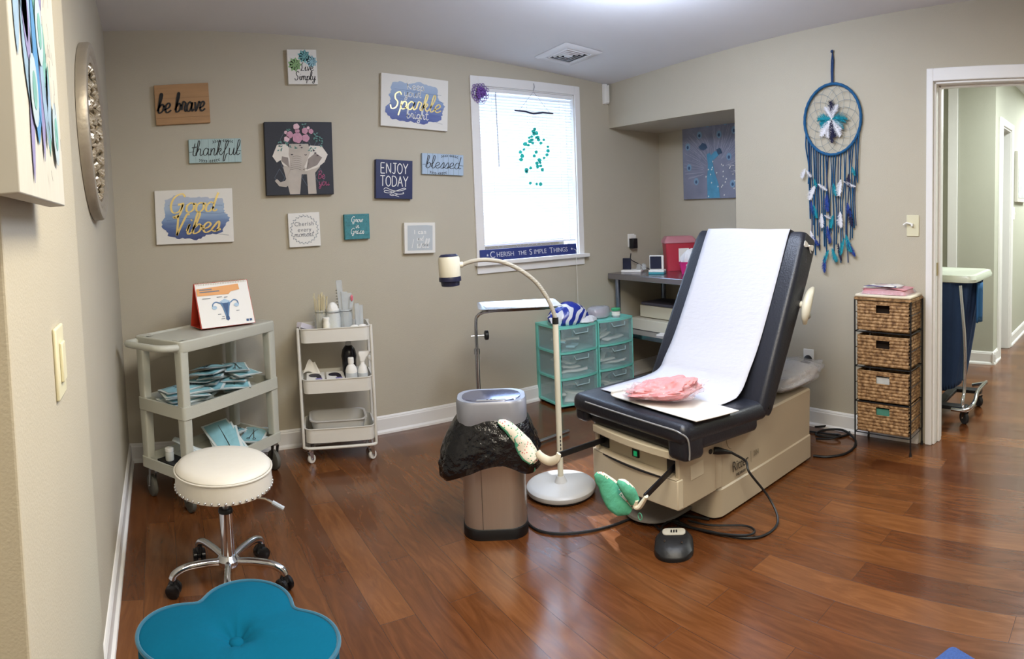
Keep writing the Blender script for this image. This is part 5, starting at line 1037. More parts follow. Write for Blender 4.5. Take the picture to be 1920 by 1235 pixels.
for ui, (ux, uy) in enumerate(((2.572, 3.232), (2.905, 3.225))):
    for k in range(3):
        z0 = .042 + k * .1735
        for j in range(4):
            lw = R_.uniform(.04, .075); ll = R_.uniform(.12, .2); b = MB(Matrix.Translation((ux + R_.uniform(-.06, .06), uy + .06 + j * .045, z0 + .012 + .016 * j)) @ Matrix.Rotation(R_.uniform(-1.2, 1.2), 4, 'Z') @ Matrix.Rotation(R_.uniform(-.25, .25), 4, 'Y'))
            b.grid(lambda u, v: ((u - .5) * ll, (v - .5) * lw, .003 * sin(7 * u + j)), 8, 3)
            o = b.build('wrapped_packet', (film if (ui == 0 and k == 2 and j < 2) else pagem), None, solid=.012)
            tag(o, '%s packet inside the %s drawer of the %s teal unit' % ('blue' if (ui == 0 and k == 2 and j < 2) else 'white', ('bottom', 'middle', 'top')[k], ('left', 'right')[ui]), 'packet', 'wrapped packets in the teal drawers')
# blue-white bag, clear bag, specimen jar
bl = mat('blue printed plastic', '2B3F95', .3, bump=.4, bscale=18); 
def bagmat():
    m = bpy.data.materials.new('blue and white printed film'); m.use_nodes = True; N = m.node_tree.nodes; L = m.node_tree.links; b = N['Principled BSDF']; tc = N.new('ShaderNodeTexCoord'); wv = N.new('ShaderNodeTexWave'); wv.inputs['Scale'].default_value = 4; wv.inputs['Distortion'].default_value = 16; L.new(tc.outputs['Object'], wv.inputs[0])
    cr = N.new('ShaderNodeValToRGB'); cr.color_ramp.interpolation = 'CONSTANT'; e = cr.color_ramp.elements; e[0].position = 0; e[0].color = lin('24379A'); e[1].position = .52; e[1].color = lin('E4E8F2'); L.new(wv.outputs['Fac'], cr.inputs[0]); L.new(cr.outputs[0], b.inputs[0]); b.inputs['Roughness'].default_value = .25; return m
b = MB(Matrix.Translation((2.565, 3.33, .549))); b.lathe([(.10, 0), (.125, .02), (.13, .05), (.11, .09), (.07, .125), (.03, .145), (.0001, .15)], n=40, sx=1.12, sy=.85, fn=lambda a, t: 1 + .13 * sin(4 * a + 5 * t) * sin(2 * a + 1) + .07 * sin(11 * a + 9 * t)); o = b.build('plastic_bag', bagmat(), None); tag(o, 'crumpled blue and white plastic bag on the left teal unit', 'bag')
b = MB(Matrix.Translation((2.67, 3.26, .549))); b.lathe([(.06, 0), (.075, .01), (.06, .03), (.035, .045), (.0001, .05)], n=30, sx=1.1, sy=.7, fn=lambda a, t: 1 + .15 * sin(3 * a + 5 * t) + .08 * sin(9 * a)); o = b.build('plastic_bag', mat('white film', 'E3E6EC', .25, bump=.6, bscale=30), None); tag(o, 'white plastic bag lying at the front of the left teal unit', 'bag')
t = empty('supply_bag', (2.845, 3.34, .549), 'clear zip bag with pink contents on the right teal unit', 'bag')
b = MB(); b.lathe([(.07, 0), (.085, .01), (.085, .04), (.075, .07), (.06, .08), (.0001, .082)], n=30, sx=1.15, sy=.8, fn=lambda a, t: 1 + .08 * sin(3 * a + 4 * t)); b.build('film', mat('clear zip film', 'CDCFD8', .15, alpha=.6, spec=.8), t)
MB().box((0, 0, .03), (.11, .08, .04)).build('contents', mat('pink contents', 'C490A0', .6, var=.4, vscale=50), t, bevel=.01); MB().box((-.01, 0, .074), (.09, .03, .012)).build('dark_strip', navy, t)
t = empty('specimen_jar', (2.935, 3.25, .549), 'clear specimen cup with a green lid on the right teal unit', 'jar'); b = MB(); b.lathe([(.027, 0), (.03, .05), (.0001, .052)], n=24); b.build('cup', mat('cup plastic', 'D3D8DC', .2, alpha=.6), t); b = MB(); b.lathe([(.033, .05), (.034, .062), (.031, .066)], n=24); b.build('lid', mat('green lid', '3E9E6C', .4), t); b = MB(); b.lathe([(.0305, .015), (.031, .042)], n=24); b.build('paper_label', pagem, t)
# ---------------- steel work table in the alcove
sst = mat('stainless steel top', 'A4A3AE', .25, 1, var=.05); galv = mat('galvanised steel', '8E98AE', .35, 1, var=.1, vscale=30)
TX0, TX1, TY0, TY1, TZT = 3.09, 3.69, 2.40, 3.50, .835
stt = empty('steel_table', (TX0, TY0, 0), 'stainless steel work table with an undershelf in the alcove', 'table'); I = inv(stt)
b = MB(I); b.b2((TX0, TY0, TZT - .004), (TX1, TY1, TZT)); b.b2((TX0, TY0, TZT - .042), (TX0 + .004, TY1, TZT - .003)); b.b2((TX1 - .004, TY0, TZT - .042), (TX1, TY1, TZT - .003)); b.b2((TX0, TY1 - .004, TZT - .042), (TX1, TY1, TZT - .003)); b.b2((TX0, TY0, TZT - .042), (TX1, TY0 + .004, TZT - .003)); b.build('tabletop', sst, stt, bevel=.002)
USZ = .40
b = MB(I); b.b2((TX0 + .02, TY0 + .02, USZ - .004), (TX1 - .02, TY1 - .02, USZ)); b.b2((TX0 + .02, TY0 + .02, USZ - .03), (TX0 + .024, TY1 - .02, USZ)); b.build('undershelf', sst, stt, bevel=.001)
for (x, y) in ((TX0 + .05, TY1 - .05), (TX0 + .05, TY0 + .05), (TX1 - .05, TY1 - .05), (TX1 - .05, TY0 + .05)):
    b = MB(I); b.cyl((x, y, .02), (x, y, TZT - .02), .019, n=18); lg = b.build('leg', galv, stt); b = MB(I); b.lathe([(.012, 0), (.022, .004), (.022, .03)], (x, y, 0), 16); b.build('foot', steelm, lg)
# things on the table
def on_table(px, py, z=TZT): return at(px, py, z=z)
for i, (px, py, lab) in enumerate(((1171, 503, 'white scale-like device with dark tilted screen, left on the steel table'), (1226, 502, 'white and teal device with dark screen, right of the first on the steel table'))):
    c = V(((3.26, 3.42), (3.26, 3.15))[i]).to_3d(); c.z = TZT
    t = empty('monitor_device', c, lab, 'medical device', 'devices on the steel table', rz=radians(-58))
    if i == 0: MB().b2((-.07, -.05, 0), (.085, .05, .018)).build('base', whitep, t, bevel=.004); MB().b2((-.068, .0, .018), (-.005, .02, .105)).build('screen', mat('dark screen', '20253A', .15), t, bevel=.003)
    else:
        MB().b2((-.055, -.04, 0), (.06, .05, .015)).build('tray', mat('teal stand', '3E8E98', .4), t, bevel=.003); MB().b2((-.055, -.04, .015), (.06, .05, .03)).build('base', whitep, t, bevel=.004)
        MB().b2((-.055, .0, .03), (.05, .02, .135)).build('screen_frame', whitep, t, bevel=.004); MB().b2((-.05, -.003, .036), (.035, .0005, .128)).build('screen', mat('dark screen', '20253A', .15), t)
for i, (x, y) in enumerate(((3.30, 3.38), (3.335, 3.36), (3.31, 3.335))):
    b = MB(Matrix.Translation((x, y, TZT + .018))); b.lathe([(.016, 0), (.02, .01), (.018, .035), (.008, .042), (.0001, .044)], n=16); o = b.build('glass_bulb', clearg, None); tag(o, ('clear glass bulb nearest the dark screen', 'clear glass bulb in the middle of the three on the device', 'clear glass bulb furthest right on the device')[i], 'glass bulb', 'small clear bulbs on the white device')
o = MB().tube(catmull([at(1183, 475, y=YB - .045), at(1183, 486, y=YB - .03), V((3.40, 3.49, TZT + .05)), V((3.44, 3.42, TZT + .012)), V((3.47, 3.32, TZT + .006)), V((3.38, 3.25, TZT + .006))], 6), .0035, 6).build('charger_cable', blk, None); tag(o, 'thin black cable from the wall charger to the table', 'cable')
shx = mat('sharps red', 'C23A4A', .35, alpha=.9, var=.05)
t = empty('sharps_container', (3.56, 3.2, TZT + .001), 'large red sharps container on the steel table against the wall', 'sharps container', rz=radians(-35))
b = MB(); b.loft([[(x, y, 0) for x, y in rrect(.21, .14, .02, 4)], [(x, y, .21) for x, y in rrect(.235, .16, .02, 4)], [(x, y, .213) for x, y in rrect(.225, .15, .02, 4)]]); b.build('body', shx, t)
b = MB(); b.loft([[(x, y, .212) for x, y in rrect(.255, .175, .02, 4)], [(x, y, .228) for x, y in rrect(.25, .17, .02, 4)], [(x, y + .01, .262) for x, y in rrect(.20, .13, .02, 4)]]); b.build('lid', mat('pale red lid', 'D08A94', .3, alpha=.75), t); MB().b2((-.02, -.0835, .07), (.06, -.079, .17)).build('paper_label', pagem, t)
t = empty('pink_basket', (3.40, 2.93, TZT + .001), 'bright pink plastic basket on the steel table by the exam table', 'basket', rz=radians(-60))
pkm = mat('hot pink plastic', 'D02A78', .35)
b = MB(); b.loft([[(x, y, 0) for x, y in rrect(.14, .10, .02, 4)], [(x, y, .085) for x, y in rrect(.175, .135, .025, 4)], [(x, y, .088) for x, y in rrect(.18, .14, .025, 4)], [(x, y, .088) for x, y in rrect(.165, .125, .022, 4)], [(x, y, .005) for x, y in rrect(.13, .09, .018, 4)]]); b.build('basket', pkm, t)
b = MB(); b.loft([[(x, -.0605 - .0015, z + .066) for x, z in rrect(.06, .018, .008, 4)], [(x, -.075, z + .066) for x, z in rrect(.06, .018, .008, 4)]]); b.build('handle_slot', mat('pale slot', 'E8C6D4', .5), t)
b = MB(Matrix.Translation((3.40, 2.93, TZT + .055))); b.lathe([(.05, 0), (.068, .03), (.075, .06), (.06, .095), (.035, .12), (.0001, .13)], n=30, fn=lambda a, q: 1 + .18 * sin(3 * a + 6 * q) + .1 * sin(7 * a)); o = b.build('tissue', mat('white tissue', 'E8E6E8', .7, bump=.5, bscale=30), None); tag(o, 'crumpled white tissue rising from the pink basket', 'tissue')
# boxes on the undershelf
o = MB(Matrix.Translation((3.42, 3.14, USZ + .041)) @ Matrix.Rotation(radians(0), 4, 'Z')).box((0, 0, 0), (.34, .62, .08)).build('storage_box', cream, None, bevel=.004); tag(o, 'long flat cream box lying on the steel undershelf', 'box')
o = MB(Matrix.Translation((3.45, 3.12, USZ + .082 + .05))).box((0, 0, 0), (.26, .56, .09)).build('storage_box', cream, None, bevel=.004); tag(o, 'smaller cream box stacked on the long one', 'box')
o = MB(Matrix.Translation((3.45, 3.12, USZ + .178 + .012))).box((0, 0, 0), (.25, .54, .02)).build('dark_binder', mat('grey binder', '5A5868', .5), None, bevel=.003); tag(o, 'flat grey binder on top of the cream boxes', 'binder')
o = MB(Matrix.Translation((3.225, 2.98, USZ + .006)) @ Matrix.Rotation(.3, 4, 'Z')).box((0, 0, 0), (.07, .22, .01)).build('paper_stack', pagem, None); tag(o, 'loose white papers at the front of the undershelf', 'papers')
o = MB(Matrix.Translation((3.235, 2.80, USZ + .010)) @ Matrix.Rotation(-.4, 4, 'Z')).box((0, 0, 0), (.07, .12, .018)).build('sample_packet', mat('red and white print', 'A85A78', .5, var=.8, vscale=50), None, bevel=.003); tag(o, 'small red and white packet on the undershelf edge', 'packet')
t = empty('wire_basket', (3.235, 2.63, USZ + .001), 'small dark wire basket at the near end of the undershelf', 'basket'); b = MB()
for k in range(5):
    z = .0045 + k * .018; g_ = 1 + k * .06; b.tube([(x * g_, y * g_, z) for x, y in rrect(.09, .13, .02, 3)], .002, 5, closed=True)
for (x, y) in rrect(.09, .13, .02, 3): b.tube([(x, y, .003), (x * 1.24, y * 1.24, .078)], .0016, 5)
b.build('wire_frame', mat('dark wire coat', '22263A', .5), t)
# ================================================================ EXAM TABLE
putty = mat('putty enamel', 'BCAF9A', .42, var=.02, bump=.02); putty2 = mat('cream drawer enamel', 'CFC5B0', .4, var=.015); uph = mat('black vinyl upholstery', '20222B', .38, bump=.12, bscale=120, var=.06); uph2 = mat('black vinyl inner', '16171D', .4)
et = empty('exam_table', (1.7, 1.57, 0), 'beige exam table with black reclining upholstery and raised backrest', 'exam table'); I = inv(et)
b = MB(I)
def body_ring(z, g=0, x1=2.725):
    y0, y1, x0, r = 1.57 - g, 2.10, 1.945 - g, .05
    o = []
    for i in range(7): a = radians(180 + 90 * i / 6); o.append((x0 + r + r * cos(a), y0 + r + r * sin(a), z))
    o += [(x1, y0, z), (x1, y1, z)]
    for i in range(7): a = radians(90 + 90 * i / 6); o.append((x0 + r + r * cos(a), y1 - r + r * sin(a), z))
    return o
b.loft([body_ring(.012), body_ring(.126), body_ring(.132, -.006), body_ring(.14, -.0065), body_ring(.366), body_ring(.374, -.008)]); b.build('base_body', putty, et, smooth=30)
b = MB(I); b.b2((1.96, 1.60, 0), (2.70, 2.08, .014)); b.build('plinth', blk, et)
HX0, HX1, HY0, HY1 = 1.715, 1.985, 1.566, 2.06
b = MB(I); b.b2((HX0, HY0, .142), (HX1 - .045, HY0 + .02, .372)); b.b2((HX0, HY1 - .02, .142), (HX1 - .045, HY1, .372)); b.b2((HX0 + .05, HY0 + .002, .142), (HX1, HY1 - .002, .372)); b.build('front_housing', putty, et, bevel=.004)
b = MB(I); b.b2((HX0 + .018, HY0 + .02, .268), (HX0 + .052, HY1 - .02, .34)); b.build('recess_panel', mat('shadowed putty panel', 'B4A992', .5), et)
n = 12
def frontplate(z0, z1, xa, bow, nm, m, y0=HY0 + .001, y1=HY1 - .001, xb=HX0 + .02, **k):
    o = [(xa - bow * (1 - (2 * i / n - 1) ** 2), y0 + (y1 - y0) * i / n) for i in range(n + 1)] + [(xb, y1), (xb, y0)]
    return MB(I).prism(o, z0, z1).build(nm, m, et, smooth=30, bevel=.004, **k)
frontplate(.342, .374, 1.702, .018, 'front_rail', putty2)
dr = frontplate(.148, .264, 1.702, .014, 'front_drawer', putty2, HY0 - .004, HY1 + .002)
frontplate(.2655, .2695, 1.70, .014, 'drawer_ledge', putty)
b = MB(I); o_ = [(1.694 - .014 * (1 - (2 * i / n - 1) ** 2), HY0 + .06 + .36 * i / n) for i in range(n + 1)]
b.tube([(x + .004, y, .262) for x, y in o_], .004, 6); b.build('drawer_lip', blk, et)
for y in (1.605, 2.02): b = MB(I); b.b2((HX0 + .012, y - .035, .278), (HX0 + .03, y + .035, .336)); b.build('stirrup_socket', blk, et)
b = MB(I); b.b2((HX0 + .010, 1.80, .286), (HX0 + .03, 1.835, .32)); sw = b.build('power_switch', blk, et); MB(I).b2((HX0 + .006, 1.806, .293), (HX0 + .012, 1.823, .312)).build('green_light', mat('green lit rocker', '1E8A5A', .3, emit='2AE08A', estr=.25), sw)
MB(I).b2((1.78, HY0 - .002, .24), (1.86, HY0, .30)).build('side_door_outline', putty2, et, bevel=.001)
for x in (1.955, ): MB(I).tube([(1.905, HY0 - .001, .318), (1.905, HY0 - .005, .318)], .010, 14).build('power_inlet', blk, et)
# foot step of the table (curved plate close to the floor)
b = MB(I); b.prism([(1.84 + .125 * cos(a), 1.83 + .125 * sin(a)) for a in [radians(90 + 180 * i / 20) for i in range(21)]] + [(1.96, 1.705), (1.96, 1.955)], .02, .032); b.build('foot_step', mat('grey step', '8C8A88', .4, .3), et)
# wordmark on the side
text('wordmark', 'Ritter', .062, mat('dark wordmark', '4C463E', .6), et, I @ V((2.115, 1.5692, .195)), sx=.8)
text('model_mark', '204', .034, mat('grey wordmark', '8C8474', .6), et, I @ V((2.235, 1.5692, .205)), sx=.8); MB(I).b2((2.193, 1.5685, .175), (2.195, 1.5695, .225)).build('wordmark_bar', MATS['grey wordmark'], et)
text('maker_mark', 'MIDMARK', .018, MATS['dark wordmark'], et, I @ V((2.12, 1.5692, .155)), sx=.9)
MB(I).tube([(2.06 + .04 * cos(a), 1.5695, .33 + .05 * sin(a)) for a in [radians(150 + 12 * i) for i in range(10)]], .0012, 4).build('panel_curve', MATS['grey wordmark'], et)
# upholstery: seat
SY0, SY1 = 1.497, 2.165
def tw(p):       # the near back corner of the seat sags a little
    x, y, z = p; k = max(0, min(1, (SY1 - y) / (SY1 - SY0))) * max(0, min(1, (x - 1.70) / .47)); return (x, y, z - .045 * k * max(0, min(1, (.62 - z) / .12)))
def rbox(x0, x1, y0, y1, z0, z1, r, tf=tw, nx=6):
    R = []; 
    for i in range(nx + 1):
        pass
    prof = []
    for (cx, cz_, a0) in ((x0 + r, z0 + r, 180), (x1 - r, z0 + r, 270), (x1 - r, z1 - r, 0), (x0 + r, z1 - r, 90)):
        for k in range(5): a = radians(a0 + 90 * k / 4); prof.append((cx + r * cos(a), cz_ + r * sin(a)))
    cxm, czm = (x0 + x1) / 2, (z0 + z1) / 2; rings = []
    for (y, s) in [(y0, r)] + [(y0 + r * (1 - cos(radians(30 * k))), r * (1 - sin(radians(30 * k)))) for k in (1, 2, 3)] + [(y0 + r + (y1 - y0 - 2 * r) * k / 6, 0) for k in range(1, 6)] + [(y1 - r + r * sin(radians(30 * k)), r * (1 - cos(radians(30 * k)))) for k in (0, 1, 2)] + [(y1, r)]:
        ring = []
        for (x, z) in prof:
            dx = (x - cxm); dz = (z - czm); X = cxm + dx * (1 - s / ((x1 - x0) / 2)); Z = czm + dz * (1 - s / ((z1 - z0) / 2)); ring.append(tf((X, y, Z)))
        rings.append(ring)
    return rings
b = MB(I); b.loft(rbox(1.672, 2.24, SY0, SY1, .418, .498, .03)); b.build('seat_cushion', uph, et, smooth=60)
b = MB(I); b.loft(rbox(1.684, 1.80, SY0 + .004, SY0 + .105, .352, .47, .022)); b.loft(rbox(1.80 - .03, 2.16, SY0 + .004, SY0 + .08, .385, .47, .02)); b.build('seat_side_block', uph, et, smooth=60)
b = MB(I); b.loft(rbox(1.684, 1.78, SY1 - .085, SY1 - .004, .375, .47, .02)); b.build('seat_side_block', uph, et, smooth=60)
b = MB(I); b.loft(rbox(1.705, 2.1, SY0 + .10, SY1 - .082, .374, .43, .02)); b.build('inner_cushion', uph2, et, smooth=60)
b = MB(I); pts = [(1.6705, y, .478) for y in [SY1 - .1 - (SY1 - SY0 - .15) * i / 10 for i in range(11)]] + [(1.676, SY0 + .02, .47), (1.69, SY0 - .001, .45), (1.70, SY0 - .001, .40), (1.70, SY0 + .001, .365)]
b.tube([tw(p) for p in catmull(pts, 3)], .0035, 6); b.build('clear_piping', mat('clear vinyl piping', '9C9C9E', .15, alpha=.7), et)
# backrest
d = V((.385, 0, .725)).normalized(); nrm = V((d.z, 0, -d.x)); F0 = V((2.185, 0, .452)); LB = .835
def bp3(s, y, t): return F0 + d * s + nrm * t + V((0, y, 0))
b = MB(I); rings = []
for (s, k) in ((-.035, .35), (-.02, .1), (.0, 0), (.2, 0), (.42, 0), (.62, 0), (.78, 0), (.82, .12), (LB, .3)):
    th = .105 + .035 * max(0, min(1, s / LB)); ya, yb_ = SY0 - .002, SY1 + .03 - .012 * s; r = .026; ring = []
    if s > .74: ya += (s - .74) * .12; yb_ -= (s - .74) * .12
    for (cy_, ct, a0) in ((ya + r, r, 180), (yb_ - r, r, 270), (yb_ - r, th - r, 0), (ya + r, th - r, 90)):
        for q in range(5):
            a = radians(a0 + 90 * q / 4); Y = cy_ + r * cos(a); T = ct + r * sin(a)
            Y = (ya + yb_) / 2 + (Y - (ya + yb_) / 2) * (1 - .03 * k); T = th / 2 + (T - th / 2) * (1 - k * .6)
            ring.append(bp3(s, Y, T))
    rings.append(ring)
b.loft(rings); b.build('backrest', uph, et, smooth=50)
b = MB(I); b.cyl((2.235, SY0 + .004, .425), (2.235, SY0 + .05, .425), .022); b.cyl((2.235, SY0 - .004, .425), (2.235, SY0 + .004, .425), .010); b.build('hinge', blk, et)
q = bp3(.47, SY0 - .012, .075)
b = MB(I); 
cv = catmull([bp3(.60, SY0 - .018, .155), bp3(.56, SY0 - .03, .12), bp3(.50, SY0 - .032, .112), bp3(.45, SY0 - .03, .125), bp3(.42, SY0 - .02, .155)], 4); b.tube(cv, [.010 + .014 * sin(pi * i / (len(cv) - 1)) for i in range(len(cv))], 10); b.tube([bp3(.5, SY0 + .01, .11), bp3(.5, SY0 - .035, .115)], .016, 12); b.build('recline_handle', cream, et)
b = MB(I); kb = bp3(.455, SY0 - .035, .135); b.sphere(kb, .018, 12, 8); b.build('handle_knob', mat('grey-green knob', '8C8A80', .4), et)
# paper roll sheet: over the backrest and down on the seat
ppm = mat('exam paper', 'C3C4CD', .8, bump=.25, bscale=26, var=.015, stretch=(1, 1, 3))
path = [bp3(LB + .012, 0, .06), bp3(LB + .006, 0, .01), bp3(LB - .02, 0, -.006), bp3(.6, 0, -.005), bp3(.4, 0, -.006), bp3(.24, 0, -.012), bp3(.12, 0, -.03), V((2.175, 0, .525)), V((2.09, 0, .509)), V((2.0, 0, .504)), V((1.86, 0, .503)), V((1.79, 0, .503))]
P_ = catmull(path, 5); nP = len(P_) - 1
def pap_f(u, v):
    i = min(int(u * nP), nP - 1); p = P_[i].lerp(P_[i + 1], u * nP - i); y0 = 1.588; y1 = 2.10 + .02 * max(0, (.62 - p.z)); p = V((p.x, y0 + (y1 - y0) * v, p.z + .0015 * sin(9 * v + 13 * u)))
    if u > .62: 
        k = 1 - v; pass
        p.z -= .042 * max(0, min(1, (SY1 - p.y) / (SY1 - SY0))) * max(0, min(1, (p.x - 1.7) / .47)) * min(1, (u - .62) / .08)
    return tuple(p)
b = MB(I); b.grid(pap_f, 70, 16); o = b.build('paper_sheet', ppm, None, smooth=60, solid=.0012)
o.matrix_world = Matrix.Translation(et.location); tag(o, 'long white exam paper sheet down the backrest and seat', 'exam paper')
# absorbent pad
pd = [(1.742, 2.03), (1.732, 1.488), (1.985, 1.476), (1.99, 1.99)]
def padf(u, v):
    x = (pd[0][0] * (1 - u) + pd[1][0] * u) * (1 - v) + (pd[3][0] * (1 - u) + pd[2][0] * u) * v; y = (pd[0][1] * (1 - u) + pd[1][1] * u) * (1 - v) + (pd[3][1] * (1 - u) + pd[2][1] * u) * v
    x_, y_, z = tw((x, y, .498)); return (x - (.012 if u < .05 else 0) * 0, y + (.03 * (1 - cos(min(1, max(0, .12 - u) / .12) * 2.6)) - .0 if u < .12 else 0) * -1, z + .0115 + .002 * sin(5 * u) * sin(3 * v) + .024 * (1 - cos(min(1, max(0, .14 - u) / .14) * 2.4)) / 2)
b = MB(); b.grid(padf, 40, 10); o = b.build('absorbent_pad', mat('cream white pad', 'DCDAD8', .8), None, solid=.004); tag(o, 'folded white pad across the front of the exam seat', 'pad')
# pink gown in clear plastic
t = empty('wrapped_gown', (1.855, 1.775, .513), 'rolled pink gown in a crinkled clear bag on the exam seat', 'gown', rz=radians(-62))
fn1 = lambda a, q: 1 + .12 * sin(3 * a + 1 + 2 * q) + .08 * sin(7 * a + 9 * q) + .05 * sin(15 * a + 14 * q) + .10 * noise.noise(V((cos(a) * 3, sin(a) * 3, q * 5)))
def crum(kx, ky, kz, amp, fq, sd):
    def f(u, v):
        a = u * 2 * pi; e = v * pi; X = sin(e) * cos(a); Y = sin(e) * sin(a); Z = -cos(e); P = V((X * fq, Y * fq, Z * fq + sd)); q = 1 + amp * noise.noise(P) + amp * .5 * abs(noise.noise(P * 2.3)) + amp * .12 * noise.noise(P * 5)
        return (math.copysign(abs(X) ** .8, X) * kx * q, math.copysign(abs(Y) ** .8, Y) * ky * q, max(.001, kz * (1 + Z) * q * (1 + .35 * X)))
    return f
b = MB(); b.grid(crum(.135, .095, .036, .30, 1.8, 3), 90, 40); b.build('gown', mat('rose pink paper', 'D68E90', .6, bump=1, bscale=24, var=.22, vscale=16), t)
b = MB(); b.grid(crum(.150, .102, .030, .40, 3.1, 7), 90, 40); b.build('clear_bag', mat('crinkled clear bag', 'E8D4D8', .1, alpha=.28, spec=.9, bump=.9, bscale=50), t)
# ribbon bow on the backrest
t = empty('ribbon_bow', bp3(.775, SY0 - .003, .045), 'small white ribbon bow tied at the top side of the backrest', 'ribbon')
Rm = Matrix.Rotation(radians(20), 4, 'Y'); b = MB(Rm)
for s in (-1, 1): b.loft([[(s * x, -.003 + dy, z) for dy in (-.0012, .0012) for z in ((w, -w) if dy < 0 else (-w, w))] for x, w in ((.003, .004), (.02, .011), (.038, .015), (.045, .010))])
b.build('loops', whitep, t); MB(Rm).sphere((0, -.004, 0), .006, 8, 6).build('knot', whitep, t)
b = MB(Rm); b.tube([(0, -.004, 0), (.018, -.005, -.02), (.03, -.004, -.028)], .003, 5, flat=.4); b.build('tail', whitep, t)
# pillow in a clear bag behind the backrest
t = empty('bagged_pillow', (2.70, 1.74, .376), 'white pillow in a clear plastic bag on the rear deck of the exam table', 'pillow')
def pil(kx, ky, kz, wob, z0=0, tip=0):
    def f(u, v):
        a = u * 2 * pi; e = v * pi; X = sin(e) * cos(a); Y = sin(e) * sin(a); Z = -cos(e); X = math.copysign(abs(X) ** .6, X); Y = math.copysign(abs(Y) ** .6, Y)
        q = 1 + wob * noise.noise(V((X * 2.2, Y * 2.2, Z * 2 + 3)))
        x = X * kx * q; y = Y * ky * q; z = z0 + kz * (1 + Z) * q * (1 - .22 * abs(X) ** 3)
        z += .09 * max(0, x) * (.6 if tip else .4); 
        if tip and x > .14 and y < 0: x += (x - .14) * .8
        return (x, y, max(z, 0.001))
    return f
b = MB(); b.grid(pil(.20, .17, .050, .12, .004), 40, 16); b.build('pillow', mat('pillow cotton', 'C9C7CC', .85, bump=.3, bscale=20), t, doubles=True, smooth=70)
b = MB(); b.grid(pil(.225, .185, .057, .22, 0, 1), 48, 18); b.build('clear_bag', mat('cloudy bag film', 'D8DAE2', .15, alpha=.35, spec=.9, bump=.8, bscale=22), t, doubles=True, smooth=70)
# ---------------- stirrups with oven mitts
barm = mat('black bar steel', '1C1B20', .3, .4); heel = mat('cream heel cup', 'DDD3BE', .4)
mint = mat('mint quilted cloth', '56AC8E', .85, bump=.4, bscale=45, var=.08, vscale=18)
def floral():
    m = bpy.data.materials.new('floral cloth'); m.use_nodes = True; N = m.node_tree.nodes; L = m.node_tree.links; b = N['Principled BSDF']; tc = N.new('ShaderNodeTexCoord')
    v = N.new('ShaderNodeTexVoronoi'); v.inputs['Scale'].default_value = 95; L.new(tc.outputs['Object'], v.inputs[0]); r1 = N.new('ShaderNodeMath'); r1.operation = 'LESS_THAN'; r1.inputs[1].default_value = .28; L.new(v.outputs['Distance'], r1.inputs[0])
    n1 = N.new('ShaderNodeTexNoise'); n1.inputs['Scale'].default_value = 22; L.new(tc.outputs['Object'], n1.inputs[0]); g1 = N.new('ShaderNodeMath'); g1.operation = 'GREATER_THAN'; g1.inputs[1].default_value = .52; L.new(n1.outputs['Fac'], g1.inputs[0])
    cr = N.new('ShaderNodeMix'); cr.data_type = 'RGBA'; L.new(g1.outputs[0], cr.inputs[0]); cr.inputs[6].default_value = lin('4E9A72'); cr.inputs[7].default_value = lin('CC6A62')
    mu = N.new('ShaderNodeMix'); mu.data_type = 'RGBA'; L.new(r1.outputs[0], mu.inputs[0]); mu.inputs[6].default_value = lin('E6DCCB'); L.new(cr.outputs[2], mu.inputs[7]); L.new(mu.outputs[2], b.inputs[0]); b.inputs['Roughness'].default_value = .85; return m
flo = floral()
def mitt(name_label, path, widths, thk, upv, floral_side, thumb, loop_at, bar_from, bar_to, cup):
    st_ = empty('stirrup', bar_from, name_label[0], 'stirrup'); J = inv(st_)
    b = MB(J); bd = (V(bar_to) - V(bar_from)).normalized(); sd = bd.cross(V((0, 0, 1))).normalized()
    b.loft([[V(p) + sd * s * .004 + V((0, 0, h * .0115)) for s, h in ((-1, -1), (1, -1), (1, 1), (-1, 1))] for p in (bar_from, bar_to)]); b.build('bar', barm, st_, bevel=.001)
    b = MB(J); cc = catmull(cup, 5); b.tube(cc, [.012 + .006 * sin(pi * i / (len(cc) - 1)) for i in range(len(cc))], 10, flat=.55); b.build('heel_cup', heel, st_)
    g = empty('oven_mitt', path[0], name_label[1], 'oven mitt'); J = inv(g)
    def tube2(P, W, T, nm):
        P = catmull(P, 5); k = len(P); vs = []; rings = []; b = MB(J); n = 20
        for i, p in enumerate(P):
            t = (P[min(i + 1, k - 1)] - P[max(i - 1, 0)]).normalized(); s = t.cross(V(upv)).normalized(); u = s.cross(t).normalized(); f = i / (k - 1) * (len(W) - 1); j = min(int(f), len(W) - 2); w = W[j] + (W[j + 1] - W[j]) * (f - j); h = T * min(1, w / max(W) * 1.15)
            rings.append([p + s * w * cos(2 * pi * q / n) + u * h * sin(2 * pi * q / n) for q in range(n)])
        b.loft(rings)
        # faces whose centre lies on the patterned side take the floral cloth
        m = 0
        for fi in range(len(b.f)):
            q = fi % n if fi < (k - 1) * n else -1
            fv = b.f[fi]; cc_ = sum((V(b.v[i_]) for i_ in fv), V((0, 0, 0))) / len(fv); ri = min(fi // n, k - 1); ax_ = sum((V(b.v[ri * n + i_]) for i_ in range(n)), V((0, 0, 0))) / n
            b.mi[fi] = 1 if (q >= 0 and (cc_ - ax_).normalized().dot(V(floral_side[:3]).normalized()) > floral_side[3]) else 0
        return b.build(nm, [mint, flo], g, smooth=60)
    tube2([V(p) for p in path], widths, thk, 'hand'); tube2([V(p) for p in thumb[0]], thumb[1], thk * .8, 'thumb')
    c = V(loop_at); b = MB(J); b.tube([c + V((.0, .010 * cos(t), -.012 + .013 * sin(t))) for t in [2 * pi * i / 12 for i in range(12)]], .0016, 5, closed=True); b.build('hanging_loop', mint, g)
A = lambda px, py, x: tuple(at(px, py, x=x))
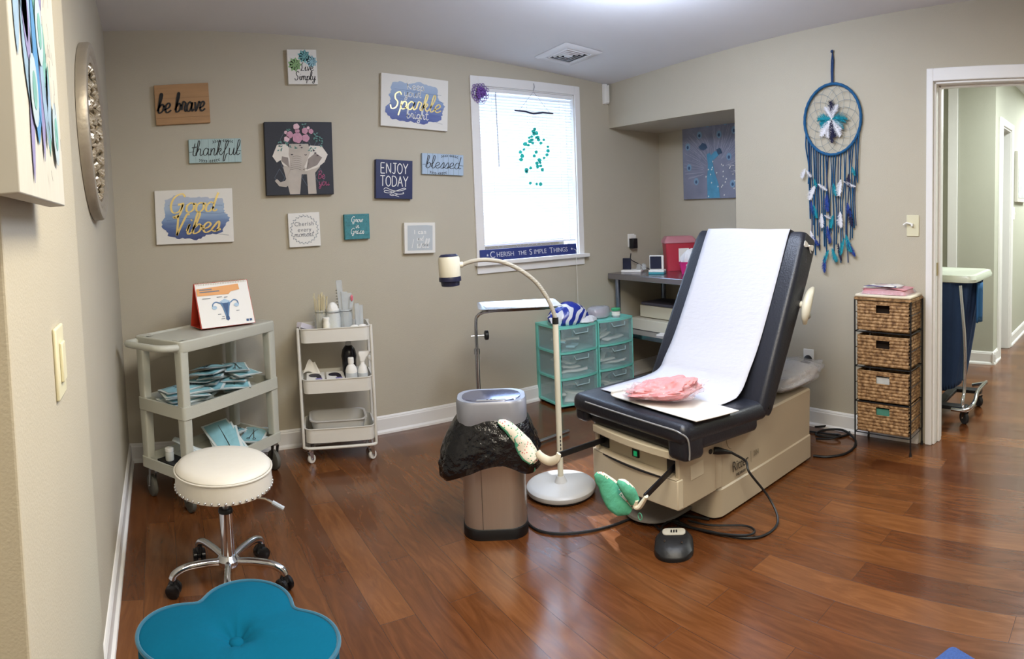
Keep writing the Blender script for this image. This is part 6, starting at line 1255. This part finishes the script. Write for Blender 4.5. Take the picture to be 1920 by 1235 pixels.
mitt(('left black stirrup bar reaching towards the steel bin', 'left floral and mint oven mitt on the stirrup by the steel bin'),
     [A(1005, 862, 1.360), A(993, 848, 1.335), A(978, 828, 1.305), A(958, 805, 1.265), A(945, 795, 1.240), A(934, 790, 1.220)], [.022, .032, .034, .027, .023, .019, .008], .016, (-.45, -.55, .7), (-.25, -.45, .85, .12),
     ([A(1000, 864, 1.335), A(990, 852, 1.32), A(981, 840, 1.305), A(974, 828, 1.29), A(968, 818, 1.275)], [.020, .031, .030, .024, .010]), A(1000, 872, 1.355), (1.742, 2.02, .305), A(1044, 854, 1.385),
     [A(1048, 850, 1.390), A(1044, 860, 1.385), A(1030, 864, 1.375), A(1015, 856, 1.360), A(1008, 846, 1.355)])
mitt(('right black stirrup bar reaching over the foot pedal', 'right mint green oven mitt hanging on the stirrup above the foot pedal'),
     [A(1184, 956, 1.50), A(1168, 944, 1.48), A(1152, 928, 1.465), A(1137, 908, 1.445), A(1125, 895, 1.425), A(1117, 888, 1.41)], [.020, .046, .050, .040, .028, .022, .009], .019, (-.62, -.72, .32), (.25, .1, .95, .72),
     ([A(1190, 940, 1.50), A(1180, 922, 1.48), A(1168, 908, 1.465), A(1158, 902, 1.455)], [.020, .024, .020, .009]), A(1200, 962, 1.50), (1.742, 1.605, .305), A(1208, 932, 1.515),
     [A(1212, 930, 1.52), A(1206, 940, 1.515), A(1198, 950, 1.505), A(1191, 946, 1.50), A(1194, 936, 1.50)])
# ---------------- cables and the foot control
def cable(pts, r, label, nm='power_cable'):
    o = MB().tube(catmull(pts, 7), r, 8).build(nm, mat('black rubber cable', '121214', .5), None); return tag(o, label, 'cable')
g = lambda px, py, z=.0065: at(px, py, z=z)
pin = V((1.957, 1.560, .307))
t = empty('power_plug', pin, 'black plug in the side of the exam table', 'plug'); MB().tube([(-.03, .006, .008), (-.015, -.004, .004), (.02, -.018, -.008), (.05, -.026, -.02)], [.015, .016, .010, .006], 10).build('plug_body', blk, t)
cable([pin + V((.05, -.026, -.02)), V((2.06, 1.50, .24)), at(1405, 885, y=1.47), at(1440, 930, y=1.42), g(1458, 968, .03), g(1452, 990), g(1425, 1006), g(1385, 1007), g(1330, 996), g(1280, 985), g(1255, 975, .012)], .0052, 'black cord hanging from the exam table side to the floor')
cable([g(986, 946), g(986, 972), g(1005, 992), g(1045, 1000), g(1100, 996), g(1150, 984), g(1195, 968), g(1240, 962), g(1290, 967, .008), g(1330, 973)], .0055, 'black cord curving over the floor from the lamp base to the exam table')
cable([g(1262, 1008, .02), g(1234, 990), g(1222, 972), g(1240, 960), g(1268, 966), g(1272, 985), g(1255, 1000, .014), g(1240, 990, .016), g(1262, 975, .018), g(1300, 990), g(1350, 1000, .014), g(1400, 1003, .017), g(1415, 995, .015), g(1395, 985, .014), g(1330, 984, .016), g(1290, 975, .012)], .0045, 'coiled black cord behind the foot pedal')
cable([g(1528, 800, .02), g(1570, 798), g(1592, 806), g(1585, 816), g(1550, 818), g(1530, 814), g(1545, 806, .018), g(1580, 806, .02), g(1602, 822), g(1603, 836), g(1585, 850), g(1552, 856), g(1525, 854)], .0065, 'thick black cable looped on the floor behind the exam table')
cable([at(1497, 680, x=3.10), V((3.08, 1.93, .30)), V((3.06, 1.92, .12)), V((3.04, 1.86, .02)), g(1545, 812, .0085), g(1575, 815, .022), g(1560, 822, .016), g(1530, 822)], .0055, 'black cord dropping from the outlet plug to the floor')
pc = at(1264, 1032, z=.0)
t = empty('foot_pedal', (pc.x, pc.y, 0), 'black foot control pedal with grey label in front of the exam table', 'foot pedal', rz=radians(-48))
pr = []
for z, w, dd in ((.0, .145, .165), (.012, .150, .17), (.03, .146, .165), (.045, .12, .13), (.05, .10, .11)): pr.append([(x, y + (.010 if z > .04 else 0), z + (.012 * (y / .085) if z > .02 else 0)) for x, y in rrect(w, dd, min(w, dd) * .44, 7)])
b = MB(); b.loft(pr); b.build('pedal_body', mat('black pedal rubber', '1A1A1C', .45, bump=.1), t)
b = MB(); b.loft([[(x, y + .035, .0505 + .012 * (y + .035) / .085) for x, y in rrect(.09, .038, .016, 5)], [(x, y + .035, .0535 + .012 * (y + .035) / .085) for x, y in rrect(.088, .036, .015, 5)]]); lb = b.build('label_plate', mat('grey label plate', 'BDB9AE', .4), t)
b = MB(); 
for x in (-.01, .0, .01): b.box((x, .036, .0592), (.006, .02, .001))
b.build('pictogram', blk, lb)
for x, y in ((-.035, -.02), (.03, -.03)): MB().lathe([(.004, .048), (.004, .0535)], (x, y, 0), 10).build('screw', steelm, t)
# ================================================================ RIGHT WALL: DREAM CATCHER, BASKET TOWER, HAMPER
yc, zc = 1.659, 1.797
dc = empty('dream_catcher', (XR, yc, zc), 'large blue dream catcher with feathers and suede tassels', 'dream catcher', rot=(0, 0, -pi / 2))
suede = mat('blue suede', '1A5684', .85, bump=.5, bscale=120, var=.12, vscale=60); suede2 = mat('deep blue suede', '213F6C', .85, var=.12); 
RY, RZ_ = .180, .198
b = MB(); ring = [(RY * cos(a), -.014, RZ_ * sin(a)) for a in [2 * pi * i / 96 for i in range(96)]]; b.tube(ring, [.0085 + .0008 * sin(i * 2.1) for i in range(96)], 10, closed=True); b.build('hoop', suede, dc)
b = MB(); b.tube([(0.004, -.012, RZ_), (.003, -.012, RZ_ + .06), (.006, -.01, RZ_ + .13), (.0, -.008, RZ_ + .185)], [.005, .0055, .005, .003], 6); b.tube([(-.003, -.012, RZ_), (-.004, -.012, RZ_ + .07), (-.004, -.010, RZ_ + .13), (.002, -.008, RZ_ + .19)], [.004, .005, .004, .003], 6); b.sphere((.0, -.012, RZ_ + .18), .009, 8, 6); b.build('hanging_cord', suede2, dc)
b = MB(); n = 14; R_ = random.Random(6); prev = None; cur = [(.172 * cos(2 * pi * i / n), .19 * sin(2 * pi * i / n)) for i in range(n)]
thr2 = mat('grey-blue thread', '7C8C94', .7)
for lv, f in enumerate((.86, .7, .55, .41, .28, .16)):
    nx = [(f * .172 * cos(2 * pi * (i + .5 * (lv + 1)) / n), f * .19 * sin(2 * pi * (i + .5 * (lv + 1)) / n)) for i in range(n)]
    for i in range(n):
        p, q, r3 = cur[i], nx[i], cur[(i + 1) % n]; b.tube([(p[0], -.014, p[1]), (q[0], -.014, q[1])], .0009, 4, cap=False); b.tube([(q[0], -.014, q[1]), (r3[0], -.014, r3[1])], .0009, 4, cap=False)
    cur = nx
b.build('web', thr2, dc)
fm = {'white': mat('white feather', 'E4E4EA', .9, var=.05), 'teal': mat('turquoise feather', '178FA0', .85, var=.25, vscale=40), 'navy': mat('dark navy feather', '1C1C3C', .85, var=.2), 'blue': mat('royal blue feather', '24408C', .85, var=.25, vscale=40)}
def feather(x, z, L_, W_, ang, c, y=-.022, curl=.25):
    b = MB(); pts = []; n = 22; rs = random.Random(int(x * 1000 + z * 777 + L_ * 99)); ed = []
    for i in range(n + 1):
        t = i / n; w = 1.25 * W_ * (sin(pi * min(1, t * .92 + .06)) ** .7) * (1 if i % 2 else .78) * rs.uniform(.85, 1.12); cx, cz_ = t * L_, curl * L_ * (t ** 2) * .5; ed.append((cx, cz_, w))
    vs = []; ca, sa = cos(ang), sin(ang)
    T = lambda a, q: (x + a * ca - q * sa, z + a * sa + q * ca)
    b.tube([(T(e[0], e[1])[0], y - .001, T(e[0], e[1])[1]) for e in ed[::3]], .0008, 4)
    for k in range(3 * n):
        f = k / 3; i = int(f); cx = ed[i][0] + (ed[i + 1][0] - ed[i][0]) * (f - i); cz_ = ed[i][1] + (ed[i + 1][1] - ed[i][1]) * (f - i); w = ed[i][2]
        for sg in (-1, 1):
            ww = w * rs.uniform(.7, 1.3); sp_ = rs.uniform(.5, 1.3); p = T(cx, cz_); q = T(cx + ww * sp_, cz_ + sg * ww); r_ = T(cx + L_ * .035, cz_); m2 = T(cx + ww * sp_ * .6 + L_ * .02, cz_ + sg * ww * .6); yy = y - rs.uniform(0, .006)
            b.add([(p[0], y, p[1]), (q[0], yy, q[1]), (m2[0], yy, m2[1]), (r_[0], y - .0005, r_[1])], [(0, 1, 2, 3)])
    return b.build('feather', fm[c], dc, smooth=0)
D = radians
for (a, L_, W_, c, cu) in ((90, .10, .022, 'navy', .1), (70, .085, .020, 'white', -.3), (112, .08, .018, 'white', .3), (20, .09, .022, 'teal', -.9), (5, .085, .018, 'teal', -.7), (-35, .085, .022, 'white', -.4), (-55, .11, .022, 'white', -.2), (-20, .09, .016, 'teal', -.6),
                           (-90, .13, .018, 'navy', .05), (-78, .10, .02, 'navy', -.1), (-110, .10, .022, 'white', .2), (-132, .11, .022, 'white', .2), (165, .085, .022, 'teal', .4), (180, .075, .018, 'teal', .6), (200, .08, .016, 'teal', .5)):
    feather(0, 0, L_, W_, D(a), c, -.020 - .0009 * abs(hash((a, c)) % 5) if False else -.020 - .0008 * ((a // 7) % 6), cu)
MB().sphere((0, -.022, 0), .006, 8, 6).build('bead', whitep, dc)
# tassels hang from the lower half of the hoop
xs_ = [-.172, -.160, -.150, -.138, -.124, -.108, -.094, -.078, -.060, -.044, -.028, -.012, .006, .022, .038, .054, .072, .088, .104, .118, .132, .146, .158, .170]
R_ = random.Random(15)
base = -.61
for i, x in enumerate(xs_):
    z0 = -RZ_ * sqrt(max(0, 1 - (x / RY) ** 2)); e = R_.uniform(-.62, -.80) if i % 3 else R_.uniform(-.72, -.83)
    if abs(x) > .13: e = R_.uniform(-.56, -.70)
    if i in (0, 23): e = -.36
    w = R_.uniform(.0045, .0075); b = MB(); sw = R_.uniform(-.008, .008); x1 = x * .93
    b.tube(catmull([(x, -.012, z0), (x * .97 + sw, -.016, z0 + (e - z0) * .3), (x1 - sw, -.014, z0 + (e - z0) * .65), (x1, -.012, e)], 5), w, 6, flat=.45); b.build('tassel', (suede, suede2)[i % 4 == 2], dc)
for (x, z, L_, W_, a, c) in ((-.172, -.27, .06, .014, -120, 'white'), (-.165, -.28, .05, .012, -60, 'white'), (-.105, -.37, .09, .018, -125, 'white'), (-.09, -.36, .07, .012, -40, 'white'), (-.115, -.33, .05, .012, -80, 'teal'), (.012, -.36, .07, .015, -85, 'teal'), (.06, -.34, .09, .018, -105, 'white'), (.075, -.35, .08, .010, -30, 'white'), (.13, -.27, .05, .013, -80, 'teal'), (.11, -.31, .07, .018, -100, 'navy'), (-.135, -.46, .08, .014, -85, 'blue'), (-.12, -.48, .08, .015, -80, 'teal'),
                             (-.065, -.53, .08, .016, -95, 'white'), (-.05, -.54, .05, .010, -30, 'white'), (-.03, -.42, .1, .016, -95, 'blue'), (.01, -.54, .075, .015, -110, 'teal'), (.055, -.52, .09, .018, -95, 'white'), (.1, -.47, .08, .016, -85, 'blue'), (.115, -.5, .1, .016, -90, 'navy'), (-.14, -.63, .07, .014, -80, 'white'), (-.13, -.66, .07, .015, -60, 'blue'), (.09, -.65, .1, .018, -80, 'teal'), (.1, -.68, .1, .014, -70, 'blue'), (.08, -.67, .1, .012, -110, 'teal'), (.0, -.73, .08, .018, -75, 'teal'), (-.02, -.74, .08, .012, -120, 'teal'), (-.045, -.78, .09, .014, -100, 'blue'), (-.03, -.6, .1, .014, -85, 'blue'), (.04, -.7, .1, .010, -85, 'navy')):
    feather(x, z, L_, W_, D(a), c, -.024)
# ---------------- wicker basket tower
tx0, tx1, ty0, ty1, tH = 2.972, 3.150, 1.112, 1.432, .835
tt = empty('basket_tower', (tx0, ty0, 0), 'black wire tower with four woven seagrass baskets beside the doorway', 'storage tower'); I = inv(tt)
wire = mat('black wire', '17181B', .45)
for (x, y) in ((tx0, ty0), (tx0, ty1), (tx1, ty0), (tx1, ty1)):
    b = MB(I); b.cyl((x, y, .02), (x, y, tH - .02), .0045, n=8); b.tube([(x, y, 0), (x, y, .02)], [.009, .006], 8); b.build('leg', wire, tt)
lv = [.098, .268, .458, .648]
for z in [l - .008 for l in lv] + [tH - .025]:
    b = MB(I); b.tube([(tx0, ty0, z), (tx1, ty0, z), (tx1, ty1, z), (tx0, ty1, z)], .0032, 6, closed=True)
    b.build('shelf_wire', wire, tt)
for zz in (.18, .36, .55, .74):
    b = MB(I); b.tube([(tx0, ty0, zz), (tx1, ty0, zz)], .002, 5); b.build('side_wire', wire, tt)
    b = MB(I); b.tube([(tx0, ty1, zz), (tx1, ty1, zz)], .002, 5); b.build('side_wire', wire, tt)
def wick():
    m = bpy.data.materials.new('seagrass'); m.use_nodes = True; N = m.node_tree.nodes; L = m.node_tree.links; b = N['Principled BSDF']; tc = N.new('ShaderNodeTexCoord'); nz = N.new('ShaderNodeTexNoise'); nz.inputs['Scale'].default_value = 45; nz.inputs['Detail'].default_value = 6; L.new(tc.outputs['Object'], nz.inputs[0])
    cr = N.new('ShaderNodeValToRGB'); e = cr.color_ramp.elements; e[0].position = .33; e[0].color = lin('654629'); e[1].position = .66; e[1].color = lin('B8946A'); x = e.new(.5); x.color = lin('96734C'); L.new(nz.outputs['Fac'], cr.inputs[0]); L.new(cr.outputs[0], b.inputs[0]); b.inputs['Roughness'].default_value = .75; return m
wk = wick(); dkv = mat('basket inside shade', '241812', .9)
inside = [('dark', None), ('dark', None), ('white folded packs', 'C9CCCC'), ('green folded packs', '4E8C7C')]
for k in range(4):
    z0 = lv[3 - k]; hgt = .158 if k else .155; BX0, BX1, BY0, BY1 = tx0 + .006, tx1 - .008, ty0 + .012, ty1 - .014
    bw = BY1 - BY0; bd = BX1 - BX0; rows = 9; per = 2 * (bw + bd); 
    b = MB(I)
    hx, hz0, hz1 = .135, .60, .90   # handle opening as fractions of the front
    def wv(u, v, L_, off):
        row = v * rows; r_i = int(row); fr = row - r_i; c = u * L_ / .026 + .5 * (r_i % 2) + .35 * (fr - .5); return (.0058 * abs(sin(pi * fr)) ** .6 * (.35 + .65 * abs(sin(pi * c)) ** .7))
    nz_ = rows * 5
    def fr_(u, v): return (BX0 - wv(u, v, bw, 0), BY1 - bw * u, z0 + hgt * v)
    b.grid(fr_, 84, nz_, skip=lambda u, v: abs(u - .5) < hx and hz0 < v < hz1)
    b.grid(lambda u, v: (BX0 + bd * u, BY0 - wv(u, v, bd, 0), z0 + hgt * v), 44, nz_)
    b.grid(lambda u, v: (BX0 + bd * u, BY1 + wv(u, v, bd, 0), z0 + hgt * v), 20, nz_)
    b.grid(lambda u, v: (BX1, BY0 + bw * u, z0 + hgt * v), 4, 4); b.grid(lambda u, v: (BX0 + bd * u, BY0 + bw * v, z0), 2, 2)
    bk_ = b.build('basket', wk, tt, smooth=60)
    yc_ = (BY0 + BY1) / 2; b = MB(I); ya, yb_ = yc_ - hx * bw, yc_ + hx * bw; za, zb_ = z0 + hgt * hz0, z0 + hgt * hz1; x_ = BX0 - .001
    b.tube([(x_, ya, za), (x_, yb_, za), (x_, yb_, zb_), (x_, ya, zb_)], .0035, 6, closed=True); b.build('handle_rim', wk, bk_)
    b = MB(I); b.tube([(BX0, BY0, z0 + hgt), (BX1, BY0, z0 + hgt), (BX1, BY1, z0 + hgt), (BX0, BY1, z0 + hgt)], .005, 6, closed=True); b.build('rim', wk, bk_)
    b = MB(I); b.b2((BX0 + .004, BY0 + .004, z0 + .004), (BX0 + .006, BY1 - .004, z0 + hgt * .55)); b.b2((BX0 + .03, BY0 + .004, z0 + .004), (BX0 + .032, BY1 - .004, z0 + hgt - .004)); b.build('inside_shade', dkv, bk_)  # near-black sheets paint the shade seen through the handle opening
    if inside[k][1]:
        b = MB(); b.b2((BX0 + .008, ya - .04, z0 + .01), (BX0 + .028, yb_ + .04, z0 + hgt * .82)); o = b.build('folded_packs', mat(inside[k][0], inside[k][1], .6, var=.2, vscale=30), None, bevel=.003); tag(o, inside[k][0] + ' showing in the %s basket of the tower' % ('third' if k == 2 else 'bottom'), 'supplies')
b = MB(I); b.prism([(x + (tx0 + tx1) / 2, y + (ty0 + ty1) / 2) for x, y in rrect(tx1 - tx0 + .012, ty1 - ty0 + .012, .012, 3)], tH - .024, tH - .012); b.build('top_panel', wk, tt)
o = MB(Matrix.Translation(((tx0 + tx1) / 2, (ty0 + ty1) / 2, tH - .003))).box((0, 0, 0), (tx1 - tx0 - .0, ty1 - ty0 - .0, .016)).build('placemat', mat('cream placemat', 'DDD2BC', .7, bump=.3), None, bevel=.006); tag(o, 'cream mat on top of the basket tower', 'mat')
TP = tH + .006
t = empty('gown_package', (3.06, 1.275, TP), 'clear package of pink gowns with a purple and white label on the tower', 'package')
b = MB(); b.grid(lambda u, v: ((u - .5) * .155, (v - .5) * .25, .028 + .008 * sin(9 * u + 3 * v) * sin(7 * v)), 12, 16); b.grid(lambda u, v: ((.5 - u) * .155, (v - .5) * .25, 0.001), 4, 4)
b.loft([[(x, y, .001) for x, y in rrect(.155, .25, .02, 4)], [(x, y, .026) for x, y in rrect(.15, .245, .03, 4)]]); b.build('pink_gowns', mat('salmon pink gowns', 'D08C92', .6, bump=.5, bscale=40, var=.2, vscale=20), t)
b = MB(Matrix.Rotation(radians(0), 4, 'Z')); b.grid(lambda u, v: (-.07 + .13 * u, (v - .5) * .19 + .02, .038 + .006 * sin(6 * v)), 6, 8); lb = b.build('paper_label', pagem, t, solid=.001)
b = MB(); b.add([(-.071, .115, .0415), (-.03, .10, .0425), (-.055, .02, .0425), (-.03, -.06, .0425), (-.071, -.075, .0415)], [(0, 1, 2, 3, 4)]); b.build('purple_print', mat('purple print', '3C3270', .5), lb)
for i, (s_, yy) in enumerate((('EXAM GOWNS', .045), ('MEDIUM', -.03))): text('lettering', s_, .013, MATS['purple print'], lb, (.005 + .0 * i, yy, .0475), rot=(0, 0, -pi / 2), ext=.0002, sx=.8)
b = MB(); b.grid(lambda u, v: ((u - .5) * .175, (v - .5) * .275 - .004, .046 * sin(pi * u) ** .35 * sin(pi * v) ** .35 + .003 * sin(17 * u + 5 * v)), 18, 22); b.build('clear_wrap', mat('clear wrap', 'E6DCE4', .1, alpha=.25, spec=.9, bump=.6, bscale=40), t)
# ---------------- linen hamper in the hall
hm = empty('linen_hamper', (3.72, 1.15, 0), 'wheeled linen hamper with white lid and blue bag behind the doorway', 'hamper')
b = MB(); LZ = .855
A4 = lambda w, dd, z, r=.05: [(x, y, z) for x, y in rrect(w, dd, r, 6)]
b.loft([A4(.43, .44, LZ), A4(.47, .49, LZ + .006), A4(.475, .495, LZ + .022), A4(.455, .475, LZ + .045), A4(.42, .44, LZ + .05), A4(.41, .43, LZ + .046)]); b.build('lid', mat('off-white lid', 'C9CFC0', .3, spec=.7), hm)
def hbag(u, v):
    a = 2 * pi * u; e = 2.8; k = 1 / ((abs(cos(a)) ** e + abs(sin(a)) ** e) ** (1 / e)); t = v; w = .205 - .05 * t; dd = .215 - .10 * t ** 1.2; q = 1 + .035 * sin(13 * a + 2 * t) * (1 - .4 * t) + .02 * sin(29 * a)
    return (cos(a) * k * w * q, sin(a) * k * dd * q, LZ - .0 - .63 * t - .04 * t * (cos(a) < 0) * abs(cos(a)))
b = MB(); b.grid(hbag, 96, 18); n0 = len(b.v); b.add([hbag(i / 48, 1) for i in range(48)], [tuple(range(48))]); b.build('bag', mat('navy blue linen', '243A5E', .85, bump=.25, bscale=30, var=.12), hm, doubles=True, smooth=60)
b = MB(); b.grid(lambda u, v: (-.12 + .11 * u, -.232 + .012 * sin(8 * u), LZ - .01 - .24 * v), 8, 6); b.build('bag_cuff', mat('teal blue linen', '2A5C8C', .85), hm, solid=.006)
for s_ in (-1, 1):
    b = MB(); y = s_ * .175
    b.tube(catmull([(-.20, y - .03 * s_, .84), (-.20, y, .5), (-.20, y, .22), (-.235, y, .16), (-.23, y - .0, .115)], 4), .011, 10); b.build('frame_upright', chrome, hm)
    b = MB(); b.tube(catmull([(-.245, s_ * .11, .105), (-.25, s_ * .20, .11), (-.20, s_ * .235, .14), (-.05, s_ * .22, .165), (.15, s_ * .22, .165), (.23, s_ * .20, .14), (.24, s_ * .11, .115)], 5), .013, 10); b.build('bumper_loop', chrome, hm)
b = MB(); b.b2((-.21, -.19, .088), (-.15, .19, .112)); b.b2((.14, -.19, .088), (.20, .19, .112)); b.b2((-.21, -.03, .088), (.2, .03, .11)); b.build('base_bar', blk, hm, bevel=.004)
for (x, y) in ((-.18, -.17), (.17, -.17), (-.18, .15), (.17, .15)): caster(hm, 3.72 + x, 1.15 + y, .038, .9, rubber, chrome, .024, .09)
# ================================================================ LIGHT
w = bpy.data.worlds.new('sky'); SC.world = w; w.use_nodes = True; N = w.node_tree.nodes; L = w.node_tree.links
bg = N['Background']
sk = N.new('ShaderNodeTexSky'); sk.sky_type = 'NISHITA'; sk.sun_disc = False; sk.sun_elevation = radians(55); sk.sun_rotation = radians(-12); 
L.new(sk.outputs[0], bg.inputs[0]); bg.inputs[1].default_value = SKY_STR if 'SKY_STR' in globals() else .10
def area(name, loc, rot, size, power, col, sy=None, portal=False):
    l = bpy.data.lights.new(name, 'AREA'); l.energy = power; l.color = col; l.size = size
    if sy: l.shape = 'RECTANGLE'; l.size_y = sy
    o = bpy.data.objects.new(name, l); COL.objects.link(o); o.location = loc; o.rotation_euler = rot
    if portal: l.cycles.is_portal = True
    return o
SC.view_settings.view_transform = 'Standard'; SC.view_settings.look = 'None'; SC.view_settings.gamma = 1; SC.view_settings.use_curve_mapping = False
SC.view_settings.exposure = .05
SC.cycles.use_denoising = True
SC.cycles.max_bounces = 10; SC.cycles.transparent_max_bounces = 16
SC.cycles.sample_clamp_indirect = 6
area('daylight at the window', (2.44, YB + .30, 1.62), (-pi / 2, 0, 0), .8, 55, (.55, .74, 1.0), 1.2)
l = bpy.data.lights.new('unseen ceiling light', 'POINT'); l.energy = 34; l.color = (.70, .80, 1.0); l.shadow_soft_size = .13
o = bpy.data.objects.new('unseen ceiling light', l); COL.objects.link(o); o.location = (1.95, 2.0, 2.22)
area('unseen ceiling light', (.75, .7, 2.33), (0, 0, 0), .6, 44, (1.0, .90, .70), .9)  # added warm fill, no fixture seen; lifts the left side
area('unseen ceiling light', (0.3, -.6, 2.4), (0, 0, 0), .6, 26, (1.0, .92, .77), .6)  # second warm fill, added unseen behind the camera
area('unseen ceiling light', (1.5, 1.3, 2.3), (0, 0, 0), .7, 30, (.78, .86, 1.0), .7)  # cool fill added to make up for the dimmer point light
area('hall unseen ceiling light', (4.4, .3, 2.42), (0, 0, 0), .5, 55, (.93, 1.0, .97), .5)
area('hall unseen ceiling light', (6.6, .3, 2.42), (0, 0, 0), .5, 70, (.93, 1.0, .97), .5)
s = bpy.data.lights.new('sun', 'SUN'); s.energy = 14; s.angle = radians(.6); s.color = (1, .97, .93)
so = bpy.data.objects.new('sun', s); COL.objects.link(so); so.rotation_euler = V((.30, .98, 1.07)).to_track_quat('Z', 'Y').to_euler()
